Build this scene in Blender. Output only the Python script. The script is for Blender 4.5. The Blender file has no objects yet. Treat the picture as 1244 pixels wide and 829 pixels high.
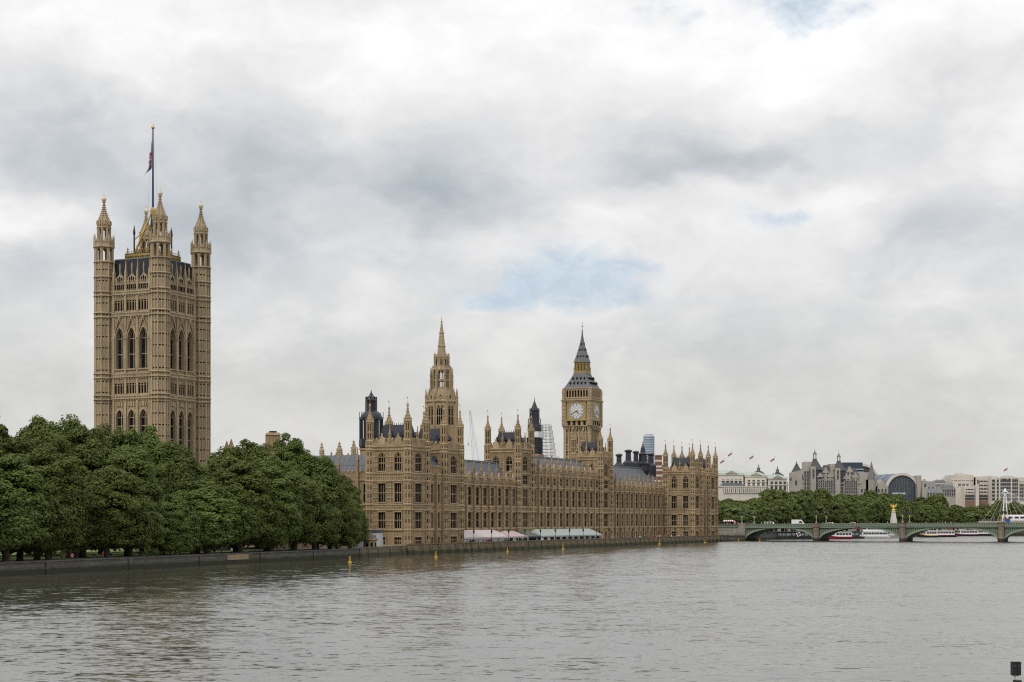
import bpy, bmesh, math, random
import numpy as np
from mathutils import Vector, Matrix
R = math.radians
SC = bpy.context.scene
COL = SC.collection

# ------------------------------------------------------------------ camera
EYE, FPX, HOR = 8.6, 1950.0, 632.5            # eye height over the water, focal length and horizon of the survey
cam = bpy.data.objects.new("camera", bpy.data.cameras.new("camera"))
COL.objects.link(cam)
cam.location = (0, 0, EYE); cam.rotation_euler = (R(90), 0, 0)
cam.data.sensor_width = 36; cam.data.lens = 36 * FPX / 1244
cam.data.shift_y = 218.0 / 1244
cam.data.clip_start = 0.5; cam.data.clip_end = 20000
SC.camera = cam

# ------------------------------------------------------------------ node helper
class NG:
    def __init__(s, tree): s.t = tree; s.n = tree.nodes; s.l = tree.links
    def new(s, typ, **kw):
        n = s.n.new(typ)
        for k, v in kw.items(): setattr(n, k, v)
        return n
    def put(s, sock, v):
        if isinstance(v, bpy.types.NodeSocket): s.l.new(v, sock)
        elif v is not None: sock.default_value = v
    def m(s, op, a, b=None, c=None, clamp=False):
        n = s.new('ShaderNodeMath', operation=op); n.use_clamp = clamp
        s.put(n.inputs[0], a)
        if b is not None: s.put(n.inputs[1], b)
        if c is not None: s.put(n.inputs[2], c)
        return n.outputs[0]
    def mix(s, f, a, b, mode='MIX'):
        n = s.new('ShaderNodeMix', data_type='RGBA', blend_type=mode)
        s.put(n.inputs[0], f); s.put(n.inputs[6], a); s.put(n.inputs[7], b)
        return n.outputs[2]
    def noise(s, vec, scale, detail=4, rough=.55, dist=0.0, col=False):
        n = s.new('ShaderNodeTexNoise')
        s.put(n.inputs['Vector'], vec); n.inputs['Scale'].default_value = scale
        n.inputs['Detail'].default_value = detail; n.inputs['Roughness'].default_value = rough
        n.inputs['Distortion'].default_value = dist
        return n.outputs['Color' if col else 'Fac']
    def mapr(s, v, a, b, c=0.0, d=1.0, smooth=True):
        n = s.new('ShaderNodeMapRange'); n.interpolation_type = 'SMOOTHSTEP' if smooth else 'LINEAR'
        s.put(n.inputs[0], v); n.inputs[1].default_value = a; n.inputs[2].default_value = b
        n.inputs[3].default_value = c; n.inputs[4].default_value = d
        return n.outputs[0]
    def scale(s, vec, x, y, z):
        n = s.new('ShaderNodeMapping'); s.put(n.inputs['Vector'], vec); n.inputs['Scale'].default_value = (x, y, z)
        return n.outputs[0]

# ------------------------------------------------------------------ sky (world)
SUN_EL, SUN_AZ = 50.0, 207.0                  # sun behind the viewer, a little to the west (azimuth clockwise from +Y)
world = bpy.data.worlds.new("World"); SC.world = world; world.use_nodes = True
world.node_tree.nodes.clear()
g = NG(world.node_tree)
out = g.new('ShaderNodeOutputWorld'); bg = g.new('ShaderNodeBackground'); bg.inputs[1].default_value = 0.1
g.l.new(bg.outputs[0], out.inputs[0])
sky = g.new('ShaderNodeTexSky', sky_type='NISHITA'); sky.sun_disc = False
sky.sun_elevation = R(SUN_EL); sky.sun_rotation = R(SUN_AZ); sky.dust_density = 2.0
tc = g.new('ShaderNodeTexCoord'); D = tc.outputs['Generated']
sp = g.new('ShaderNodeSeparateXYZ'); g.l.new(D, sp.inputs[0])
DEG = 180 / math.pi
az0 = g.m('MULTIPLY', g.m('ARCTAN2', sp.outputs[0], sp.outputs[1]), DEG)      # bearing and height angle, in degrees
el0 = g.m('MULTIPLY', g.m('ARCSINE', sp.outputs[2]), DEG)
cv = g.new('ShaderNodeCombineXYZ'); g.l.new(az0, cv.inputs[0]); g.l.new(g.m('MULTIPLY', el0, 1.6), cv.inputs[1])
W1 = g.noise(cv.outputs[0], .24, 5, .52, col=True)
ws = g.new('ShaderNodeSeparateColor'); g.l.new(W1, ws.inputs[0])
az = g.m('ADD', az0, g.m('MULTIPLY', g.m('SUBTRACT', ws.outputs[0], .5), 4.6))
el = g.m('ADD', el0, g.m('MULTIPLY', g.m('SUBTRACT', ws.outputs[1], .5), 2.8))
def blob(a, e, sa, se):
    x = g.m('DIVIDE', g.m('SUBTRACT', az, a), sa); y = g.m('DIVIDE', g.m('SUBTRACT', el, e), se)
    r2 = g.m('ADD', g.m('MULTIPLY', x, x), g.m('MULTIPLY', y, y))
    return g.m('POWER', 2.718, g.m('MULTIPLY', r2, -1.0))
def chain(lst, start):
    acc = start
    for a, e, sa, se, amp in lst: acc = g.m('MULTIPLY_ADD', blob(a, e, sa, se), amp, acc)
    return acc
# banks of cloud: bearing, height angle, half widths (degrees), lighter (+) or greyer (-)
BANKS = [(-8.4, 12.3, 7.5, 2.2, -0.221), (-2.6, 11.2, 3.2, 1.2, -0.156), (-16.5, 13.0, 5, 2.0, -0.130), (-16, 8.7, 5.5, 1.1, -0.130), (-10.5, 10.0, 4.0, 1.0, -0.104),
         (7.6, 12.7, 4.3, .9, -0.221), (5.0, 12.2, 4.0, .7, -0.104), (15.6, 15.3, 3.4, 1.1, -0.156), (14.5, 9.9, 4.5, 1.3, -0.091),
         (10.2, 15.5, 6.5, 1.4, .14), (-17, 10.5, 2.3, .55, .20), (14.5, 17.2, 4, 1.2, .10), (-2, 16.2, 7, 1.8, .08), (3.4, 10.9, 2.2, .8, .12),
         (12.3, 11.2, 3.0, .7, .10), (-6.5, 8.0, 5.5, 1.0, .05), (14, 7.8, 2.0, .5, .08), (2.3, 7.3, 4, .8, .03)]
base = g.mapr(el0, 0, 17, .62, .93, False)
base = g.m('ADD', base, g.mapr(el0, 18, 55, 0, .55, False))
fb = g.noise(cv.outputs[0], .16, 9, .60, .3)
fine = g.noise(cv.outputs[0], .75, 8, .62, .2)
tone = g.m('ADD', chain(BANKS, base), g.m('ADD', g.m('MULTIPLY', g.m('SUBTRACT', fb, .5), .24), g.m('MULTIPLY', g.m('SUBTRACT', fine, .5), .10)))
mid = g.noise(cv.outputs[0], .36, 7, .6, .6)
tone = g.m('ADD', tone, g.m('MULTIPLY', g.m('SUBTRACT', mid, .5), .10))
# puffed edges: each bank ends in a fairly crisp lit rim over a softer grey underside
def puff(sc, lo, hi, k):
    return g.m('MULTIPLY', g.m('SUBTRACT', g.mapr(g.noise(cw, sc, 10, .56, .25), lo, hi), .5), k)
cwv = g.new('ShaderNodeCombineXYZ'); g.l.new(g.m('ADD', az, 37.0), cwv.inputs[0]); g.l.new(g.m('MULTIPLY', el, 1.7), cwv.inputs[1]); cw = cwv.outputs[0]
fade = g.mapr(el0, 1.5, 8, .35, 1.0)
tone = g.m('ADD', tone, g.m('MULTIPLY', fade, g.m('ADD', puff(.15, .38, .66, .12), puff(.36, .44, .64, .035))))
tone = g.m('MINIMUM', g.m('MAXIMUM', tone, .30), 1.5)
# cool grey where a bank is thick, near white where it is thin, a warm tinge low down
cold = g.mapr(tone, .42, .82)
tint = g.mix(cold, (.90, 1.0, 1.09, 1), (1.0, 1.0, 1.01, 1))
tint = g.mix(g.mapr(el0, 9.5, 3.0), tint, (1.005, 1.0, .965, 1))
cc = g.new('ShaderNodeVectorMath', operation='SCALE'); g.l.new(tint, cc.inputs[0]); g.l.new(g.m('MULTIPLY', tone, 10.0), cc.inputs['Scale'])
HOLES = [(1.9, 8.6, 2.7, .95, 1.15), (-.6, 8.15, 2.0, .45, .7), (4.6, 9.0, 1.7, .45, .6), (4.5, 8.2, 1.8, .35, .6), (10.6, 17.8, 2.2, 1.0, 1.1), (5.6, 17.6, 1.8, .7, .55), (9.1, 10.9, 1.1, .40, .9), (-1.2, 8.1, 2.0, .5, .4)]
holes = chain(HOLES, g.m('ADD', g.m('MULTIPLY', g.m('SUBTRACT', fine, .53), 1.5), g.m('MULTIPLY', g.m('SUBTRACT', g.noise(cv.outputs[0], 1.9, 6, .65, .4), .5), .9)))
hm = g.mapr(holes, .15, 1.3, 0, .85)
# clear air behind the cloud: the Nishita sky, thickened by a little cloud veil
veil = g.mix(g.mapr(g.noise(cv.outputs[0], .8, 8, .6, .5), .3, .7, .55, .95), sky.outputs[0], (6.2, 7.4, 8.4, 1))
g.l.new(g.mix(hm, cc.outputs[0], veil), bg.inputs[0])

# ------------------------------------------------------------------ sun
sl = bpy.data.lights.new("sun", 'SUN'); so = bpy.data.objects.new("sun", sl); COL.objects.link(so)
sl.energy = 1.5; sl.angle = R(10); sl.color = (1, .95, .87)
sd = Vector((math.sin(R(SUN_AZ)) * math.cos(R(SUN_EL)), math.cos(R(SUN_AZ)) * math.cos(R(SUN_EL)), math.sin(R(SUN_EL))))
so.rotation_euler = (-sd).to_track_quat('-Z', 'Y').to_euler(); so.location = (-200, -300, 500)
SC.view_settings.view_transform = 'Standard'; SC.view_settings.look = 'None'
SC.view_settings.exposure = 0; SC.view_settings.gamma = 1; SC.view_settings.use_curve_mapping = False
SC.render.engine = 'CYCLES'
SC.cycles.max_bounces = 6; SC.cycles.diffuse_bounces = 3; SC.cycles.glossy_bounces = 3; SC.cycles.use_denoising = False; SC.cycles.pixel_filter_type = 'BLACKMAN_HARRIS'; SC.cycles.filter_width = 1.15

# ------------------------------------------------------------------ materials
def mat(name, col, rough=.85, var=.25, scale=.35, streak=0.0, metal=0.0, spec=.3, fine=.0, dark=None, bump=0.0):
    """plain surface: base colour broken up by noise in the thing's own metres; streak adds vertical weather stains"""
    m = bpy.data.materials.new(name); m.use_nodes = True; t = m.node_tree; n = NG(t)
    b = t.nodes['Principled BSDF']; b.inputs['Roughness'].default_value = rough; b.inputs['Metallic'].default_value = metal
    b.inputs['Specular IOR Level'].default_value = spec
    o = n.new('ShaderNodeTexCoord').outputs['Object']
    c = (*col, 1); d = (*(dark or tuple(x * .55 for x in col)), 1)
    f = n.mapr(n.noise(o, scale, 5, .6), .35, .70)
    cur = n.mix(n.m('MULTIPLY', f, var), c, d)
    if streak:
        s = n.mapr(n.noise(n.scale(o, 1.6, 1.6, .12), 1.0, 4, .6), .45, .75)
        cur = n.mix(n.m('MULTIPLY', s, streak), cur, d)
    if fine:
        s = n.mapr(n.noise(o, 2.2, 3, .7), .35, .65, 0, 1)
        cur = n.mix(n.m('MULTIPLY', s, fine), cur, tuple(x * .5 for x in col) + (1,))
    t.links.new(cur, b.inputs['Base Color'])
    if bump:
        bp = n.new('ShaderNodeBump'); bp.inputs['Strength'].default_value = bump; bp.inputs['Distance'].default_value = .2
        t.links.new(n.noise(o, 1.5, 4, .7), bp.inputs['Height']); t.links.new(bp.outputs[0], b.inputs['Normal'])
    return m

STONE = mat('honey_limestone', (.355, .260, .150), .92, .5, .05, .6, fine=.4, dark=(.095, .068, .041), bump=.5)
STONE2 = mat('carved_limestone', (.46, .348, .208), .92, .45, .2, .5, fine=.4, dark=(.13, .095, .06), bump=.6)  # trim paler than the wall stone: light and shade of the relief in the colour
TSTONE = mat('tower_limestone', (.41, .315, .195), .92, .45, .06, .55, fine=.35, dark=(.125, .095, .06), bump=.5)
TSTONE2 = mat('tower_carved_limestone', (.45, .355, .23), .92, .45, .2, .5, fine=.45, dark=(.13, .10, .063), bump=.6)  # paler tower trim, darker recesses: relief shading put into the stone colours
GLASS = mat('leaded_glass', (.010, .011, .013), .8, .3, 1.0, spec=.03)
SHADE = mat('dark_interior_and_painted_shade', (.014, .012, .011), .95, .2, spec=.03)  # fills real openings, and paints shade onto solid masonry
BLIND = mat('blinds_behind_leaded_glass', (.055, .05, .042), .8, .5, 1.2, spec=.03)
IRON = mat('black_iron_roof', (.022, .026, .034), .45, .4, .5, .2, spec=.4)
SLATE = mat('blue_grey_slate', (.10, .108, .125), .55, .4, .4, .35, spec=.4)
LEADROOF = mat('grey_lead_roof', (.14, .15, .165), .5, .35, .5, .3, spec=.4)
GOLD = mat('gilding', (.44, .31, .10), .4, .35, 1.0, metal=.5)
WHITE = mat('white_paint', (.72, .72, .70), .5, .12, .8)
DIAL = mat('opal_clock_glass', (.60, .60, .57), .35, .08, .8)
BLACK = mat('black_paint', (.018, .018, .02), .45, .2, 1)
NAVY = mat('navy_paint', (.02, .03, .09), .5, .2, 1)
RED = mat('red_paint', (.30, .035, .035), .5, .15, 1)
BARK = mat('plane_tree_bark', (.085, .07, .05), .95, .6, .8, .3)
EMBANK = mat('granite_embankment', (.17, .162, .145), .85, .5, .25, .5, fine=.4)
CONC = mat('pale_stone', (.60, .56, .49), .9, .25, .08, .3, fine=.15)
CONC2 = mat('grey_stone', (.40, .372, .33), .9, .5, .12, .45, fine=.3)
OPEN = mat('shaded_glass', (.05, .055, .06), .3, .2)
BRGREEN = mat('bridge_green_paint', (.20, .245, .175), .55, .25, .3, .2)
BRDARK = mat('bridge_dark_green_paint', (.085, .115, .082), .6, .3, .3, .2)
PIER = mat('pier_granite', (.26, .22, .175), .9, .4, .3, .4, fine=.3)
COPPER = mat('verdigris_copper', (.30, .38, .31), .7, .25, .1)
YELLOW = mat('yellow_paint', (.42, .25, .02), .5, .15, 1)
BRICK = mat('red_brick', (.20, .10, .07), .9, .3, .3)
ASPH = mat('asphalt', (.06, .06, .06), .9, .3)
SKIN = mat('skin', (.45, .28, .2), .7, .05)
def leafmat(name, a, b):
    m = bpy.data.materials.new(name); m.use_nodes = True; t = m.node_tree; n = NG(t); bs = t.nodes['Principled BSDF']
    bs.inputs['Roughness'].default_value = .6; bs.inputs['Specular IOR Level'].default_value = .08
    o = n.new('ShaderNodeTexCoord').outputs['Object']
    oi = n.new('ShaderNodeObjectInfo').outputs['Random']
    f = n.mapr(n.noise(o, .45, 4, .7), .3, .7)
    c = n.mix(f, (*a, 1), (*b, 1))
    hs = n.new('ShaderNodeHueSaturation'); t.links.new(c, hs.inputs['Color'])
    t.links.new(n.mapr(oi, 0, 1, .485, .515, False), hs.inputs['Hue']); t.links.new(n.mapr(oi, 0, 1, .8, 1.2, False), hs.inputs['Value'])
    t.links.new(hs.outputs[0], bs.inputs['Base Color'])
    tr = n.new('ShaderNodeBsdfTranslucent'); t.links.new(hs.outputs[0], tr.inputs['Color'])
    ms = n.new('ShaderNodeMixShader'); ms.inputs[0].default_value = .28
    t.links.new(bs.outputs[0], ms.inputs[1]); t.links.new(tr.outputs[0], ms.inputs[2])
    t.links.new(ms.outputs[0], t.nodes['Material Output'].inputs[0])
    return m
LEAF = leafmat('plane_tree_leaves', (.076, .106, .028), (.140, .170, .046))
LEAF2 = leafmat('embankment_tree_leaves', (.072, .098, .028), (.138, .165, .052))  # lightened in place of distance haze, which is put into the leaf colour

# ------------------------------------------------------------------ mesh builder
class MB:
    def __init__(s): s.v = []; s.f = []; s.mi = []; s.fr = None
    def frame(s, O=None, A=None, N=None): s.fr = None if O is None else (Vector(O), Vector(A), Vector(N)); return s
    def P(s, p):
        if s.fr is None: return tuple(p)
        O, A, N = s.fr; q = O + A * p[0] + N * p[1]; return (q.x, q.y, q.z + p[2])
    def add(s, pts, faces, m=0):
        o = len(s.v); s.v += [s.P(p) for p in pts]; s.f += [tuple(i + o for i in f) for f in faces]; s.mi += [m] * len(faces)
    def hexa(s, p, m=0): s.add(p, [(0, 3, 2, 1), (4, 5, 6, 7), (0, 1, 5, 4), (1, 2, 6, 5), (2, 3, 7, 6), (3, 0, 4, 7)], m)
    def box(s, x0, x1, y0, y1, z0, z1, m=0):
        s.hexa([(x0, y0, z0), (x1, y0, z0), (x1, y1, z0), (x0, y1, z0), (x0, y0, z1), (x1, y0, z1), (x1, y1, z1), (x0, y1, z1)], m)
    def taper(s, x0, x1, y0, y1, z0, z1, ix, iy, m=0):
        s.hexa([(x0, y0, z0), (x1, y0, z0), (x1, y1, z0), (x0, y1, z0), (x0 + ix, y0 + iy, z1), (x1 - ix, y0 + iy, z1), (x1 - ix, y1 - iy, z1), (x0 + ix, y1 - iy, z1)], m)
    def lathe(s, cx, cy, prof, n=8, m=0, rot=None, cap=True):
        rot = math.pi / n if rot is None else rot; pts = []; fs = []
        for r, z in prof:
            for k in range(n):
                a = rot + 2 * math.pi * k / n; pts.append((cx + r * math.cos(a), cy + r * math.sin(a), z))
        for j in range(len(prof) - 1):
            for k in range(n):
                a, b = j * n + k, j * n + (k + 1) % n; fs.append((a, b, b + n, a + n))
        if cap: fs += [tuple(range(n))[::-1], tuple(range((len(prof) - 1) * n, len(prof) * n))]
        s.add(pts, fs, m)
    def bar(s, p, q, r, n=4, m=0, r2=None):
        p = Vector(p); q = Vector(q); d = (q - p).normalized(); u = d.orthogonal().normalized(); w = d.cross(u); r2 = r if r2 is None else r2
        pts = [p + (u * math.cos(2 * math.pi * k / n) + w * math.sin(2 * math.pi * k / n)) * r for k in range(n)]
        pts += [q + (u * math.cos(2 * math.pi * k / n) + w * math.sin(2 * math.pi * k / n)) * r2 for k in range(n)]
        s.add(pts, [(k, (k + 1) % n, n + (k + 1) % n, n + k) for k in range(n)] + [tuple(range(n))[::-1], tuple(range(n, 2 * n))], m)
    def ext(s, poly, y0, y1, m=0):
        """polygon in the (x, z) plane given thickness along y"""
        n = len(poly); pts = [(x, y0, z) for x, z in poly] + [(x, y1, z) for x, z in poly]
        s.add(pts, [tuple(range(n)), tuple(range(n, 2 * n))[::-1]] + [(k, n + k, n + (k + 1) % n, (k + 1) % n) for k in range(n)], m)
    def prism(s, poly, z0, z1, m=0):
        n = len(poly); pts = [(x, y, z0) for x, y in poly] + [(x, y, z1) for x, y in poly]
        s.add(pts, [tuple(range(n))[::-1], tuple(range(n, 2 * n))] + [(k, (k + 1) % n, n + (k + 1) % n, n + k) for k in range(n)], m)
    def build(s, name, mats, parent=None, loc=None, rz=0.0, smooth=False):
        me = bpy.data.meshes.new(name); me.from_pydata(s.v, [], s.f)
        ms = mats if isinstance(mats, (list, tuple)) else [mats]
        for m in ms: me.materials.append(m)
        me.polygons.foreach_set('material_index', np.array(s.mi, dtype=np.int32))
        if smooth: me.polygons.foreach_set('use_smooth', np.ones(len(s.f), dtype=bool))
        bm = bmesh.new(); bm.from_mesh(me); bmesh.ops.recalc_face_normals(bm, faces=bm.faces); bm.to_mesh(me); bm.free()
        me.update()
        o = bpy.data.objects.new(name, me); COL.objects.link(o)
        if parent: o.parent = parent
        if loc: o.location = loc
        o.rotation_euler.z = rz
        return o
def tag(o, label=None, cat=None, group=None, kind=None):
    if label: o['label'] = label
    if cat: o['category'] = cat
    if group: o['group'] = group
    if kind: o['kind'] = kind
    return o
def empty(name, loc, rz=0.0):
    o = bpy.data.objects.new(name, None); COL.objects.link(o); o.location = loc; o.rotation_euler.z = rz; return o
KIDS = {}
def copy_tree(o, parent=None):
    c = o.copy(); COL.objects.link(c)
    if parent: c.parent = parent
    for ch in [x for x in o.children]: copy_tree(ch, c)
    return c
def at(px, Y): return (px - 622) / FPX * Y                    # survey: bearing of a thing and its distance -> metres east
def zy(py, Y): return EYE + (HOR - py) * Y / FPX              # survey: height angle of a thing and its distance -> metres up

TH = R(24.2); U = Vector((math.sin(TH), math.cos(TH), 0)); V = Vector((-math.cos(TH), math.sin(TH), 0)); RZ = R(90) - TH
PO = Vector((-26.4, 408, 0))                                   # south-east corner of the palace on the river
def pal(a, b, z=0): return PO + U * a + V * b + Vector((0, 0, z))
# ================================================================== setting: water, ground, embankments
def water_mat():
    m = bpy.data.materials.new('river_water'); m.use_nodes = True; t = m.node_tree; n = NG(t); b = t.nodes['Principled BSDF']
    o = n.new('ShaderNodeTexCoord').outputs['Object']
    big = n.mapr(n.noise(n.scale(o, .012, .035, 1), 1.0, 4, .6), .35, .7)
    t.links.new(n.mix(big, (.058, .056, .040, 1), (.044, .043, .032, 1)), b.inputs['Base Color'])
    b.inputs['IOR'].default_value = 1.85; b.inputs['Specular IOR Level'].default_value = .5
    # water sheltered by the west bank lies smoother than the wind ruffled middle of the river
    s = n.new('ShaderNodeSeparateXYZ'); t.links.new(o, s.inputs[0])
    dist = n.m('SUBTRACT', n.m('MULTIPLY', n.m('ADD', s.outputs[0], 45), .967), n.m('MULTIPLY', n.m('SUBTRACT', s.outputs[1], 160), .254))
    dist = n.m('ADD', dist, n.m('MULTIPLY', n.m('SUBTRACT', n.noise(n.scale(o, .012, .02, 1), 1.0, 4, .6), .5), 46))
    open_ = n.mapr(dist, -14, 12)
    t.links.new(n.mapr(open_, 0, 1, .03, .12), b.inputs['Roughness'])
    slick = n.mapr(n.noise(n.scale(o, .03, .05, 1), 1.0, 3, .5), .3, .7, .75, 1.2)
    # slopes of the waves: chop of a few metres and finer ripples riding on it
    def slope(sx, sy, det, dst=.4):
        c = n.noise(n.scale(o, sx, sy, 1), 1.0, det, .55, dst, col=True); v = n.new('ShaderNodeSeparateColor'); t.links.new(c, v.inputs[0])
        return n.m('SUBTRACT', v.outputs[0], .5), n.m('SUBTRACT', v.outputs[1], .5)
    ax, ay = slope(.36, .80, 3); bx, by = slope(1.5, 2.8, 2)
    amp = n.m('MULTIPLY', slick, n.mapr(open_, 0, 1, .90, .62))
    sx = n.m('MULTIPLY', n.m('ADD', n.m('MULTIPLY', ax, .50), n.m('MULTIPLY', bx, n.mapr(open_, 0, 1, .30, .55))), amp)
    sy = n.m('MULTIPLY', n.m('ADD', n.m('MULTIPLY', ay, .68), n.m('MULTIPLY', by, n.mapr(open_, 0, 1, .35, .85))), amp)
    sy = n.m('SUBTRACT', sy, n.mapr(open_, 0, 1, .02, .075))
    cb = n.new('ShaderNodeCombineXYZ'); t.links.new(sx, cb.inputs[0]); t.links.new(sy, cb.inputs[1]); cb.inputs[2].default_value = 1
    nv = n.new('ShaderNodeVectorMath', operation='NORMALIZE'); t.links.new(cb.outputs[0], nv.inputs[0])
    t.links.new(nv.outputs[0], b.inputs['Normal'])
    return m
mb = MB(); mb.add([(-2400, -300, 0), (4000, -300, 0), (4000, 3400, 0), (-2400, 3400, 0)], [(0, 1, 2, 3)])
tag(mb.build('river', water_mat()), kind='structure')

WALL_A = [(-166, -2), (-78.8, 247), (-34.8, 372.5)]
P1 = pal(-3, -1.5); P2 = pal(267, -1.5)
WALL_N = [(97, 676.5), (104, 700), (150, 800), (255, 920), (480, 1020), (900, 1110), (4000, 1500)]
edge = WALL_A + [(-33.6, 378), (P1.x, P1.y), (P2.x, P2.y)] + WALL_N
mb = MB(); mb.add([(x, y, 1.5) for x, y in edge] + [(4000, 3400, 1.5), (-2400, 3400, 1.5), (-2400, -290, 1.5), (-260, -290, 1.5)], [tuple(range(len(edge) + 4))])
GROUND = mat('trodden_ground', (.11, .10, .08), .95, .4, .05)
tag(mb.build('ground', GROUND), kind='structure')

# the garden beside the river: a lawn and a gravel walk on the ground
dW = (Vector((-34.8, 372.5, 0)) - Vector((-78.8, 247, 0))).normalized(); nW = Vector((-dW.y, dW.x, 0)); oW = Vector((-78.8, 247, 0))
def gar(s, d, z=1.5): return oW + dW * s + nW * d + Vector((0, 0, z))
LAWN = mat('mown_lawn', (.10, .15, .035), .95, .4, .08, fine=.3)
GRAVEL = mat('gravel_walk', (.36, .31, .25), .95, .25, .3)
mb = MB(); mb.add([gar(-120, 13, 1.512), gar(130, 13, 1.512), gar(130, 75, 1.512), gar(-120, 75, 1.512)], [(0, 1, 2, 3)]); tag(mb.build('lawn', LAWN), kind='structure')
mb = MB(); mb.add([gar(-120, 1, 1.508), gar(130, 1, 1.508), gar(130, 13, 1.508), gar(-120, 13, 1.508)], [(0, 1, 2, 3)]); tag(mb.build('path', GRAVEL), kind='structure')

def tidemat(name, top, low, line):
    m = mat(name, top, .88, .45, .25, .5, fine=.4); t = m.node_tree; n = NG(t); b = t.nodes['Principled BSDF']
    src = b.inputs['Base Color'].links[0].from_socket; o = n.new('ShaderNodeTexCoord').outputs['Object']
    s = n.new('ShaderNodeSeparateXYZ'); t.links.new(o, s.inputs[0])
    z = n.m('ADD', s.outputs[2], n.m('MULTIPLY', n.m('SUBTRACT', n.noise(o, .5, 4, .6), .5), .7))
    bv = n.new('ShaderNodeCombineXYZ'); t.links.new(n.m('ADD', n.m('MULTIPLY', s.outputs[0], .42), n.m('MULTIPLY', s.outputs[1], .91)), bv.inputs[0]); t.links.new(s.outputs[2], bv.inputs[1])
    bk = n.new('ShaderNodeTexBrick'); t.links.new(bv.outputs[0], bk.inputs['Vector']); bk.inputs['Scale'].default_value = 1.0; bk.inputs['Brick Width'].default_value = 1.7; bk.inputs['Row Height'].default_value = .55; bk.inputs['Mortar Size'].default_value = .035
    bk.inputs['Color1'].default_value = (1, 1, 1, 1); bk.inputs['Color2'].default_value = (.72, .72, .70, 1); bk.inputs['Mortar'].default_value = (.42, .42, .40, 1)
    src = n.mix(1.0, src, bk.outputs['Color'], 'MULTIPLY')
    t.links.new(n.mix(n.mapr(z, line - .25, line + .15, 1, 0), src, (*low, 1)), b.inputs['Base Color'])
    return m
TIDE = tidemat('granite_with_tide_line', (.13, .122, .108), (.030, .034, .018), .95)
TIDE2 = tidemat('terrace_stone_with_tide_line', (.215, .178, .115), (.05, .052, .03), 1.0)
def wall_run(mb, pts, z0, z1, th, step=24, m=0, cop=.25):
    for (x0, y0), (x1, y1) in zip(pts[:-1], pts[1:]):
        A = Vector((x1 - x0, y1 - y0, 0)); L = A.length; A.normalize(); N = Vector((A.y, -A.x, 0)); mb.frame((x0, y0, 0), A, N)
        mb.box(0, L, -th, 0, z0, z1 - cop, m); mb.box(-.02, L + .02, -th - .08, .12, z1 - cop, z1, m)
        mb.box(0, L, 0, .10, z0, .75, m)
        k = step / 2
        while k < L: mb.box(k - .5, k + .5, 0, .22, z0, z1 - cop - .002, m); k += step
    mb.frame()
mb = MB(); wall_run(mb, WALL_A, -3, 2.2, .7); w = tag(mb.build('embankment_wall', TIDE), 'long dark granite river wall in front of the garden trees', 'embankment wall')
# a cleaner, sandy stretch of the wall
mb = MB(); mb.frame(gar(0, 0, 0), dW, -nW); mb.box(70.0, 78.5, .1, .16, .85, 1.9)
mb.build('patched_section', mat('sandy_repair', (.26, .20, .12), .9, .3, .3, .3), w)
mb = MB(); wall_run(mb, WALL_N, -3, 3.0, .8, 30); tag(mb.build('embankment_wall', TIDE), 'far granite river wall below the row of trees beyond the bridge', 'embankment wall')
mb = MB(); wall_run(mb, [(P2.x - .5, P2.y), (97.3, 677)], -3, 1.7, .9, 7); rgw = random.Random(8)
for k in range(46):
    t = rgw.random(); p = Vector((P2.x, P2.y, 0)).lerp(Vector((97, 676, 0)), t); r = rgw.uniform(.4, 1.0); mb.lathe(p.x + rgw.uniform(-.3, 1.2), p.y - rgw.uniform(0, 1), [(r, -.5), (r * 1.1, rgw.uniform(.1, .5)), (r * .6, rgw.uniform(.7, 1.5))], 6)
tag(mb.build('embankment_wall', TIDE), 'short dark rocky river wall between the palace end and the bridge', 'embankment wall')

# palace terrace: floor, river wall with little stepped buttresses
mb = MB(); mb.add([pal(-3, -1.2, 1.52), pal(267, -1.2, 1.52), pal(267, 12, 1.52), pal(-3, 12, 1.52)], [(0, 1, 2, 3)]); tag(mb.build('terrace', mat('terrace_paving', (.24, .21, .17), .9, .3, .3)), kind='structure')
root = empty('terrace_wall', PO, RZ); tag(root, 'low stone river wall with tide stained foot below the palace terrace', 'river wall')
mb = MB(); mb.box(-3, 267, -1.5, -1.05, -3, 2.45); mb.box(-3, 267, -1.62, -.95, 2.45, 2.7); mb.box(-3, 267, -1.8, -1.5, -3, .9)
for i in range(55):
    a = -.5 + i * 4.9; mb.taper(a - .3, a + .3, -2.2, -1.5, -3, 1.5, .08, .0); mb.taper(a - .22, a + .22, -1.85, -1.5, 1.5, 2.45, .05, .1)
mb.build('wall', TIDE2, root)
# projecting plinths under the two end pavilions
for a0 in (0, 236):
    mb = MB(); mb.box(a0 - 2.6, a0 + 31, -1.9, -1.0, -3, 1.3)
    for k in range(7):
        a = a0 + .2 + k * 5; mb.taper(a - .9, a + .9, -2.9, -1.9, -3, 2.0, .25, .25)
    mb.build('plinth', TIDE2, root)
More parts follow.
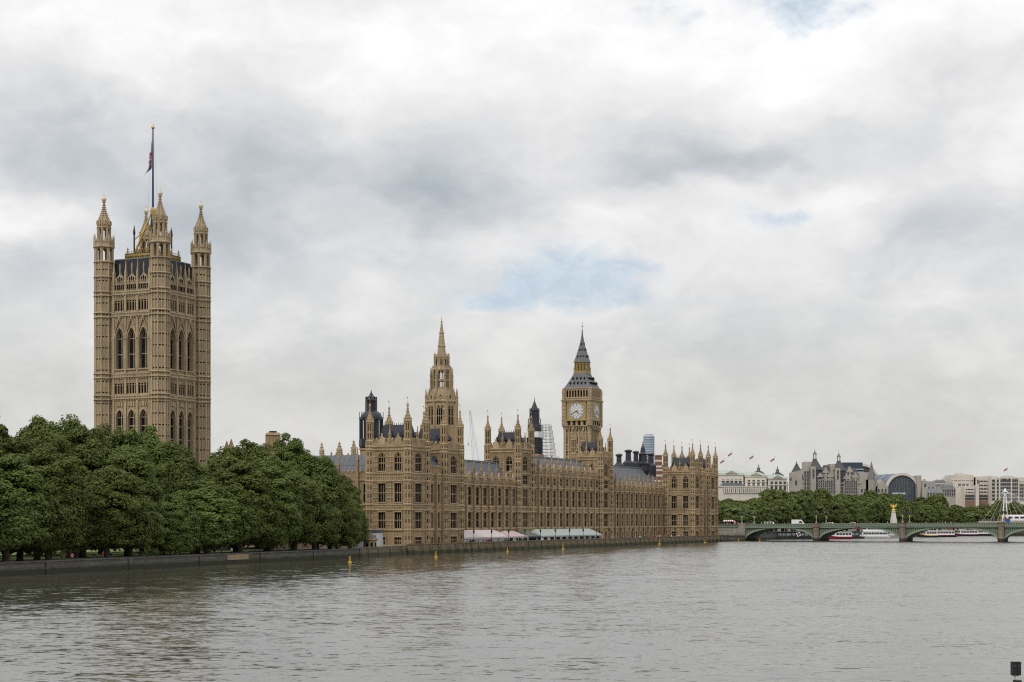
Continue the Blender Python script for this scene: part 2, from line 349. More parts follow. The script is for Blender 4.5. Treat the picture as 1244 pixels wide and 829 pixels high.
# ================================================================== gothic masonry kit
def arch_pts(s0, s1, zs, zt, n=6, T=R(62)):
    w = s1 - s0; h = zt - zs; l = []
    for k in range(n + 1):
        th = T * k / n; l.append((s0 + w / 2 * (1 - math.cos(th)) / (1 - math.cos(T)), zs + h * math.sin(th) / math.sin(T)))
    return l
def arch_fill(mb, s0, s1, zs, zt, y0, y1, m=0):
    l = arch_pts(s0, s1, zs, zt); r = [(s0 + s1 - s, z) for s, z in l]
    for c in (l, r):
        for (a, za), (b, zb) in zip(c[:-1], c[1:]):
            mb.add([(a, y1, za), (b, y1, zb), (b, y1, zt), (a, y1, zt), (a, y0, za), (b, y0, zb)], [(0, 1, 2, 3), (0, 4, 5, 1)], m)
def row(mb, L0, L1, z0, z1, wins=(), d0=-.6, d1=0.0, m=0):
    """one storey of wall: solid except at wins (s0, s1, z0, z1, arch height)"""
    cur = L0
    for s0, s1, a, b, ar in sorted(wins):
        if s0 > cur: mb.box(cur, s0, d0, d1, z0, z1, m)
        if a > z0: mb.box(s0, s1, d0, d1, z0, a, m)
        if b < z1: mb.box(s0, s1, d0, d1, b, z1, m)
        if ar: arch_fill(mb, s0, s1, b - ar, b, d0, d1, m)
        cur = s1
    if L1 > cur: mb.box(cur, L1, d0, d1, z0, z1, m)
wrng = random.Random(77)
def window(fr, w, parent, mats, nm=3, trans=(.5,), dep=-.45, th=.14, name='window', glass=True):
    s0, s1, a, b, ar = w; q = MB().frame(*fr); e = .004
    if mats[0] is GLASS and wrng.random() < .14: mats = [BLIND] + list(mats[1:])
    q.add([(s0 - .05, dep, a - .05), (s1 + .05, dep, a - .05), (s1 + .05, dep, b + .05), (s0 - .05, dep, b + .05)], [(0, 1, 2, 3)], 0)
    for k in range(1, nm + 1):
        c = s0 + (s1 - s0) * k / (nm + 1); q.box(c - th / 2, c + th / 2, dep + e, dep + .07, a, b - (ar * .25 if ar else 0), 1)
    for t in trans: z = a + (b - a) * t; q.box(s0, s1, dep + e * 2, dep + .06, z - .13, z + .13, 1)
    if ar:
        z = b - ar; q.box(s0, s1, dep + e * 2, dep + .12, z - .08, z + .1, 1)
        c = (s0 + s1) / 2; q.bar((s0 + .1, dep + .15, z), (c, dep + .15, b - .1), .09, 4, 1); q.bar((s1 - .1, dep + .15, z), (c, dep + .15, b - .1), .09, 4, 1)
    return q.build(name, mats, parent)
def ribs(mb, L0, L1, z0, z1, wins=(), gap=.85, w=.16, pr=.2, m=1, cross=2):
    """blind tracery: thin uprights standing proud of the wall, with short cross bars"""
    n = max(1, int(round((L1 - L0) / gap)))
    xs = []
    for k in range(n + 1):
        s = L0 + (L1 - L0) * k / n
        if any(w0 - .12 < s < w1 + .12 and not (wz1 < z0 or wz0 > z1) for w0, w1, wz0, wz1, _ in wins): continue
        mb.box(s - w / 2, s + w / 2, -.01, pr, z0, z1, m); xs.append(s)
    for j in range(cross):
        z = z0 + (z1 - z0) * (j + 1) / (cross + 1)
        for p, q in zip(xs[:-1], xs[1:]):
            if q - p < gap * 1.3: mb.box(p + w / 2 + .003, q - w / 2 - .003, -.01, pr * .7, z - .13, z + .13, m)
def string(mb, L0, L1, z, pr=.28, h=.32, m=1):
    mb.box(L0, L1, -.02, pr, z, z + h, m); mb.box(L0, L1, -.02, pr * .55, z - h * .6, z - .002, m)
def merlons(mb, L0, L1, z, h=.9, gap=1.25, d0=-.35, d1=.1, m=0):
    n = max(1, int(round((L1 - L0) / gap)))
    for k in range(n):
        s = L0 + (L1 - L0) * (k + .5) / n; mb.box(s - gap * .29, s + gap * .29, d0, d1, z, z + h, m); mb.taper(s - gap * .29, s + gap * .29, d0, d1, z + h, z + h + .35, gap * .22, .1, m)
def gable(mb, s, z, w, h, d0=-.35, d1=.12, m=1):
    mb.ext([(s - w / 2, z), (s + w / 2, z), (s + w / 2, z + h * .45), (s + w * .12, z + h * .7), (s, z + h), (s - w * .12, z + h * .7), (s - w / 2, z + h * .45)], d0, d1, m)
def crocket_spire(mb, cx, cy, prof, n=8, m=0, step=.55, size=.12):
    mb.lathe(cx, cy, prof, n, m)
    for (r0, z0), (r1, z1) in zip(prof[:-1], prof[1:]):
        k = max(1, int((z1 - z0) / step))
        for j in range(k):
            t = (j + .5) / k; r = r0 + (r1 - r0) * t + size * .35; z = z0 + (z1 - z0) * t
            if z1 - z0 < .3: continue
            for i in range(n):
                a = math.pi / n + 2 * math.pi * i / n; x, y = cx + r * math.cos(a), cy + r * math.sin(a); s = size * .5
                mb.box(x - s, x + s, y - s, y + s, z - s, z + s, m)
def turret(parent, cx, cy, z0, zb, zt, r=1.0, m=(STONE, STONE2, GOLD, SHADE), vane=True, slits=True, shaft=None):
    """octagonal buttress turret: shaft from z0 to zb, panelled stage, crocketed ogee spire up to zt"""
    q = MB(); rs = shaft or r * 1.08; H = zt - zb
    q.lathe(cx, cy, [(rs, z0), (rs, zb)], 8, 0)
    for i in range(8):                                           # panelled shaft: corner rolls and bands
        a = math.pi / 8 + i * math.pi / 4; x, y = cx + rs * math.cos(a), cy + rs * math.sin(a); q.lathe(x, y, [(.11, z0), (.11, zb)], 4, 1)
        a = i * math.pi / 4; rf = rs * .924; nx, ny = math.cos(a), math.sin(a); q.frame((cx + nx * rf, cy + ny * rf, 0), (-ny, nx, 0), (nx, ny, 0))
        for zz in np.arange(z0 + 2.2, zb - 1.2, 2.15): q.box(-.26, .26, -.05, .05, zz, zz + .2, 1); q.box(-.13, .13, -.05, .012, zz + .5, zz + 1.5, 3)  # thin dark plates paint slot shade on the solid shaft
        q.frame()
    for zz in (6.1, 11.25, 12.6, 18.65, 20.6, 26.6, 27.5):
        if zz < zb - .4: q.lathe(cx, cy, [(rs * 1.02, zz - .2), (rs * 1.17, zz), (rs * 1.17, zz + .28), (rs * 1.02, zz + .4)], 8, 1)
    zc = zb + H * .50                                           # foot of the spire
    q.lathe(cx, cy, [(rs * 1.08, zb - .25), (rs * 1.15, zb), (rs, zb + .15)], 8, 1)
    q.lathe(cx, cy, [(r * .80, zb), (r * .80, zc)], 8, 3 if slits else 0)  # dark core: recess shade between the posts put into the colour
    for i in range(8):
        a = math.pi / 8 + i * math.pi / 4; x, y = cx + r * .86 * math.cos(a), cy + r * .86 * math.sin(a); s = r * .155
        q.lathe(x, y, [(s * 1.5, zb), (s * 1.5, zc)], 4, 0)
        pass
    for t in (.02, .42, .9): q.lathe(cx, cy, [(r * .93, zb + (zc - zb) * t), (r * .93, zb + (zc - zb) * (t + .11))], 8, 1)
    q.lathe(cx, cy, [(r, zc - .15), (r * 1.18, zc), (r * 1.18, zc + .25), (r, zc + .4)], 8, 1)
    for i in range(8):
        a = math.pi / 8 + i * math.pi / 4; x, y = cx + r * 1.05 * math.cos(a), cy + r * 1.05 * math.sin(a)
        q.lathe(x, y, [(.11 * r, zc), (.11 * r, zc + .8 * r), (.01, zc + 1.25 * r)], 4, 1)
    h = zt - zc
    crocket_spire(q, cx, cy, [(r * .80, zc + .2), (r * .88, zc + h * .14), (r * .78, zc + h * .24), (r * .45, zc + h * .42), (r * .22, zc + h * .62), (r * .12, zc + h * .86)], 8, 0, .5, .16 * r)
    q.lathe(cx, cy, [(r * .1, zc + h * .8), (r * .34, zc + h * .88), (r * .34, zc + h * .92), (r * .1, zt), (.02, zt + .3)], 6, 1)
    q.bar((cx, cy, zt + .2), (cx, cy, zt + 1.6), .03, 4, 1); q.box(cx - .02, cx + .02, cy, cy + .32, zt + 1.1, zt + 1.45, 2)
    o = q.build('turret', list(m), parent)
    return o
def vane(parent_mb, cx, cy, z, h=1.3, m=2):
    parent_mb.bar((cx, cy, z), (cx, cy, z + h), .035, 4, m); parent_mb.box(cx, cx + .4, cy - .02, cy + .02, z + h * .6, z + h * .95, m)
def pinnacle(parent, cx, cy, z0, zt, r=.36, mats=None, name='pinnacle'):
    q = MB(); h = zt - z0
    q.lathe(cx, cy, [(r, z0), (r, z0 + h * .5)], 4, 0); q.lathe(cx, cy, [(r * 1.25, z0 + h * .48), (r * 1.25, z0 + h * .54)], 4, 1)
    q.lathe(cx, cy, [(r * .95, z0 + h * .54), (r * .42, z0 + h * .76), (r * .18, z0 + h * .92)], 4, 0); q.lathe(cx, cy, [(r * .15, z0 + h * .86), (r * .5, z0 + h * .92), (.02, zt)], 6, 1)
    return q.build(name, mats or [STONE, STONE2], parent)
PM = [STONE, STONE2]

# ================================================================== the palace on the river: one thing, its blocks are parts
palace = empty('riverside_palace', PO, RZ)
tag(palace, 'long honey coloured Gothic palace with buttresses and pinnacles standing along the river', 'palace')
def SF(a, b): return ((a, b, 0), (0, 1, 0), (-1, 0, 0))          # a face looking upstream (towards the viewer)
def EF(a, b): return ((a, b, 0), (1, 0, 0), (0, -1, 0))          # a face looking at the river
Z = dict(g0=1.0, g1=6.05, f1=11.2, s1=12.9, f2=18.6, s2=20.9, f3=26.5, c3=27.4, par=28.9)
def face(mb, fr, L, cols, top3=True, parent_list=None, gr=True):
    """a pavilion face: cols are window bays (s0, s1, mullions)"""
    mb.frame(*fr); i = .6; W = []
    def ws(z0, z1, ar=0): return [(s0, s1, z0, z1, ar) for s0, s1, _ in cols]
    rows = [(Z['g0'], Z['g1'], ws(2.5, 4.3) if gr else [], 1), (Z['g1'], Z['f1'], ws(6.6, 10.7), 1), (Z['f1'], Z['s1'], [], 0), (Z['s1'], Z['f2'], ws(13.3, 18.1), 1), (Z['f2'], Z['s2'], [], 0)]
    if top3: rows += [(Z['s2'], Z['f3'], ws(21.3, 26.1, 1.3), 1), (Z['f3'], Z['par'], [], 2)]
    else: rows += [(Z['s2'], 22.3, [], 2)]
    for z0, z1, w, kind in rows:
        row(mb, i, L - i, z0, z1, w)
        W += [x + (n,) for x, (_, _, n) in zip(w, cols)]
        if kind == 1 and z0 > 2: ribs(mb, i + .5, L - i - .5, z0 + .35, z1 - .35, w, .8, cross=3)
        elif kind == 1: ribs(mb, i + .5, L - i - .5, z0 + 1.6, z1 - .4, w, 1.6, .2, .1, cross=0)
        elif kind == 0: ribs(mb, i + .3, L - i - .3, z0 + .3, z1 - .1, (), .62, .18, .15, cross=1)
        for s0, s1, a, b, ar in w:                               # moulded frame standing proud of the wall
            mb.box(s0 - .22, s0 - .02, -.01, .2, a, b - ar, 1); mb.box(s1 + .02, s1 + .22, -.01, .2, a, b - ar, 1); mb.box(s0 - .25, s1 + .25, -.01, .22, a - .28, a - .02, 1)
            if not ar: mb.box(s0 - .25, s1 + .25, -.01, .24, b + .02, b + .26, 1)
    for z in [Z['g1'], Z['f1'], Z['s1'] - .35, Z['f2'], Z['s2'] - .35] + ([Z['f3'] + .1, Z['c3']] if top3 else []): string(mb, i, L - i, z)
    if top3: merlons(mb, i, L - i, Z['par'], .55, 1.2); [gable(mb, (s0 + s1) / 2, Z['c3'] + .4, 1.9, 3.2) for s0, s1, _ in cols]
    else: merlons(mb, i, L - i, 22.3, .5, 1.2)
    mb.frame()
    return W
def glaze(parent, fr, W, dep=-.42):
    for s0, s1, a, b, ar, n in W:
        window(fr, (s0, s1, a, b, ar), parent, [GLASS, STONE], n, (.5,) if not ar else (.42,), -.30)
def iron_roof(parent, x0, x1, y0, y1, z0, z1, ins=1.5, mats=(IRON, GOLD), name='roof'):
    q = MB(); q.taper(x0, x1, y0, y1, z0, z1, ins, ins)
    for k in range(int((x1 - x0 - 2 * ins) / .6) + 1):
        x = x0 + ins + .1 + k * .6; q.box(x - .05, x + .05, y0 + ins, y0 + ins + .06, z1, z1 + .55)
    for k in range(int((y1 - y0 - 2 * ins) / .6) + 1):
        y = y0 + ins + .1 + k * .6; q.box(x0 + ins, x0 + ins + .06, y - .05, y + .05, z1, z1 + .55)
    for f in range(2):                                           # dormers on the faces seen
        n = max(2, int(((x1 - x0) if f else (y1 - y0)) / 2.6))
        for k in range(n):
            t = (k + .5) / n
            if f: cx = x0 + (x1 - x0) * t; q.box(cx - .45, cx + .45, y0 + .2, y0 + 1.6, z0 + 1.2, z0 + 3.0); q.ext([(cx - .6, z0 + 3), (cx + .6, z0 + 3), (cx, z0 + 4.1)], y0 + .15, y0 + 2)
            else: cy = y0 + (y1 - y0) * t; q.box(x0 + .2, x0 + 1.6, cy - .45, cy + .45, z0 + 1.2, z0 + 3.0); q.taper(x0 + .15, x0 + 2, cy - .6, cy + .6, z0 + 3, z0 + 4.1, .02, .58)
    return q.build(name, list(mats), parent)
def pavilion(a0, zoff=0):
    """two square towers with a lower link between them, projecting to the river"""
    q = MB(); S = SF(a0, 0); Wp = []
    cS = [(1.9, 3.9, 2), (6.6, 8.6, 2)]; cE = [(3.4, 7.3, 3)]; cM = [(2.1, 3.7, 1), (5.9, 7.5, 1)]
    for x0, x1 in ((a0, a0 + 10.7), (a0 + 20.5, a0 + 30.6)):
        q.box(x0 + .6, x1, .6, 11.4, 1.0, Z['c3'])
        e = EF(x0, 0); Wp.append((e, face(q, e, x1 - x0, cE)))
        s = SF(x0, 0)
        if x0 == a0: Wp.append((s, face(q, s, 11.4, cS)))
        else:                                                   # only its top storey clears the link
            q.frame(*s); w = [(2.0, 4.0, 21.6, 26.1, 1.3), (6.8, 8.8, 21.6, 26.1, 1.3)]; row(q, .6, 10.8, 20.9, Z['f3'], w); row(q, .6, 10.8, Z['f3'], Z['par'])
            ribs(q, .9, 10.5, 21.3, 26.2, w, .8, cross=3); string(q, .6, 10.8, Z['f3'] + .1); string(q, .6, 10.8, Z['c3']); merlons(q, .6, 10.8, Z['par'], .55); q.frame()
            Wp.append((s, [x + (2,) for x in w]))
        for nb, ff in (((x1, 11.4), 'n'), ((x0, 11.4), 'w')):    # parapets of the sides turned away
            if ff == 'n': q.box(x1 - .4, x1, .6, 10.8, Z['c3'], Z['par']); 
            else: q.box(x0 + .6, x1 - .6, 11.0, 11.4, Z['c3'], Z['par'])
    m0, m1 = a0 + 10.7, a0 + 20.5; q.box(m0, m1, .9, 11.4, 1.0, 21.8)
    e = EF(m0, .3); Wp.append((e, face(q, e, m1 - m0, cM, False)))
    q.frame(*EF(m0, .3)); [q.taper(s - .38, s + .38, -.01, .75, 1.0, 21, .1, .0) for s in (1.0, 4.8, 8.8)]; q.frame()
    # battered plinth
    q.taper(a0 - .9, a0 + 31.4, -.9, 11.4, .6, 2.2, .5, .45)
    p = q.build('pavilion', PM, palace)
    for fr, W in Wp: glaze(p, fr, W)
    for x0, x1 in ((a0, a0 + 10.7), (a0 + 20.5, a0 + 30.6)):
        for x, y in ((x0, 0), (x1, 0), (x0, 11.4), (x1, 11.4)): turret(p, x + (.2 if x == x0 else -.2), y + (.2 if y == 0 else -.2), 1.0, 29.0, 38.6, .92, shaft=1.06)
        for x, y in (((x0 + x1) / 2, .1), (x0 + .1, 5.3)): pinnacle(p, x, y, 28.5, 33.0, .34)
        iron_roof(p, x0 + 1.4, x1 - 1.2, 1.5, 10.2, 27.4, 33.2)
    r = MB(); r.ext([(m0 + .2, 22.0), (m1 - .2, 22.0), (m1 - .2, 25.6), (m0 + .2, 25.6)], 2.5, 6); r.add([(m0, .8, 21.9), (m1, .8, 21.9), (m1, 3.8, 26.3), (m0, 3.8, 26.3), (m0, 9.8, 26.3), (m1, 9.8, 26.3)], [(0, 1, 2, 3), (3, 2, 5, 4)])
    r.build('roof', SLATE, p)
    return p
pavilion(0); pavilion(235.6)

def bay_range(name, a0, a1, nb, tall=False, b0=11.4, depth=12.5, single=True, turret_from=1.2):
    """a range of equal bays: buttress turrets to the parapet, tall windows between"""
    q = MB(); q.box(a0, a1, b0 + .6, b0 + depth, turret_from, 19.2 if not tall else 23.3)
    fr = EF(a0, b0); q.frame(*fr); L = a1 - a0; bw = L / nb; W = []
    c = [(k * bw + bw * .30, k * bw + bw * .72) for k in range(nb)]
    w1 = [(s0, s1, 6.6, 10.9, 0) for s0, s1 in c]; w2 = [(s0, s1, 13.2, 18.3, 0) for s0, s1 in c]; w0 = [(s0 + .2, s1 - .2, 1.8, 4.6, 0) for s0, s1 in c]; w3 = [(s0 + .1, s1 - .1, 20.1, 22.3, 0) for s0, s1 in c]
    row(q, 0, L, turret_from, Z['g1'], w0); row(q, 0, L, Z['g1'], Z['f1'], w1); row(q, 0, L, Z['f1'], Z['s1']); row(q, 0, L, Z['s1'], 19.2, w2)
    top = 19.2
    if tall: row(q, 0, L, 19.2, 23.2, w3); top = 23.2
    row(q, 0, L, top, top + 1.9, (), -.4)
    for z in (Z['g1'], Z['f1'], Z['s1'] - .35, 19.0) + ((23.0,) if tall else ()): string(q, 0, L, z, .3, .35)
    for k in range(nb):
        s0, s1 = c[k]; x = k * bw
        for z0, z1 in ((6.5, 10.9), (13.1, 18.3)):
            ribs(q, s1 + .28, x + bw - .55, z0, z1, (), .5, .16, .16, cross=4); ribs(q, x + .6, s0 - .25, z0, z1, (), .5, .16, .16, cross=4)
        ribs(q, x + .6, x + bw - .6, 11.6, 12.5, (), .55, .18, .16, cross=1); ribs(q, x + .6, x + bw - .6, top + .3, top + 1.7, (), .6, .16, .14, cross=1)
        if tall: ribs(q, x + .6, x + bw - .6, 19.5, 22.8, [w3[k]], .5, .16, .14, cross=2)
        gable(q, x + bw / 2, top + 1.3, bw * .42, 2.5); merlons(q, x + .7, x + bw * .27, top + 1.9, .5, .8); merlons(q, x + bw * .73, x + bw - .7, top + 1.9, .5, .8)
        # buttress: panelled half octagon that steps in as it rises
        for sgn in ((0,) if k else (0,)):
            q.taper(x - .48, x + .48, -.02, .62, turret_from, 12.3, .03, .0); q.taper(x - .42, x + .42, -.02, .52, 12.3, top + 2.2, .04, .0)
            for z in (Z['g1'], 11.4, 12.6, 18.9, top + 1.9): q.box(x - .58, x + .58, .0, .74, z, z + .34, 1)
            for zz in np.arange(2.6, top, 1.55): q.box(x - .3, x + .3, .5, .66, zz, zz + .85, 1)
    q.frame()
    p = q.build(name, PM, palace)
    sets = [w1, w2] + ([w3] if tall else [])
    if single:
        for ws in sets:
            for w in ws: window(fr, w, p, [GLASS, STONE], 1, (.5,), -.24, .15)
        for w in w0: window(fr, w, p, [GLASS, STONE], 1, (), -.4, .16)
    for k in range(nb + 1): pinnacle(p, a0 + k * bw, b0 - .25, top + 2.1, top + 6.7, .42)
    return p, fr, bw, top
def slate_roof(p, a0, a1, b0, b1, z0, z1, hipn=2.5, dn=10, mats=(SLATE, LEADROOF)):
    q = MB(); bm_ = (b0 + b1) / 2
    q.add([(a0, b0, z0), (a1, b0, z0), (a1, b1, z0), (a0, b1, z0), (a0 + hipn, bm_ - 1.2, z1), (a1 - hipn, bm_ - 1.2, z1), (a1 - hipn, bm_ + 1.2, z1), (a0 + hipn, bm_ + 1.2, z1)],
          [(0, 1, 5, 4), (1, 2, 6, 5), (2, 3, 7, 6), (3, 0, 4, 7), (4, 5, 6, 7)])
    n = int((a1 - a0) / 1.3); sl = (z1 - z0) / (bm_ - 1.2 - b0)
    for k in range(1, n):                                        # rolls of the iron plates
        a = a0 + (a1 - a0) * k / n; q.bar((a, b0, z0 + .02), (min(max(a, a0 + hipn), a1 - hipn), bm_ - 1.2, z1 + .02), .07, 4, 1)
    for k in range(dn):
        a = a0 + (a1 - a0) * (k + .5) / dn; zz = z0 + 1.6; bb = b0 + 1.6 / sl
        q.box(a - .5, a + .5, bb - .3, bb + 1.6, zz - .3, zz + 1.1, 1); q.ext([(a - .65, zz + 1.1), (a + .65, zz + 1.1), (a, zz + 1.9)], bb - .4, bb + 2.2, 0)
    q.box(a0 + hipn, a1 - hipn, bm_ - 1.35, bm_ - 1.1, z1, z1 + .5, 1)
    q.build('roof', list(mats), p)
wing_s, *_ = bay_range('wing', 30.6, 93.6, 12); slate_roof(wing_s, 30.6, 93.6, 12.6, 23.4, 19.6, 26.2)
centre, *_ = bay_range('central_range', 104.4, 164.6, 11, True); slate_roof(centre, 104.4, 164.6, 12.8, 23.4, 23.6, 29.2)
wing_n, *_ = bay_range('wing', 174.7, 235.6, 12); slate_roof(wing_n, 174.7, 235.6, 12.6, 26.0, 19.6, 28.6)

def river_tower(a0, a1, b0=11.0, b1=21.7):
    q = MB(); q.box(a0 + .6, a1, b0 + .6, b1, 1.2, 30.6); Wp = []
    e = EF(a0, b0); q.frame(*e); L = a1 - a0
    w = [(3.2, 7.2, 6.6, 10.9, 0)]; w2 = [(3.2, 7.2, 13.2, 18.3, 0)]; w25 = [(3.2, 7.2, 20.0, 22.6, 0)]; w3 = [(3.4, 7.0, 24.2, 28.7, 1.3)]
    row(q, .6, L - .6, 1.2, Z['g1'], [(4.2, 6.2, 1.8, 4.8, .8)]); row(q, .6, L - .6, Z['g1'], Z['f1'], w); row(q, .6, L - .6, Z['f1'], Z['s1']); row(q, .6, L - .6, Z['s1'], 19.2, w2); row(q, .6, L - .6, 19.2, 23.4, w25); row(q, .6, L - .6, 23.4, 30.2, w3); row(q, .6, L - .6, 30.2, 32.2)
    for z0, z1, ww in ((6.4, 10.9, w), (13.1, 18.3, w2), (19.6, 22.8, w25), (24, 29.6, w3)): ribs(q, .9, L - .9, z0, z1, ww, .7, cross=3)
    for z in (Z['g1'], Z['f1'], Z['s1'] - .35, 19.0, 23.1, 29.9, 30.8): string(q, .6, L - .6, z)
    merlons(q, .6, L - .6, 32.2, .55); gable(q, L / 2, 31, 2.2, 3.2); q.frame()
    Wp += [(e, [x + (3,) for x in w + w2 + w25 + w3])]
    s = SF(a0, b0); q.frame(*s); L = b1 - b0; ws = [(2.1, 4.1, 24.0, 28.7, 1.4), (6.6, 8.6, 24.0, 28.7, 1.4)]
    row(q, .6, L - .6, 18, 30.2, ws); row(q, .6, L - .6, 30.2, 32.2); ribs(q, .9, L - .9, 23.6, 29.6, ws, .8, cross=3)
    for z in (23.1, 29.9, 30.8): string(q, .6, L - .6, z)
    merlons(q, .6, L - .6, 32.2, .55); [gable(q, c, 31, 1.9, 3.2) for c in (3.1, 7.6)]; q.frame(); Wp.append((s, [x + (1,) for x in ws]))
    q.box(a1 - .4, a1, b0 + .6, b1 - .6, 30.6, 32.2); q.box(a0 + .6, a1 - .6, b1 - .4, b1, 30.6, 32.2)
    p = q.build('river_tower', PM, palace)
    for fr, W in Wp: glaze(p, fr, W)
    for x, y in ((a0, b0), (a1, b0), (a0, b1), (a1, b1)): turret(p, x + (.2 if x == a0 else -.2), y + (.2 if y == b0 else -.2), 1.2, 32.2, 41.6, .92, shaft=1.04)
    for x, y in (((a0 + a1) / 2, b0 + .1), (a0 + .1, (b0 + b1) / 2)): pinnacle(p, x, y, 31.8, 36.2, .36)
    iron_roof(p, a0 + 1.3, a1 - 1.3, b0 + 1.3, b1 - 1.3, 30.6, 36.2)
    return p
river_tower(93.6, 104.4); river_tower(164.6, 174.9)

# south range, turned inland behind the garden trees, and the courts behind the river front
def court_range(a0, a1, b0, b1, z1=19.2, nb=9):
    q = MB(); q.box(a0 + .6, a1, b0, b1, 1.2, z1); fr = SF(a0, b0); q.frame(*fr); L = b1 - b0; bw = L / nb
    c = [(k * bw + bw * .28, k * bw + bw * .72) for k in range(nb)]; w1 = [(x, y, 6.6, 10.7, 0) for x, y in c]; w2 = [(x, y, 13.3, 18.1, 0) for x, y in c]
    row(q, 0, L, 1.2, Z['g1']); row(q, 0, L, Z['g1'], Z['f1'], w1); row(q, 0, L, Z['f1'], Z['s1']); row(q, 0, L, Z['s1'], z1, w2); row(q, 0, L, z1, z1 + 1.8, (), -.4)
    for z in (Z['g1'], Z['f1'], Z['s1'] - .35, z1 - .2): string(q, 0, L, z)
    for k in range(nb + 1): q.taper(k * bw - .5, k * bw + .5, -.02, .7, 1.2, z1 + 2, .06, 0)
    merlons(q, .5, L - .5, z1 + 1.8, .5); q.frame(); p = q.build('south_range', PM, palace)
    for w in w1 + w2: window(fr, w, p, [GLASS, STONE], 2, (.5,), -.4)
    for k in range(nb + 1): pinnacle(p, a0 - .3, b0 + k * bw, z1 + 2, z1 + (8.6 if k % 3 == 1 else 6.2), .45)
    r = MB(); r.add([(a0 + 1, b0, z1 + .4), (a0 + 1, b1, z1 + .4), (a0 + 6, b1, 26.0), (a0 + 6, b0, 26.0), (a0 + 11, b0, z1 + .4), (a0 + 11, b1, z1 + .4)], [(0, 1, 2, 3), (3, 2, 5, 4), (0, 3, 4)])
    sl = (26.0 - z1 - .4) / 5
    for k in range(1, int(L / 1.6)): r.bar((a0 + 1, b0 + k * 1.6, z1 + .45), (a0 + 6, b0 + k * 1.6, 26.05), .08, 4, 1)
    for z in (z1 + 2.2, z1 + 3.9): aa = a0 + 1 + (z - z1 - .4) / sl; r.bar((aa, b0, z + .05), (aa, b1, z + .05), .07, 4, 1)
    r.build('roof', [SLATE, LEADROOF], p)
    return p
sr = court_range(4.5, 16, 11.4, 63)
q = MB()                                                         # green debris netting over the ridge of the south range
for k in range(4): b = 11.6 + k * 1.35; q.hexa([(11.2, b, 25.6), (11.6, b, 25.6), (11.6, b + 1.3, 25.6), (11.2, b + 1.3, 25.6), (11.2, b, 26.9 + .35 * (k % 3)), (11.6, b, 26.9 + .35 * (k % 3)), (11.6, b + 1.3, 26.7 + .3 * ((k + 1) % 3)), (11.2, b + 1.3, 26.7 + .3 * ((k + 1) % 3))])
q.build('debris_netting', mat('green_netting', (.10, .20, .17), .8, .4, 2), sr)
q = MB(); q.box(30, 236, 26.5, 60, 1.2, 20); q.build('inner_courts', STONE, palace)

# ------------------------------------------------------------------ ventilation turrets, chimneys and fleches standing on the roofs
def palpx(px, b):
    k = (px - 622) / FPX; o = PO + V * b; a = (o.y * k - o.x) / (U.x - U.y * k); return o + U * a
def chimney_stack(px, b, ytop, ybase, w):
    pp = palpx(px, b); x, Y = pp.x, pp.y; z1 = zy(ytop, Y); z0 = zy(ybase, Y); q = MB()
    q.lathe(0, 0, [(w * .95, -5), (w * .95, -.6), (w * .7, 0), (w * .5, .4), (w * .46, z1 - z0 - 1.0), (w * .66, z1 - z0 - .55), (w * .66, z1 - z0 - .05)], 8)
    q.lathe(0, 0, [(w * .3, z1 - z0 - .05), (w * .32, z1 - z0 + .28)], 8, 1)
    return q.build('chimney', [IRON, CONC], None, (x, Y, z0))
for px, yt, yb, w, wd in ((752, 552, 563.5, 2.1, 'lowest black iron chimney beside the river tower above the slate wing'), (763.3, 547, 560.5, 2.3, 'tallest black iron chimney above the slate wing roof'), (772.5, 548.5, 561.5, 2.0, 'black iron chimney next to the dark pointed fleche on its south side'), (790.6, 551, 564, 2.3, 'black iron chimney rising in front of the glass tower')):
    tag(chimney_stack(px, 20.5, yt, yb, w), wd, 'chimney', 'iron chimneys over the wing')
pf = palpx(781, 18.5); Y = pf.y; q = MB(); z0 = zy(585, Y)
q.lathe(0, 0, [(1.5, -5), (1.5, 0), (1.7, 1.5), (2.6, 4), (2.6, 6.2), (2.9, 6.5), (2.9, 7.0), (1.7, 7.8), (1.6, 10.2), (1.9, 10.6), (1.1, 11.2), (.85, 13), (.25, 14.2), (.04, 15.8)], 8)
for i in range(8): a = i * math.pi / 4; q.bar((2.7 * math.cos(a), 2.7 * math.sin(a), 6.5), (2.7 * math.cos(a), 2.7 * math.sin(a), 8.4), .1, 4)
tag(q.build('fleche', IRON, None, (at(781, Y), Y, z0)), 'dark pointed iron fleche on the slate roof before the glass tower', 'fleche')

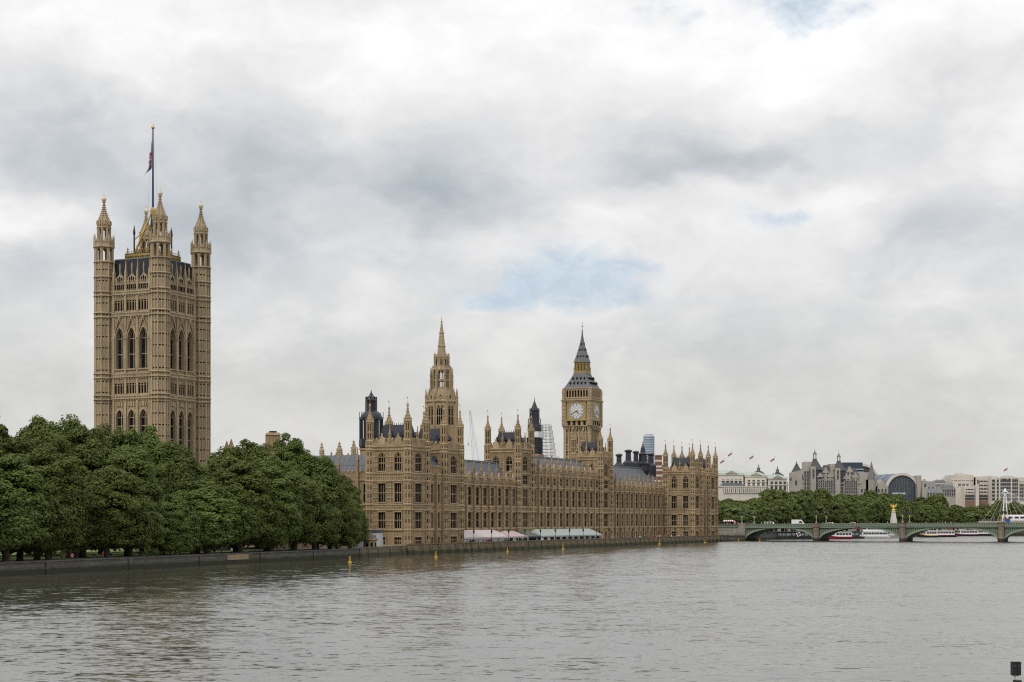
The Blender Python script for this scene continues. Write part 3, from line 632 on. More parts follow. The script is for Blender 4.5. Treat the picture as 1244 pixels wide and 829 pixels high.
def iron_lantern():
    Y = 470.0; x = at(451, Y); root = empty('ventilation_turret', (x, Y, 1.5), RZ); tag(root, 'black iron ventilation turret with domed cupola behind the south pavilion', 'turret'); zz = lambda y: zy(y, Y) - 1.5
    q = MB(); q.lathe(0, 0, [(3.3, 0), (3.3, zz(545))], 8); q.lathe(0, 0, [(3.6, zz(547)), (3.6, zz(545))], 8); q.build('shaft', STONE, root)
    q = MB(); z0, z1 = zz(545), zz(509); q.lathe(0, 0, [(3.2, z0), (3.6, z0 + .5), (3.6, z0 + 2.6), (2.2, z0 + 3)], 8)
    q.lathe(0, 0, [(1.9, z0 + 3), (1.9, z1)], 8)
    for i in range(16): a = math.pi / 8 + i * math.pi / 8; r = 3.3 if i % 2 == 0 else 3.1; q.bar((r * math.cos(a), r * math.sin(a), z0 + 2.5), (r * math.cos(a), r * math.sin(a), z1), .22, 4)
    q.lathe(0, 0, [(3.55, z1 - .3), (3.55, z1 + .4)], 8)
    for i in range(8): a = math.pi / 8 + i * math.pi / 4; q.bar((3.5 * math.cos(a), 3.5 * math.sin(a), z1), (3.5 * math.cos(a), 3.5 * math.sin(a), z1 + 1.9), .1, 4)
    q.build('louvre_stage', IRON, root)
    q = MB(); q.lathe(0, 0, [(3.3, z1 + .3), (2.9, z1 + 1.2), (2.2, z1 + 2.0), (1.3, zz(499))], 8); q.build('dome', IRON, root)
    q = MB(); za, zb = zz(500), zz(486); q.lathe(0, 0, [(1.1, za), (1.1, zb)], 8)
    for i in range(8): a = math.pi / 8 + i * math.pi / 4; q.bar((1.6 * math.cos(a), 1.6 * math.sin(a), za), (1.6 * math.cos(a), 1.6 * math.sin(a), zb + .9), .16, 4)
    q.lathe(0, 0, [(1.75, zb - .3), (1.75, zb), (1.35, zb + .8), (.75, zz(481)), (.2, zz(477)), (.03, zz(473.5))], 8); q.lathe(0, 0, [(.3, zz(480.5)), (.3, zz(479.8))], 8, 1); q.build('cupola', [IRON, GOLD], root)
iron_lantern()
def scaffold_turret():
    Y = 562.0; x = at(649.3, Y); root = empty('ventilation_turret', (x, Y, 1.5), RZ); tag(root, 'dark pointed iron turret wrapped in a white sheeted band beside scaffolding', 'turret'); zz = lambda y: zy(y, Y) - 1.5
    q = MB(); q.box(-2.5, 2.5, -2.5, 2.5, 0, zz(552)); q.build('base', STONE, root)
    q = MB(); q.box(-2.0, 2.0, -2.0, 2.0, zz(553), zz(531.5))
    for sx in np.linspace(-2, 2, 6): q.box(sx - .08, sx + .08, -2.15, 2.15, zz(556), zz(532)); q.box(-2.15, 2.15, sx - .08, sx + .08, zz(556), zz(532))
    for y in (556, 550, 544, 538): q.box(-2.2, 2.2, -2.2, 2.2, zz(y), zz(y) + .25)
    q.build('louvre_stage', IRON, root)
    q = MB(); q.taper(-2.6, 2.6, -2.6, 2.6, zz(532), zz(525), .1, .1); q.build('sheeting', mat('white_sheeting', (.62, .63, .63), .7, .25, .7), root)
    q = MB(); q.lathe(0, 0, [(2.2, zz(525)), (2.3, zz(519)), (1.9, zz(516)), (1.55, zz(508)), (1.5, zz(499))], 8)
    for i in range(8): a = math.pi / 8 + i * math.pi / 4; q.bar((2.3 * math.cos(a), 2.3 * math.sin(a), zz(524)), (2.1 * math.cos(a), 2.1 * math.sin(a), zz(509)), .16, 4); q.bar((1.7 * math.cos(a), 1.7 * math.sin(a), zz(510)), (1.6 * math.cos(a), 1.6 * math.sin(a), zz(496)), .12, 4)
    q.lathe(0, 0, [(1.8, zz(499.5)), (1.8, zz(498.5)), (1.0, zz(495)), (.5, zz(490.5)), (.12, zz(487)), (.03, zz(482.5))], 8); q.build('spire', IRON, root)
    # scaffolding tower beside it
    root = empty('scaffold_tower', (at(664.5, 566), 566, 1.5), RZ); tag(root, 'white tube scaffolding tower beside the dark pointed turret', 'scaffolding'); Y = 566
    q = MB(); lv = [zz(y) for y in (570, 562, 554, 546, 538, 530, 523, 516.5)]
    for j, (za, zb) in enumerate(zip(lv[:-1], lv[1:])):
        hw = 3.1 - .22 * j; ox = -.16 * j
        for sx in np.linspace(-1, 1, 4):
            for sy in (-1, 1): q.bar((ox + sx * hw * .6, sy * hw, za), (ox + sx * hw * .6, sy * hw, zb), .09, 4); q.bar((ox + sy * hw * .6, sx * hw, za), (ox + sy * hw * .6, sx * hw, zb), .09, 4)
        for z in (za, (za + zb) / 2):
            for sy in (-1, 1): q.bar((ox - hw * .6, sy * hw, z), (ox + hw * .6, sy * hw, z), .08, 4); q.bar((ox + sy * hw * .6, -hw, z), (ox + sy * hw * .6, hw, z), .08, 4)
        q.bar((ox - hw * .6, -hw, za), (ox - hw * .6, hw, zb), .08, 4); q.bar((ox - hw * .6, -hw, za), (ox + hw * .6, -hw, zb), .08, 4)
    q.build('tubes', mat('galvanised_tube', (.55, .56, .57), .5, .2, 1), root)
    q = MB()
    for j, z in enumerate(lv): hw = 3.1 - .22 * j; q.box(-.16 * j - hw * .6, -.16 * j + hw * .6, -hw, hw, z - .08, z)
    q.build('deck_boards', mat('scaffold_board', (.42, .40, .36), .9, .3, 1), root)
scaffold_turret()
# ================================================================== the great square tower
WGOLD = mat('weathered_gilding', (.58, .50, .34), .55, .3, 1, metal=.2)
def square_tower():
    S = 18.7; F0 = Vector((-94.7, 432, 0)); root = empty('square_tower', F0, RZ)
    tag(root, 'massive square stone tower with four octagonal corner turrets rising behind the garden trees', 'tower')
    bands = [(41.6, 42.7), (47.5, 48.7), (64.1, 65.3), (70.0, 71.1)]
    q = MB(); q.box(1.6, S - 1.6, 1.6, S - 1.6, 1.5, 74); WN = []
    cs = [S / 2 + d for d in (-3.95, 0, 3.95)]
    for fr in (((0, 0, 0), (0, 1, 0), (-1, 0, 0)), ((0, 0, 0), (1, 0, 0), (0, -1, 0))):
        q.frame(*fr); a, b = 2.2, S - 2.2; di = -1.6
        lo = [(c - 1.2, c + 1.2, 26.5, 38.7, 2.1) for c in cs]; hi = [(c - 1.28, c + 1.28, 49.9, 61.0, 2.9) for c in cs]
        s1 = [(c + k * .93 - .345, c + k * .93 + .345, 43.1, 45.9, .0) for c in cs for k in (-1.5, -.5, .5, 1.5)]
        s2 = [(c + k * .93 - .345, c + k * .93 + .345, 65.7, 68.5, .0) for c in cs for k in (-1.5, -.5, .5, 1.5)]
        row(q, a, b, 1.5, 41.6, lo, di, 0); row(q, a, b, 41.6, 47.6, s1, di, 0); row(q, a, b, 47.6, 64.1, hi, di, 0); row(q, a, b, 64.1, 71.1, s2, di, 0)
        for z0, z1 in bands:
            q.box(a, b, -.02, .42, z0, z0 + .38, 1); q.box(a, b, -.02, .42, z1 - .38, z1, 1); q.box(a, b, -.02, .22, z0 + .38, z1 - .38, 0)
            n = 26
            for k in range(n): s = a + (b - a) * (k + .5) / n; q.box(s - .14, s + .14, .2, .36, z0 + .42, z1 - .42, 1)
            for k in range(n): s = a + (b - a) * (k + .5) / n; q.box(s - .12, s + .12, -.01, .3, z0 - .42, z0 - .02, 1)
        for c in [cs[0] - 1.98] + [x + 1.98 for x in cs]:         # buttress shafts between the bays
            for z0, z1 in ((1.5, 41.2), (42.8, 47.1), (48.8, 63.7), (65.4, 69.6)): q.box(c - .3, c + .3, -.01, .38, z0, z1, 1)
        for c in cs:
            for w, ww in ((lo, 0), (hi, 1)):
                z0, z1 = (49.9, 61.0) if ww else (26.5, 38.7); hw = 1.28 if ww else 1.2; ar = 2.9 if ww else 2.1
                q.box(c - hw - .25, c - hw - .03, -.01, .3, z0, z1 - ar, 1); q.box(c + hw + .03, c + hw + .25, -.01, .3, z0, z1 - ar, 1); q.box(c - hw - .35, c + hw + .35, -.01, .36, z0 - .4, z0 - .05, 1)
                pt = arch_pts(c - hw - .15, c + hw + .15, z1 - ar, z1 + .2); pts = pt + [(2 * c - s, z) for s, z in pt[::-1]]
                for (s0, za), (s1_, zb) in zip(pts[:-1], pts[1:]): q.bar((s0, .1, za), (s1_, .1, zb), .2, 4, 1)
            # ogee canopy with crockets and finial over the belfry opening
            og = [(-1.75, 58.0), (-1.4, 60.2), (-.75, 61.9), (-.3, 62.9), (0, 64.6)]
            for sg in (-1, 1):
                for (s0, za), (s1_, zb) in zip(og[:-1], og[1:]): q.bar((c + sg * s0, .28, za), (c + sg * s1_, .28, zb), .2, 4, 1); q.box(c + sg * s0 - .16, c + sg * s0 + .16, .2, .55, za - .16, za + .2, 1)
            q.box(c - .28, c + .28, .2, .6, 63.2, 63.7, 1)
            for k in (-1, 1): q.box(c + k * .75 - .2, c + k * .75 + .2, .0, .3, 39.6, 40.7, 1)   # shields
            q.box(c - .35, c + .35, .0, .32, 39.7, 40.9, 1)
        ribs(q, a + .1, b - .1, 45.9, 47.0, (), .47, .12, .14, cross=0); ribs(q, a + .1, b - .1, 68.5, 69.6, (), .47, .12, .14, cross=0)
        ribs(q, a, b, 61.5, 63.6, [(c - .9, c + .9, 61, 64, 0) for c in cs], .5, .12, .14, cross=1); ribs(q, a, b, 39, 41.1, [(c - .9, c + .9, 39, 42, 0) for c in cs], .5, .12, .14, cross=1)
        ribs(q, a, cs[0] - 2.3, 49, 63, (), .55, .14, .14, cross=5); ribs(q, cs[2] + 2.3, b, 49, 63, (), .55, .14, .14, cross=5)
        ribs(q, a, cs[0] - 2.3, 3, 41, (), .55, .14, .14, cross=11); ribs(q, cs[2] + 2.3, b, 3, 41, (), .55, .14, .14, cross=11)
        WN.append((fr, lo, hi, s1, s2))
    q.frame(); q.box(2, S, S - 1.7, S, 1.5, 71.1); q.box(S - 1.7, S, 2, S - 1.7, 1.5, 71.1)
    q.build('wall', [TSTONE, TSTONE2], root)
    for fr, lo, hi, s1, s2 in WN:
        for w in lo: window(fr, w, root, [GLASS, TSTONE2], 1, (.35, .64), -.7, .2)
        for w in hi:
            o = window(fr, w, root, [GLASS, TSTONE2], 1, (.36,), -.95, .26, 'belfry_opening')
            l = MB().frame(*fr)
            for k in range(14): z = 50.3 + k * .62; l.box(w[0] + .05, w[1] - .05, -.93, -.85, z, z + .12)
            l.build('louvres', IRON, o)
        for ss in (s1, s2):
            for c in cs:
                m = MB().frame(*fr); l = [w for w in ss if abs((w[0] + w[1]) / 2 - c) < 1.9]
                for w in l: m.add([(w[0] - .05, -.26, w[2] - .05), (w[1] + .05, -.26, w[2] - .05), (w[1] + .05, -.26, w[3] + .05), (w[0] - .05, -.26, w[3] + .05)], [(0, 1, 2, 3)]); m.box((w[0] + w[1]) / 2 - .29, (w[0] + w[1]) / 2 + .29, -.25, -.12, w[3] - .5, w[3] - .38, 1)
                m.build('slit_window', [SHADE, TSTONE2], root)
    # parapet with gabled tracery and pinnacles
    q = MB()
    for fr in (((0, 0, 0), (0, 1, 0), (-1, 0, 0)), ((0, 0, 0), (1, 0, 0), (0, -1, 0)), ((0, S, 0), (1, 0, 0), (0, 1, 0)), ((S, 0, 0), (0, 1, 0), (1, 0, 0))):
        q.frame(*fr); q.box(2.2, S - 2.2, -.5, -.02, 71.1, 74.0); ribs(q, 2.3, S - 2.3, 71.2, 73.9, (), .42, .15, .2, cross=2)
        for c in cs:
            gable(q, c, 73.2, 2.3, 3.2, -.5, .1); q.box(c - .15, c + .15, -.3, .1, 75.9, 78.4, 1); q.lathe(c, -.1, [(.32, 77.4), (.05, 78.7)], 4, 1)
            [q.box(c + dx - .22, c + dx + .22, .08, .13, 73.3, 75.0 - abs(dx) * .5, 2) for dx in (-.62, 0, .62)]; [q.box(c + dx - .2, c + dx + .2, .2, .23, 71.5, 72.7, 2) for dx in (-1.3, -.62, 0, .62, 1.3)]  # dark plates on solid stone paint the shade of piercings
        for c in [cs[0] - 1.98] + [x + 1.98 for x in cs]:
            q.box(c - .28, c + .28, -.4, .35, 71.1, 76.3, 1); q.lathe(c, 0, [(.36, 76.3), (.2, 77.6), (.05, 79.6)], 4, 1)
        for k in range(12):
            s = 2.7 + k * (S - 5.4) / 11; q.box(s - .22, s + .22, -.42, -.1, 74, 74.7, 0)
    q.frame(); q.build('parapet', [TSTONE, TSTONE2, SHADE], root)
    for x, y in ((0, 0), (S, 0), (0, S), (S, S)):
        q = MB(); q.lathe(x, y, [(2.45, 1.5), (2.45, 79.5)], 8, 0)
        for i in range(8):
            a = math.pi / 8 + i * math.pi / 4; px, py = x + 2.52 * math.cos(a), y + 2.52 * math.sin(a); q.lathe(px, py, [(.24, 1.5), (.24, 79.5)], 4, 1)
            a = i * math.pi / 4; r = 2.45 * math.cos(math.pi / 8)
            nx, ny = math.cos(a), math.sin(a); tx, ty = -ny, nx; q.frame((x + nx * r, y + ny * r, 0), (tx, ty, 0), (nx, ny, 0)); q.box(-.12, .12, -.05, .17, 1.5, 79.5, 1)
            for zz in np.arange(4.0, 79, 3.05):
                for sg in (-1, 1): q.box(sg * .42 - .2, sg * .42 + .2, -.05, .15, zz, zz + .32, 1); q.box(sg * .42 - .24, sg * .42 + .24, -.05, .02, zz - .34, zz - .02, 2)  # dark dash below each lintel is its shadow painted on
            q.frame()
        for z in [b for p in bands for b in p] + [75.2, 79.3]: q.lathe(x, y, [(2.62, z - .35), (2.95, z - .2), (2.95, z), (2.62, z + .15)], 8, 1)
        # arcaded stage, open to the sky
        def open_stage(r, z0, z1, pw, head):
            for i in range(8):
                a = math.pi / 8 + i * math.pi / 4; c, s_ = math.cos(a), math.sin(a); q.lathe(x + r * c, y + r * s_, [(pw, z0), (pw, z1)], 6, 0)
                b = a + math.pi / 4; p0 = Vector((x + r * c, y + r * s_, 0)); p1 = Vector((x + r * math.cos(b), y + r * math.sin(b), 0)); A = (p1 - p0); L = A.length; A.normalize(); N = Vector((A.y, -A.x, 0))
                q.frame(p0, A, N); arch_fill(q, pw * .7, L - pw * .7, z1 - head, z1, -.12, .12, 1); q.frame()
        open_stage(2.3, 79.5, 83.0, .42, 1.0)
        q.lathe(x, y, [(2.4, 82.9), (3.0, 83.2), (3.0, 83.5), (2.65, 83.7), (2.65, 84.6), (2.8, 84.8)], 8, 1)
        for i in range(8):
            a = math.pi / 8 + i * math.pi / 4; q.lathe(x + 2.75 * math.cos(a), y + 2.75 * math.sin(a), [(.2, 83.4), (.2, 85.8), (.03, 86.9)], 4, 1)
            a = i * math.pi / 4; nx, ny = math.cos(a), math.sin(a); q.frame((x + nx * 2.5, y + ny * 2.5, 0), (-ny, nx, 0), (nx, ny, 0)); q.ext([(-.5, 84.6), (.5, 84.6), (.12, 85.5), (0, 86.1), (-.12, 85.5)], -.08, .08, 1); q.frame()
        open_stage(1.65, 84.7, 88.6, .33, .9)
        q.lathe(x, y, [(1.75, 88.3), (2.05, 88.6), (2.05, 88.9)], 8, 1)
        crocket_spire(q, x, y, [(1.72, 88.9), (1.82, 89.6), (1.7, 90.3), (1.32, 91.3), (.88, 92.4), (.52, 93.5), (.30, 94.6), (.2, 96.0)], 8, 0, .5, .22)
        for i in range(8): a = i * math.pi / 4; q.box(x + 1.75 * math.cos(a) - .22, x + 1.75 * math.cos(a) + .22, y + 1.75 * math.sin(a) - .22, y + 1.75 * math.sin(a) + .22, 89.4, 90.6, 1)
        o = q.build('corner_turret', [TSTONE, TSTONE2, SHADE], root)
        m = MB(); m.lathe(x, y, [(.2, 95.7), (.55, 96.1), (.66, 96.6), (.5, 97.1), (.16, 97.4), (.05, 98.4)], 10); m.build('finial', WGOLD, o)
    # iron roof, gilt cresting, and the raking struts that carry the flagstaff
    q = MB(); q.taper(1.6, S - 1.6, 1.6, S - 1.6, 71, 79.9, .5, .5); q.box(2.0, S - 2.0, 2.0, S - 2.0, 79.9, 80.2, 2); q.box(4.1, S - 4.1, 4.1, S - 4.1, 79.9, 81.9)
    for k in range(24):
        s = 1.9 + k * (S - 3.8) / 23
        for fr in (((0, 1.7, 0), (1, 0, 0), (0, -1, 0)), ((1.7, 0, 0), (0, 1, 0), (-1, 0, 0))): q.frame(*fr); q.bar((s, 0, 71), (s, -.42, 79.8), .09, 4); q.frame()
    r = q.build('roof', [IRON, GOLD, LEADROOF], root)
    q = MB()
    for fr in (((4.1, 4.1, 0), (1, 0, 0), (0, -1, 0)), ((4.1, 4.1, 0), (0, 1, 0), (-1, 0, 0))):
        q.frame(*fr); L = S - 8.2; n = 13; q.box(-.1, L + .1, .0, .25, 81.75, 81.95, 1); q.box(-.1, L + .1, .0, .2, 80.2, 80.35, 1)
        for k in range(n + 1): s = L * k / n; q.box(s - .09, s + .09, .0, .22, 80.3, 81.8, 0)
        for k in range(n): s = L * (k + .5) / n; q.ext([(s - .3, 81.4), (s, 81.0), (s + .3, 81.4), (s + .3, 81.75), (s - .3, 81.75)], .0, .18, 0); q.box(s - .16, s + .16, .05, .14, 80.45, 80.75, 0); q.box(s - .05, s + .05, .05, .12, 81.95, 82.7, 0)
        for k in range(0, n + 1, 4): s = L * k / n; q.lathe(s, .1, [(.16, 81.9), (.16, 82.9), (.28, 83.1), (.02, 83.8)], 4, 0)
        q.box(0, L, .1, .14, 82.4, 82.47, 1)
    q.frame(); q.build('cresting', [GOLD, IRON], r)
    C = S / 2; q = MB()
    for sx in (-1, 1):
        for sy in (-1, 1):
            q.bar((C + sx * 3.6, C + sy * 3.6, 81.9), (C + sx * .45, C + sy * .45, 93.2), .30, 4, 0, .22); q.bar((C + sx * 3.6, C + sy * 3.6, 81.9), (C + sx * 3.6, C + sy * 3.6, 87.6), .22, 4, 1); q.lathe(C + sx * 3.6, C + sy * 3.6, [(.3, 87.4), (.35, 88), (.05, 90)], 4, 1)
            q.bar((C + sx * 3.6, C + sy * 3.6, 86.0), (C + sx * .5, C + sy * .5, 90.2), .16, 4, 0)
    for z, h in ((83.5, 2.6), (86.4, 1.75), (89.3, 1.1)):
        for p0, p1 in (((-h, -h), (h, -h)), ((h, -h), (h, h)), ((h, h), (-h, h)), ((-h, h), (-h, -h))): q.bar((C + p0[0], C + p0[1], z), (C + p1[0], C + p1[1], z), .14, 4, 0)
    for k in range(5):
        t = -2.2 + k * 1.1
        for sx in (-1, 1): q.bar((C + sx * 3.0, C + t, 81.9), (C + sx * 2.4, C + t * .8, 85.8), .15, 4, k % 2); q.bar((C + t, C + sx * 3.0, 81.9), (C + t * .8, C + sx * 2.4, 85.8), .15, 4, k % 2)
    q.lathe(C, C, [(1.3, 81.9), (1.2, 87), (.5, 93)], 8, 1); q.lathe(C, C, [(.3, 92.6), (.75, 93.4), (.8, 94.4), (.6, 95.1), (.3, 95.3)], 8, 0)
    q.build('staff_cradle', [GOLD, IRON], root)
    # flagstaff and flag are things of their own
    pc = root.location + U * C + V * C
    fs = empty('flagpole', (pc.x, pc.y, 93), 0); tag(fs, 'tall dark blue flagpole on top of the massive square tower', 'flagpole')
    q = MB(); q.lathe(0, 0, [(.30, 0), (.24, 14), (.16, 24.0)], 8); q.build('pole', NAVY, fs)
    q = MB(); q.lathe(0, 0, [(.1, 23.8), (.42, 24.1), (.46, 24.5), (.2, 25.0), (.03, 25.6)], 8); q.build('finial', GOLD, fs)
    q = MB(); q.bar((-.25, 0, 23.5), (-1.3, -.5, 1), .03, 4); q.bar((.25, 0, 23.5), (1.2, .5, 1), .03, 4); q.build('halyard', mat('rope', (.4, .4, .42), .8), fs)
    return pc
FB, FR, FW = mat('flag_blue', (.02, .03, .12), .8, .1, 1), mat('flag_red', (.36, .035, .05), .8, .1, 1), mat('flag_white', (.62, .60, .62), .8, .1, 1)
def union(u, v):
    """colour index of the crosses at u, v in 0..1 (a 2:1 flag)"""
    x, y = (u - .5) * 2, v - .5
    if abs(x) < .10 or abs(y) < .10: return 1
    if abs(x) < .17 or abs(y) < .17: return 2
    for sg in (-1, 1):
        d = (y - sg * x * .5) / 1.118
        if abs(d) < .035: return 1
        if abs(d) < .10: return 2
    return 0
def flag_mesh(fn, nu=40, nv=20):
    q = MB(); q.v = [tuple(fn(i / nu, j / nv)) for j in range(nv + 1) for i in range(nu + 1)]
    for j in range(nv):
        for i in range(nu):
            k = j * (nu + 1) + i; q.f.append((k, k + 1, k + nu + 2, k + nu + 1)); q.mi.append(union((i + .5) / nu, (j + .5) / nv))
    return q
pc = square_tower()
def limp(u, v):                                                  # hoist (u = 0) down the pole, the fly hanging in folds
    z = 20.6 - (1 - v) * 4.4 - u * 6.6 * (1 - .2 * (1 - v)); x = -.25 - .75 * u ** .8 - .38 * math.sin(u * 9 + v * 2.2) * u ** .4 - (2.0 * max(0, u - .8) * 4 * (1 - v)); y = .5 * math.sin(u * 14 + v * 4) * u ** .5
    return (x, y, z)
fl = flag_mesh(limp).build('union_flag', [FB, FR, FW], None, (pc.x, pc.y, 93)); tag(fl, 'large limp red white and blue flag hanging in folds from the dark blue flagpole', 'flag')

# ================================================================== the octagonal central tower with its stone spire
def central_tower():
    Y = 557.3; root = empty('spire_tower', (at(536.5, Y), Y, 1.5), RZ - R(45) + R(22)); tag(root, 'pointed octagonal stone tower with pinnacles and tapering spire above the palace', 'tower')
    B = 1.5; zz = lambda y: zy(y, Y) - B
    q = MB(); r = 5.3; q.lathe(0, 0, [(r * 1.05, 0), (r * 1.05, 28)], 8, 0); WN = []
    def octo(r, z0, z1, hw, a, b, ar, th=.7, pair=True):
        for i in range(8):
            a0 = math.pi / 8 + i * math.pi / 4; p0 = Vector((r * math.cos(a0), r * math.sin(a0), 0)); p1 = Vector((r * math.cos(a0 + math.pi / 4), r * math.sin(a0 + math.pi / 4), 0))
            A = p1 - p0; L = A.length; A.normalize(); N = Vector((A.y, -A.x, 0)); q.frame(p0, A, N)
            cs = (L * .33, L * .67) if pair else (L / 2,)
            w = [(c - hw, c + hw, a, b, ar) for c in cs]; row(q, .0, L, z0, z1, w, -th, 0)
            ribs(q, .1, L - .1, z0 + .3, z1 - .3, w, L / 7, .12, .12, cross=2); q.box(-.2, .2, -.2, .35, z0, z1, 1); q.frame()
            WN.append(((p0, A, N), w))
    z1 = zz(489); octo(r, 28, z1, .62, zz(517), zz(493.5), 1.0)
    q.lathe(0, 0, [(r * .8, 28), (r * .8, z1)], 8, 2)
    q.lathe(0, 0, [(r, z1 - .3), (r * 1.09, z1), (r * 1.09, z1 + .5), (r * 1.0, z1 + .7)], 8, 1)
    for i in range(24): a = math.pi / 8 + (i + .5) * math.pi / 12; q.lathe(r * .98 * math.cos(a), r * .98 * math.sin(a), [(.25, z1 + .6), (.25, z1 + 1.2), (.05, z1 + 1.8)], 4, 1)
    # sloping stage up to the open lantern
    za, zb = z1 + .6, zz(473); r2 = 3.15; q.lathe(0, 0, [(r * .93, za), (4.35, zz(481)), (r2 + .25, zb)], 8, 0)
    for i in range(8):
        a = math.pi / 8 + i * math.pi / 4; c, s = math.cos(a), math.sin(a)
        for t in np.linspace(0, 1, 8): rr = r * .95 + (r2 - r * .95) * t; z = za + (zb - za) * t + .2; q.box(rr * c - .2, rr * c + .2, rr * s - .2, rr * s + .2, z - .3, z + .5, 1)
        for t in (.25, .5): rr = 5.0 - 1.8 * t; z = za + (zb - za) * t; q.lathe(rr * c, rr * s, [(.3, z), (.3, z + 1.6), (.05, z + 3.2)], 4, 1)
        a = i * math.pi / 4; nx, ny = math.cos(a), math.sin(a); q.frame((nx * 4.6, ny * 4.6, 0), (-ny, nx, 0), (nx, ny, 0)); q.ext([(-1, za), (1, za), (.9, za + 1.4), (0, za + 3), (-.9, za + 1.4)], -1.4, .15, 0); q.box(-.3, .3, .14, .2, za + .4, za + 1.5, 2); q.frame()
        # flying pinnacles standing on the buttresses
        for rr, zt, zf in ((5.75, zz(472.5), 30), (3.95, zz(446.5), zz(478))):
            a = math.pi / 8 + i * math.pi / 4; x, y = rr * math.cos(a), rr * math.sin(a); q.lathe(x, y, [(.36, zf), (.3, zt - 3), (.05, zt)], 4, 0)
            for z in (zt - 5, zt - 3): q.lathe(x, y, [(.44, z), (.44, z + .3)], 4, 1)
            q.bar((x, y, zt - 4.5), ((rr - 1) * math.cos(a), (rr - 1) * math.sin(a), zt - 4.2), .14, 4, 1)
    # open lantern
    zc = zz(450); hw = .5
    for i in range(8):
        a0 = math.pi / 8 + i * math.pi / 4; p0 = Vector((r2 * math.cos(a0), r2 * math.sin(a0), 0)); p1 = Vector((r2 * math.cos(a0 + math.pi / 4), r2 * math.sin(a0 + math.pi / 4), 0)); A = p1 - p0; L = A.length; A.normalize(); N = Vector((A.y, -A.x, 0)); q.frame(p0, A, N)
        w = [(L / 2 - .85, L / 2 - .12, zb + .6, zc - .3, .8), (L / 2 + .12, L / 2 + .85, zb + .6, zc - .3, .8)]; row(q, 0, L, zb, zc, w, -.4, 0); q.box(L / 2 - .9, L / 2 + .9, -.3, -.1, (zb + zc) / 2 - .6, (zb + zc) / 2, 1); q.box(-.2, .2, -.2, .2, zb, zc, 1); q.frame()
    ze = zz(433.7); q.lathe(0, 0, [(r2 * 1.05, zc - .2), (r2 * 1.08, zc + .3), (2.75, zc + .8), (2.55, ze - .6), (2.75, ze - .3), (2.75, ze)], 8, 1)
    for i in range(16):
        a = math.pi / 8 + i * math.pi / 8; q.lathe(2.62 * math.cos(a), 2.62 * math.sin(a), [(.17, zc + .5), (.17, ze + .4), (.03, ze + 1.3)], 4, 0)
        q.lathe(3.2 * math.cos(a), 3.2 * math.sin(a), [(.17, zc), (.17, zc + .9), (.03, zc + 1.6)], 4, 1)
    for i in range(8): a = i * math.pi / 4; nx, ny = math.cos(a), math.sin(a); q.frame((nx * 2.52, ny * 2.52, 0), (-ny, nx, 0), (nx, ny, 0)); q.box(-.45, .45, -.1, .06, zc + 1.6, ze - 1, 2); q.box(-.08, .08, -.1, .12, zc + 1.4, ze - .8, 0); q.frame()
    q.build('stone_lantern', [TSTONE, TSTONE2, SHADE], root)
    for fr, w in WN:
        if fr[2].y < .3 or True:
            for x in w: window(fr, x, root, [GLASS, TSTONE2], 1, (.45,), -.5, .14)
    q = MB(); crocket_spire(q, 0, 0, [(1.72, ze - .2), (1.35, zz(424)), (1.0, zz(412)), (.62, zz(401)), (.22, zz(392))], 8, 0, 1.1, .11)
    for y in (421, 405): t = zz(y); rr = 1.28 if y == 421 else .82; q.lathe(0, 0, [(rr, t - .2), (rr * 1.15, t), (rr * 1.15, t + .25), (rr, t + .4)], 8, 1)
    q.lathe(0, 0, [(.2, zz(392.5)), (.42, zz(391)), (.1, zz(389.5)), (.04, zz(385))], 8, 1); q.bar((-.5, 0, zz(387)), (.5, 0, zz(387)), .06, 4, 1); q.build('spire', [TSTONE, TSTONE2], root)
central_tower()

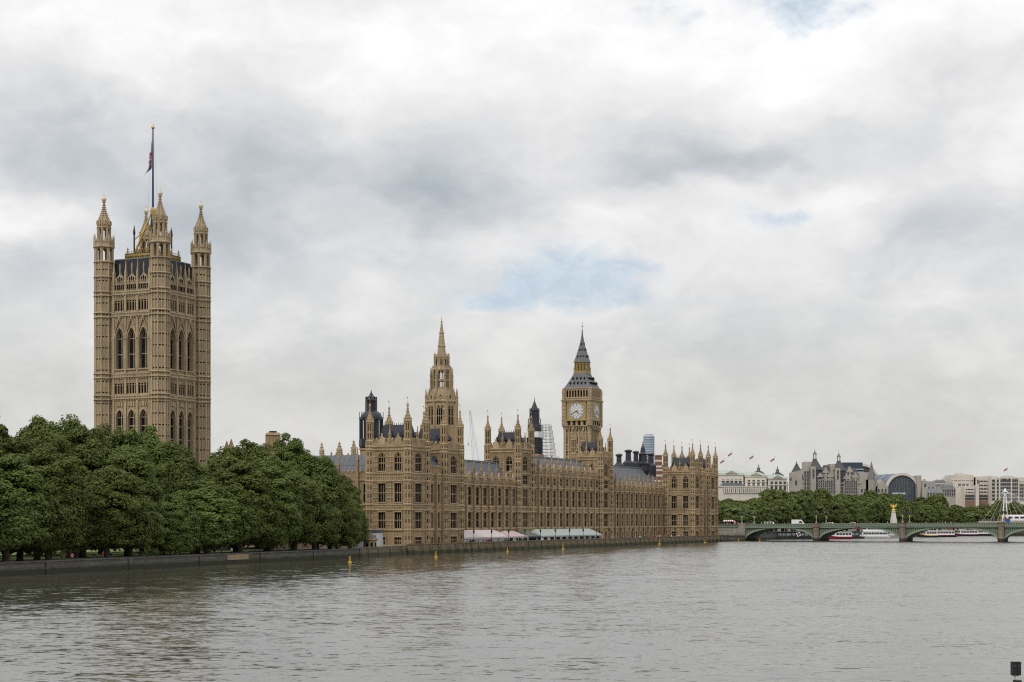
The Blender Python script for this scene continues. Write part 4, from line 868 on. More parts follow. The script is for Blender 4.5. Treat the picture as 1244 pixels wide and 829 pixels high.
# ================================================================== the clock tower
def clock_tower():
    S = 12.2; Y = 692.0; ox = at(717, Y); root = empty('clock_tower', (ox, Y, 1.5), RZ); B = 1.5
    tag(root, 'tall square clock tower with white dials and steep grey iron spire', 'clock tower')
    zz = lambda y: zy(y, Y) - B
    FS = ((0, 0, 0), (0, 1, 0), (-1, 0, 0)); FE = ((0, 0, 0), (1, 0, 0), (0, -1, 0)); FN = ((S, 0, 0), (0, 1, 0), (1, 0, 0)); FW_ = ((0, S, 0), (1, 0, 0), (0, 1, 0))
    zs = zz(517.5); q = MB(); q.box(.4, S - .4, .4, S - .4, 0, zs)
    for fr in (FS, FE, FN, FW_):
        q.frame(*fr)
        for k in range(8): s = .5 + k * (S - 1) / 7; w = .55 if k in (0, 7) else .26; q.box(s - w, s + w, -.4, .22 if k in (0, 7) else .05, 0, zs)
        for k in range(7):
            s = .5 + (k + .5) * (S - 1) / 7
            for z in np.arange(3, zs - 2, 5.2): q.box(s - .3, s + .3, -.4, -.12, z, z + .5, 1); q.box(s - .16, s + .16, -.4, -.36, z + 1, z + 4, 2)
        for z in np.arange(6, zs - 3, 10.4): q.box(-.1, S + .1, -.3, .14, z, z + .4, 1)
        q.box(-.3, S + .3, -.3, .5, zs - .5, zs, 1)
        for k in range(15): s = .3 + k * (S - .6) / 14; q.box(s - .16, s + .16, -.1, .42, zs - 1.5, zs - .5, 1)
    q.frame(); q.build('shaft', [TSTONE, TSTONE2, SHADE], root)
    # clock stage, corbelled out
    e = .55; zc0, zc1 = zs, zz(485.5); q = MB(); q.box(-e + .4, S + e - .4, -e + .4, S + e - .4, zc0, zc1)
    zt = zz(510.3); zd0, zd1 = zt + .2, zc1 - .9
    for fr in (FS, FE, FN, FW_):
        q.frame(*fr)
        for k in range(9):
            s = S / 2 + (k - 4) * 1.2; q.box(s - .36, s + .36, e - .4, e + .02, zc0 + .3, zt - .1, 2 if k % 2 else 1)
        for x0, x1 in ((-e, 1.15), (S - 1.15, S + e)):
            q.box(x0, x1, e - .45, e + .3, zc0, zc1)
            for z in np.arange(zc0 + 1, zc1 - 1, 1.6): q.box(x0 + .25, x1 - .25, e + .28, e + .42, z, z + .9, 1)
        q.box(-e, S + e, e - .3, e + .42, zc1 - .7, zc1, 1); q.box(-e - .2, S + e + .2, e - .3, e + .7, zc1 - .25, zc1 + .15, 1); q.box(-e, S + e, e - .3, e + .42, zt - .15, zt + .15, 1); q.box(-e, S + e, e - .2, e + .3, zc0, zc0 + .3, 1)
    q.frame(); q.build('clock_stage', [TSTONE, TSTONE2, SHADE], root)
    cz = (zd0 + zd1) / 2 - .1
    for fr in (FS, FE):
        q = MB().frame(*fr); c = S / 2; d0 = e - .05
        q.box(c - 4.25, c + 4.25, d0 - .35, d0 + .02, cz - 4.2, cz + 4.2, 0)
        for w in (4.1,): [q.box(c + sx * w - .16, c + sx * w + .16, d0, d0 + .2, cz - 4.2, cz + 4.2, 1) for sx in (-1, 1)]; [q.box(c - 4.2, c + 4.2, d0 + .02, d0 + .22, cz + sz * w - .16, cz + sz * w + .16, 1) for sz in (-1, 1)]
        for sx in (-1, 1):
            for sz in (-1, 1): q.ext([(c + sx * 3.8, cz + sz * 3.8), (c + sx * 2.2, cz + sz * 3.8), (c + sx * 3.8, cz + sz * 2.2)], d0 + .02, d0 + .1, 1)
        def disc(r, y0, y1, m): q.ext([(c + r * math.cos(2 * math.pi * k / 48), cz + r * math.sin(2 * math.pi * k / 48)) for k in range(48)], y0, y1, m)
        disc(3.75, d0 + .0, d0 + .13, 1); disc(3.55, d0 + .02, d0 + .16, 2)
        face_o = q.build('clock_face', [TSTONE2, GOLD, DIAL, IRON], root)
        q = MB().frame(*fr); f = d0 + .165; sg = 1 if fr is FE else -1             # sg: which way is clockwise seen from outside
        def P(ang, r): return (c + sg * r * math.sin(ang), cz + r * math.cos(ang))
        def strip(a0, r0, a1, r1, w, d=f):
            x0, z0 = P(a0, r0); x1, z1 = P(a1, r1); dx, dz = x1 - x0, z1 - z0; L = math.hypot(dx, dz); nx, nz = -dz / L * w / 2, dx / L * w / 2
            q.ext([(x0 + nx, z0 + nz), (x1 + nx, z1 + nz), (x1 - nx, z1 - nz), (x0 - nx, z0 - nz)], d, d + .03)
        for k in range(48): a = 2 * math.pi * k / 48; b = a + 2 * math.pi / 48; strip(a, 3.42, b, 3.42, .10); strip(a, 3.02, b, 3.02, .05); strip(a, 2.15, b, 2.15, .07); strip(a, 1.0, b, 1.0, .05)
        for k in range(60): a = 2 * math.pi * k / 60; strip(a, 3.05, a, 3.4, .07 if k % 5 else .14)
        for k in range(12): a = 2 * math.pi * (k + .5) / 12; strip(a, 1.05, a, 2.1, .04)
        ROM = ['XII', 'I', 'II', 'III', 'IIII', 'V', 'VI', 'VII', 'VIII', 'IX', 'X', 'XI']
        for k, t in enumerate(ROM):
            a = 2 * math.pi * k / 12; wd = {'I': .16, 'V': .34, 'X': .34}; tot = sum(wd[ch] for ch in t); cur = -tot / 2
            for ch in t:
                l = cur + .02; r_ = cur + wd[ch] - .02; m_ = (l + r_) / 2; A = lambda s, rr: (a + s / rr, rr)
                if ch == 'I': strip(*A(m_, 2.28), *A(m_, 2.9), .085)
                elif ch == 'V': strip(*A(l + .04, 2.9), *A(m_, 2.28), .08); strip(*A(r_ - .04, 2.9), *A(m_, 2.28), .05)
                else: strip(*A(l + .04, 2.9), *A(r_ - .04, 2.28), .08); strip(*A(r_ - .04, 2.9), *A(l + .04, 2.28), .05)
                cur += wd[ch]
        q.build('numerals', IRON, face_o)
        hand = lambda a, L, w: q.ext([P(a + math.pi, L * .22), P(a + 1.45, w), P(a, L), P(a - 1.45, w)], f + .06, f + .12)
        q = MB().frame(*fr); hand(R(140), 2.2, .26); q.build('hour_hand', IRON, face_o)
        q = MB().frame(*fr); hand(R(241), 3.3, .17); q.build('minute_hand', IRON, face_o)
    # belfry
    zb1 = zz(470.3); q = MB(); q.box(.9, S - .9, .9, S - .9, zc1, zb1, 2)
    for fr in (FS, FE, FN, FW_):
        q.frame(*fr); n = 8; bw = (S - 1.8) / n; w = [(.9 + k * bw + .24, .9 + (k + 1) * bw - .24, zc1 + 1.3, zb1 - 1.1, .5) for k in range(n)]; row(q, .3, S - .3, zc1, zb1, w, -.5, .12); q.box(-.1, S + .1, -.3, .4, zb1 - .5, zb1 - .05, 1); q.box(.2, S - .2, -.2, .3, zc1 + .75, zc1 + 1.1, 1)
    q.frame()
    for x in (0, S):
        for y in (0, S):
            q.lathe(x, y, [(.85, zc1), (.85, zb1 - .6)], 8, 0); q.lathe(x + (.5 if x else -.5), y + (.5 if y else -.5), [(.22, zc1), (.22, zc1 + 2.6), (.4, zc1 + 2.9), (.03, zc1 + 5.2)], 6, 1)
    q.build('belfry', [TSTONE, TSTONE2, SHADE], root)
    def conc(q, z0, z1, h0, h1, curve, m=0, n=6, skirt=.35):
        C = S / 2; prof = [(h0 + skirt, z0)] + [(h1 + (h0 - h1) * (1 - t) ** curve, z0 + .35 + (z1 - z0 - .35) * t) for t in np.linspace(0, 1, n)]
        q.lathe(C, C, [(h * 1.4142, z) for h, z in prof], 4, m, math.pi / 4)
        return lambda t: (h1 + (h0 - h1) * (1 - t) ** curve, z0 + .35 + (z1 - z0 - .35) * t)
    zr1 = zz(451.2); q = MB(); fn = conc(q, zb1, zr1, 5.85, 2.75, 1.15)
    C = S / 2
    for t, n in ((.22, 5), (.55, 4), (.8, 0)):
        h, z = fn(t)
        for k in range(n):
            s = (k - (n - 1) / 2) * 1.75
            for ax in range(2): 
                p = [(C - h - .12, C + s), (C + s, C - h - .12)][ax]; dx, dy = ((.5, .24), (.24, .5))[ax]; q.box(p[0] - dx, p[0] + dx, p[1] - dy, p[1] + dy, z - .1, z + .75, 2); q.box(p[0] - dx - .05, p[0] + dx + .05, p[1] - dy - .05, p[1] + dy + .05, z + .62, z + .76, 1); q.taper(p[0] - dx - .06, p[0] + dx + .06, p[1] - dy - .06, p[1] + dy + .06, z + .75, z + 1.25, dx * .9, dy * .9, 0)
    for k in range(7):                                          # ridges of the iron plates
        s = (k - 3) / 3.2
        for ax in range(2):
            pts = [(C - fn(t)[0] - .02, C + s * fn(t)[0], fn(t)[1]) if ax == 0 else (C + s * fn(t)[0], C - fn(t)[0] - .02, fn(t)[1]) for t in np.linspace(0, 1, 6)]
            for a, b in zip(pts[:-1], pts[1:]): q.bar(a, b, .06, 4, 0)
    LEADI = mat('grey_iron_plates', (.10, .105, .115), .5, .4, .6, .35, spec=.4)
    q.build('lower_roof', [LEADI, GOLD, SHADE], root)
    zl1 = zz(438.3); q = MB(); q.lathe(C, C, [(2.1 * 1.414, zr1), (2.1 * 1.414, zl1)], 4, 1, math.pi / 4); h = 2.62
    q.box(C - h - .25, C + h + .25, C - h - .25, C + h + .25, zr1 - .1, zr1 + .45)
    for k in range(8):
        s = -h + .15 + k * (2 * h - .3) / 7
        for fr in (((C, C - h, 0), (1, 0, 0), (0, -1, 0)), ((C - h, C, 0), (0, 1, 0), (-1, 0, 0)), ((C, C + h, 0), (1, 0, 0), (0, 1, 0)), ((C + h, C, 0), (0, 1, 0), (1, 0, 0))):
            q.frame(*fr); q.box(s - .15, s + .15, -.25, .0, zr1 + .4, zl1); q.frame()
            q.frame(*fr); q.box(-h, h, -.2, .03, zr1 + .45, zr1 + 1.2); q.box(-h, h, -.2, .04, zl1 - 1.0, zl1); q.frame() if k == 0 else q.frame()
    for sx in (-1, 1):
        for sy in (-1, 1): q.lathe(C + sx * (h + .2), C + sy * (h + .2), [(.14, zr1), (.14, zr1 + 1.5), (.25, zr1 + 1.8), (.02, zr1 + 3)], 6)
    q.build('gilded_lantern', [mat('lantern_gilding', (.42, .31, .11), .45, .35, 1.0, metal=.4), SHADE], root)
    zsp = zz(399.5); q = MB(); fn = conc(q, zl1, zsp, 2.75, .16, 1.55, 0, 9, .3)
    for t, n in ((.14, 3), (.36, 2), (.55, 1)):
        h, z = fn(t)
        for k in range(n):
            s = (k - (n - 1) / 2) * 1.25
            for ax in range(2): p = [(C - h, C + s), (C + s, C - h)][ax]; q.box(p[0] - .2, p[0] + .2, p[1] - .2, p[1] + .2, z - .1, z + .6, 2); q.taper(p[0] - .3, p[0] + .3, p[1] - .3, p[1] + .3, z + .6, z + 1.1, .27, .27, 0)
    q.build('spire', [LEADI, GOLD, SHADE], root)
    q = MB(); zt_ = zz(387.6); q.lathe(C, C, [(.1, zsp - .3), (.42, zsp + .1), (.12, zsp + .6), (.08, zt_ - 2.2), (.3, zt_ - 2), (.06, zt_ - 1.6), (.03, zt_)], 8)
    for a in (0, 1): d = (.75, 0) if a else (0, .75); q.bar((C - d[0], C - d[1], zt_ - 2.4), (C + d[0], C + d[1], zt_ - 2.4), .07, 4); q.bar((C - d[0] * .5, C - d[1] * .5, zt_ - 1), (C + d[0] * .5, C + d[1] * .5, zt_ - 1), .05, 4)
    q.build('finial', GOLD, root)
    for x in (-.6, S + .6):
        for y in (-.6, S + .6): pass
clock_tower()
# ================================================================== trees
def crown_mesh(name, seed, rx, h, zb, nc, nl, leaf, mtl, top=.62):
    """crown of leaf sprays: many small twig clumps through an uneven volume, each a shell of separate leaf blades"""
    rg = np.random.default_rng(seed); P = []; Nn = []; S = []
    lobes = [(rg.uniform(0, 2 * math.pi), rg.uniform(-.7, .9), rg.uniform(.10, .30), rg.uniform(.35, .75)) for _ in range(9)]
    for i in range(nc):
        u = 1 - 2 * ((i + .5) / nc); th = i * 2.39996 + rg.uniform(-.4, .4); r = math.sqrt(max(0, 1 - abs(u) ** (2.0 if u > 0 else 3.6)))
        f = rg.uniform(.80, 1.04) if rg.random() < .82 else rg.uniform(.3, .75)
        if rg.random() < .08: f = rg.uniform(1.05, 1.16)
        for la, lu, amp, wd in lobes: d = math.acos(max(-1, min(1, math.cos(th - la) * r * math.sqrt(max(0, 1 - lu * lu)) + u * lu))); f *= 1 + amp * math.exp(-(d / wd) ** 2) - .07
        zc = zb + (h - zb) * .46; hz = (h - zb) * (.54 if u > 0 else .46)
        wide = 1.0
        c = np.array([rx * r * math.cos(th) * f * wide, rx * r * math.sin(th) * f * wide, zc + hz * u * f])
        cr = rg.uniform(.15, .27) * rx * (.85 if u > .3 else 1.0); out = np.array([r * math.cos(th), r * math.sin(th), u * .9 + .25]); out /= np.linalg.norm(out)
        d = rg.normal(size=(nl, 3)); d += out * .55; d /= np.linalg.norm(d, axis=1)[:, None]
        p = c + d * cr * np.array([1.08, 1.08, .66]) * rg.uniform(.55, 1.12, (nl, 1)); p[:, 2] -= .12 * cr * (d[:, 0] ** 2 + d[:, 1] ** 2)
        n = d * .9 + out * .5 + rg.normal(size=(nl, 3)) * .38 + np.array([0, 0, .35]); P.append(p); Nn.append(n); S.append(leaf * rg.uniform(.6, 1.35, nl))
    P = np.concatenate(P); Nn = np.concatenate(Nn); S = np.concatenate(S); Nn /= np.linalg.norm(Nn, axis=1)[:, None]
    k = P[:, 2] > (rg.uniform(.9, 3.6, len(P)) if zb > -9 and h > 10 else .05); P, Nn, S = P[k], Nn[k], S[k]
    a = np.cross(Nn, rg.normal(size=P.shape)); a /= np.linalg.norm(a, axis=1)[:, None]; b = np.cross(Nn, a)
    n = len(P); V_ = np.empty((n, 4, 3)); s = S[:, None]
    V_[:, 0] = P - a * s * .62; V_[:, 1] = P + b * s * .38 + Nn * s * .1; V_[:, 2] = P + a * s * .62; V_[:, 3] = P - b * s * .38 + Nn * s * .1
    me = bpy.data.meshes.new(name); me.vertices.add(n * 4); me.vertices.foreach_set('co', V_.reshape(-1).astype(np.float32))
    me.loops.add(n * 4); me.loops.foreach_set('vertex_index', np.arange(n * 4, dtype=np.int32)); me.polygons.add(n)
    me.polygons.foreach_set('loop_start', np.arange(0, n * 4, 4, dtype=np.int32)); me.materials.append(mtl); me.update(calc_edges=True); me.validate()
    return me
def trunk_mesh(name, seed, h, zb, rx, r0):
    rg = random.Random(seed); q = MB(); top = Vector((rg.uniform(-.4, .4), rg.uniform(-.4, .4), zb * .95)); pts = [Vector((0, 0, -.6)), Vector((.05, 0, zb * .4)), top]
    for k, (a, b) in enumerate(zip(pts[:-1], pts[1:])): q.bar(a, b, r0 * (1.25 - .2 * k), 10, 0, r0 * (1.05 - .2 * k))
    for i in range(7):
        a = 2 * math.pi * i / 7 + rg.uniform(-.3, .3); d = Vector((math.cos(a), math.sin(a), 0)); s = top + Vector((0, 0, rg.uniform(-.8, .6)))
        m1 = s + d * rx * .28 + Vector((0, 0, h * .16)); m2 = m1 + d * rx * rg.uniform(.2, .34) + Vector((0, 0, h * rg.uniform(.10, .26)))
        q.bar(s, m1, r0 * .5, 7, 0, r0 * .34); q.bar(m1, m2, r0 * .33, 6, 0, r0 * .13)
        q.bar(m1, m1 + d.cross(Vector((0, 0, 1))) * rx * .25 + Vector((0, 0, h * .13)), r0 * .22, 5, 0, r0 * .08)
    q.bar(top, top + Vector((rg.uniform(-.5, .5), rg.uniform(-.5, .5), h * .45)), r0 * .6, 7, 0, r0 * .15)
    o = q.build(name, BARK); me = o.data; bpy.data.objects.remove(o); return me
NEAR = [(crown_mesh('plane_crown', 11 + i, 7.6, 24, (-3, -2, -3.5, -1.5, -2.5, -4)[i], 300, 200, .42, LEAF), trunk_mesh('plane_trunk', 5 + i, 24, 4.0, 7.0, .50)) for i in range(6)]
FAR = [(crown_mesh('far_crown', 71 + i, 7.2, 20, 2.6, 150, 80, .80, LEAF2), trunk_mesh('far_trunk', 45 + i, 20, 4, 7, .5)) for i in range(5)]
ORD = 'first second third fourth fifth sixth seventh eighth ninth tenth eleventh twelfth thirteenth fourteenth fifteenth sixteenth seventeenth eighteenth nineteenth twentieth twenty-first twenty-second twenty-third twenty-fourth twenty-fifth twenty-sixth twenty-seventh twenty-eighth twenty-ninth thirtieth'.split()
def plant(kind, loc, h, w, rot, label, group, cat='tree', name='plane_tree', H=24.0, RX=7.6):
    root = empty(name, loc, rot); tag(root, label, cat, group)
    for nm, me in (('crown', kind[0]), ('trunk', kind[1])):
        o = bpy.data.objects.new(nm, me); COL.objects.link(o); o.parent = root; o.scale = (w / RX, w / RX, h / H)
    return root
SIL = [(-60, 472), (0, 480), (30, 484), (60, 487), (85, 494), (112, 498), (130, 498), (150, 504), (185, 516), (212, 532), (232, 562), (252, 562), (272, 540), (292, 520), (312, 534), (338, 518), (365, 528), (386, 548), (400, 560), (420, 574), (433, 590), (443, 604)]
def sil(tab, px): return float(np.interp(px, [t[0] for t in tab], [t[1] for t in tab]))
rr = random.Random(4)
rows_ = [(6.5, [-26, -14, -2, 10.5, 23, 36, 48, 60, 73, 85, 97, 109, 120, 130, 139], 'by the river wall', 0), (21, [-18, -4, 10, 24, 38, 53, 68, 82, 96, 110, 124, 137, 150], 'in the second garden row', 1), (37, [-10, 8, 26, 44, 62, 80, 98, 116, 134, 152], 'in the third garden row', 2)]
for d, ss, ph, r_ in rows_:
    for i, s in enumerate(ss[::-1]):
        p = gar(s + rr.uniform(-1.5, 1.5), d + rr.uniform(-1.5, 1.5)); px = 622 + FPX * p.x / p.y
        top = zy(sil(SIL, px), p.y); w = rr.uniform(7.6, 9.4)
        if r_ == 0: top = min(top, rr.uniform(20.5, 24.5)) * rr.uniform(.90, 1.0)
        if px > 395: w = min(w, max(4.5, (439 - px) / FPX * p.y * .92 + .8)); 
        h = (top - 1.5) * (rr.uniform(1.06, 1.15) if r_ else 1.08)
        if h < 8: continue
        if r_ == 0 and i == 7: h, w = h * .72, 6.2                 # a younger tree leans out over the walk here
        plant(NEAR[(i * 5 + r_ * 2) % 6], p, h, w, rr.uniform(0, 6.28), f'full leafed green plane tree {ph}, {ORD[i]} from the palace', 'plane trees in the riverside garden')
for px_, Y_, tp_, nm_ in ((24, 272, 500, 'filling the gap by the edge of the view behind the wall row'), (234, 318, 566, 'of lower crown in the dip by the square tower'), (409, 390, 556, 'nearest the slate roofed south range of the palace'), (424, 384, 572, 'closest to the pale site cabin')):
    plant(NEAR[2], Vector((at(px_, Y_), Y_, 1.5)), zy(tp_, Y_) - 1.5, 8.0 if px_ < 400 else 5.0 if px_ < 415 else 3.9, 1.0, 'green plane tree ' + nm_, 'plane trees in the riverside garden')
# low shrubs along the back of the lawn
BUSH = [(crown_mesh('bush_crown', 171 + i, 3.4, 4.0, .1, 60, 90, .34, LEAF), None) for i in range(2)]
for i in range(20):
    p = gar(-30 + i * 11.2 + rr.uniform(-2, 2), 46 + rr.uniform(-3, 3)); o = bpy.data.objects.new('garden_shrub', BUSH[i % 2][0]); COL.objects.link(o); o.location = p; o.rotation_euler.z = rr.uniform(0, 6); o.scale = (2.1, 2.1, rr.uniform(1.2, 1.9))
    tag(o, f'dark round shrub at the back of the garden lawn, {ORD[i]} counted towards the palace', 'shrub', 'shrubs behind the lawn')

# the far embankment beyond the bridge
SILF = [(860, 598), (880, 597), (905, 599), (922, 596), (935, 586), (948, 581), (962, 581), (978, 581), (995, 584), (1020, 587), (1040, 588), (1056, 584), (1075, 586), (1092, 591), (1105, 600), (1130, 591), (1142, 592), (1158, 600), (1170, 607), (1190, 605), (1205, 602), (1222, 602), (1240, 599), (1300, 598)]
def along(pts, s):
    for (x0, y0), (x1, y1) in zip(pts[:-1], pts[1:]):
        L = math.hypot(x1 - x0, y1 - y0)
        if s <= L: return Vector((x0 + (x1 - x0) * s / L, y0 + (y1 - y0) * s / L, 0)), Vector(((x1 - x0) / L, (y1 - y0) / L, 0))
        s -= L
    return Vector((x1, y1, 0)), Vector((1, 0, 0))
EMB = [(104, 712), (150, 800), (255, 920), (420, 1010)]
def far_tree(i, r_, p, ftop, ph):
    px = 622 + FPX * p.x / p.y
    if px < 858 or px > 1290: return False
    top = zy(sil(SILF, px), p.y); top = top * ftop
    h = min(max(top - 1.5, 9), 31) * rr.uniform(.93, 1.02)
    plant(FAR[(i * 3 + r_) % 5], p, h, rr.uniform(6.6, 8.6), rr.uniform(0, 6.28), f'round green tree {ph}, {ORD[i]} from the palace', 'trees along the far embankment', name='embankment_tree', H=20.0, RX=7.2); return True
k = 0
for s in np.arange(0, 330, 11.0):
    p, d = along(EMB, s); n = Vector((-d.y, d.x, 0)); q = p + n * (7 + rr.uniform(-1.5, 1.5)) + Vector((0, 0, 1.5))
    if far_tree(k, 0, q, rr.uniform(.74, .88), 'beside the far river wall'): k += 1
k = 0
for s in np.arange(-6, 330, 11.5):
    p, d = along(EMB, max(0, s)); n = Vector((-d.y, d.x, 0)); q = p + d * min(0, s) + n * (24 + rr.uniform(-2, 2)) + Vector((0, 0, 1.5))
    if far_tree(k, 1, q, rr.uniform(.92, 1.0), 'in the second row beyond the bridge'): k += 1
k = 0
for px, Y in ((866, 742), (884, 738), (902, 745), (920, 760), (936, 800), (950, 815), (963, 822), (978, 850), (1058, 930), (1136, 985), (872, 720), (890, 716), (908, 722)):
    if far_tree(k, 2, Vector((at(px, Y), Y, 1.5)), rr.uniform(.95, 1.02) if Y > 735 else .85, 'standing back from the far wall'): k += 1
# ================================================================== the bridge
BA = R(20); BO = Vector((97.0, 676.0, 0)); BU = Vector((math.cos(BA), -math.sin(BA), 0)); BN = Vector((math.sin(BA), math.cos(BA), 0))
def br(s, y, z=0): return BO + BU * s + BN * y + Vector((0, 0, z))
def bs(px, y=0):                                                 # place along the bridge that lies on a given bearing
    k = (px - 622) / FPX; o = BO + BN * y; return (o.y * k - o.x) / (BU.x - BU.y * k)
bridge = empty('arched_bridge', BO, -BA); tag(bridge, 'pale green low arched road bridge with granite piers crossing the river', 'bridge')
PX = [0, 31, 66, 104.4, 143, 181.5, 216.5, 247.5]; DK = 6.0; W_ = 26
def camber(s): return .55 * math.sin(math.pi * max(0, min(247.5, s)) / 247.5)
mb = MB(); N_ = 60
for k in range(N_):
    a, b = 247.5 * k / N_, 247.5 * (k + 1) / N_; za, zb = DK + camber(a), DK + camber(b)
    mb.hexa([(a, .4, za - .7), (b, .4, zb - .7), (b, W_ - .4, zb - .7), (a, W_ - .4, za - .7), (a, .4, za), (b, .4, zb), (b, W_ - .4, zb), (a, W_ - .4, za)], 0)
mb.box(-45, 0, .4, W_ - .4, 4.5, DK); mb.build('roadway', ASPH, bridge)
def para(y0, y1, nm):
    mb = MB()
    for k in range(N_ * 2):
        a, b = 247.5 * k / N_ / 2, 247.5 * (k + 1) / N_ / 2; za, zb = DK + camber(a), DK + camber(b)
        for z0, z1, e, m in ((-.65, -.3, .28, 0), (-.3, -.12, .15, 1), (-.12, .12, .32, 0), (.12, .92, .0, 1), (.92, 1.12, .14, 0)):
            mb.hexa([(a, y0 - e, za + z0), (b, y0 - e, zb + z0), (b, y1 + e, zb + z0), (a, y1 + e, za + z0), (a, y0 - e, za + z1), (b, y0 - e, zb + z1), (b, y1 + e, zb + z1), (a, y1 + e, za + z1)], m)
        for t in (.25, .75): s = a + (b - a) * t; z = DK + camber(s); mb.box(s - .26, s + .26, y0 - .05, y0 - .004, z + .2, z + .86, 0)
    mb.box(-45, 0, y0, y1, DK + .1, DK + 1.1, 1); mb.box(-45, 0, y0 - .15, y1 + .15, DK - .2, DK + .1, 0)
    mb.build(nm, [BRGREEN, BRDARK], bridge)
para(0, .35, 'parapet'); para(W_ - .35, W_, 'parapet')
def soffit(s, s0, s1):
    x = (s - (s0 + s1) / 2) / ((s1 - s0) / 2); return .35 + (4.85 + camber((s0 + s1) / 2) * .8) * math.sqrt(max(0, 1 - x * x * .985))
for i in range(7):
    s0, s1 = PX[i] + 1.35, PX[i + 1] - 1.35; n = 28; mb = MB(); xs = [s0 + (s1 - s0) * (.5 - .5 * math.cos(math.pi * k / n)) for k in range(n + 1)]
    def rib_(y0, y1, t):
        mb = MB()
        for a, b in zip(xs[:-1], xs[1:]):
            za, zb = soffit(a, s0, s1), soffit(b, s0, s1); ta = t + .5 * abs(2 * (a - s0) / (s1 - s0) - 1) ** 3; tb = t + .5 * abs(2 * (b - s0) / (s1 - s0) - 1) ** 3
            mb.hexa([(a, y0, za), (b, y0, zb), (b, y1, zb), (a, y1, za), (a, y0, min(za + ta, DK - .3)), (b, y0, min(zb + tb, DK - .3)), (b, y1, min(zb + tb, DK - .3)), (a, y1, min(za + ta, DK - .3))], 0)
        return mb
    o = MB()
    for a, b in zip(xs[:-1], xs[1:]):
        za, zb = min(soffit(a, s0, s1) + .3, DK - .72), min(soffit(b, s0, s1) + .3, DK - .72); o.hexa([(a, .75, za), (b, .75, zb), (b, W_ - .75, zb), (a, W_ - .75, za), (a, .75, za + .15), (b, .75, zb + .15), (b, W_ - .75, zb + .15), (a, W_ - .75, za + .15)], 1)
    o = o.build('arch', [BRGREEN, BRDARK], bridge)
    rib_(.15, .75, .62).build('arch_rib', [BRGREEN, BRDARK], o); rib_(W_ - .75, W_ - .15, .62).build('arch_rib', [BRGREEN, BRDARK], o)
    mb = MB()
    for a, b in zip(xs[:-1], xs[1:]):
        # open spandrel: a back plate and pierced uprights
        t0, t1 = DK + camber(a) - .66, DK + camber(b) - .66; la, lb = soffit(a, s0, s1) + .6, soffit(b, s0, s1) + .6
        if t0 - la > .15: mb.hexa([(a, .42, la - .4), (b, .42, min(lb, t1) - .4), (b, .6, min(lb, t1) - .4), (a, .6, la - .4), (a, .42, t0), (b, .42, t1), (b, .6, t1), (a, .6, t0)], 1)
    for sg in (0, 1):
        for k in range(9):
            s = (s0 + .4 + k * .75) if sg == 0 else (s1 - .4 - k * .75); z0 = soffit(s, s0, s1) + .55; z1 = DK + camber(s) - .66
            if z1 - z0 < .3: continue
            mb.box(s - .09, s + .09, .24, .40, z0, z1, 0)
            if k % 2 == 0 and z1 - z0 > .9:
                r = min(.62, (z1 - z0) * .4); pts = [(s + .37 + r * math.cos(2 * math.pi * j / 14), .33, (z0 + z1) / 2 + r * math.sin(2 * math.pi * j / 14)) for j in range(15)]
                for p, q_ in zip(pts[:-1], pts[1:]): mb.bar(p, q_, .08, 4, 0)
    mb.build('spandrel', [BRGREEN, BRDARK], o)
for i in range(1, 7):
    s = PX[i]; mb = MB(); c = camber(s)
    mb.prism([(s - 1.35, 0), (s, -2.6), (s + 1.35, 0), (s + 1.35, W_), (s, W_ + 2.6), (s - 1.35, W_)], -4, 1.2); mb.prism([(s - 1.5, -.3), (s, -2.9), (s + 1.5, -.3), (s + 1.5, W_ + .3), (s, W_ + 2.9), (s - 1.5, W_ + .3)], 1.2, 1.6)
    mb.box(s - 1.3, s + 1.3, .2, W_ - .2, 1.6, DK - .75)
    for y in (-.55, W_ + .55):
        mb.lathe(s, y, [(1.5, 1.6), (1.3, 2.1), (1.25, DK + c - .5), (1.5, DK + c - .3), (1.5, DK + c), (1.25, DK + c + .1), (1.25, DK + c + 1.0), (1.45, DK + c + 1.1), (1.45, DK + c + 1.3)], 8)
    mb.build('pier', tidemat('pier_granite_tide', (.27, .215, .165), (.05, .045, .032), .9), bridge)
mb = MB(); mb.box(-45, -1.4, .1, 1.2, -3, DK - .2); mb.box(-45, 0, 1.2, W_ - 1, -1, 4.5); mb.box(-1.6, 1.35, -.5, W_, -4, DK + 1.2); mb.box(-1.8, 1.5, -.7, .2, DK + 1.2, DK + 1.45)
rg = random.Random(3)
for k in range(60): s = -26 + rg.random() * 25; z = rg.random() * 2.2; mb.box(s, s + rg.uniform(.6, 1.5), -.5 - (2.2 - z) * .5, .2, z - .8, z + rg.uniform(.2, .6))
mb.build('abutment', tidemat('abutment_stone', (.36, .33, .28), (.055, .05, .04), 2.4), bridge)
for s in (bs(1042), bs(1154)):                                   # paired red navigation discs on the crown of an arch
    mb = MB(); mb.box(s - .9, s + .9, -.5, .1, 4.9, 5.9, 1)
    for sx in (-.45, .45): mb.ext([(s + sx + .36 * math.cos(2 * math.pi * k / 16), 5.4 + .36 * math.sin(2 * math.pi * k / 16)) for k in range(16)], -.58, -.5, 0)
    mb.build('signal_discs', [RED, BLACK], bridge)
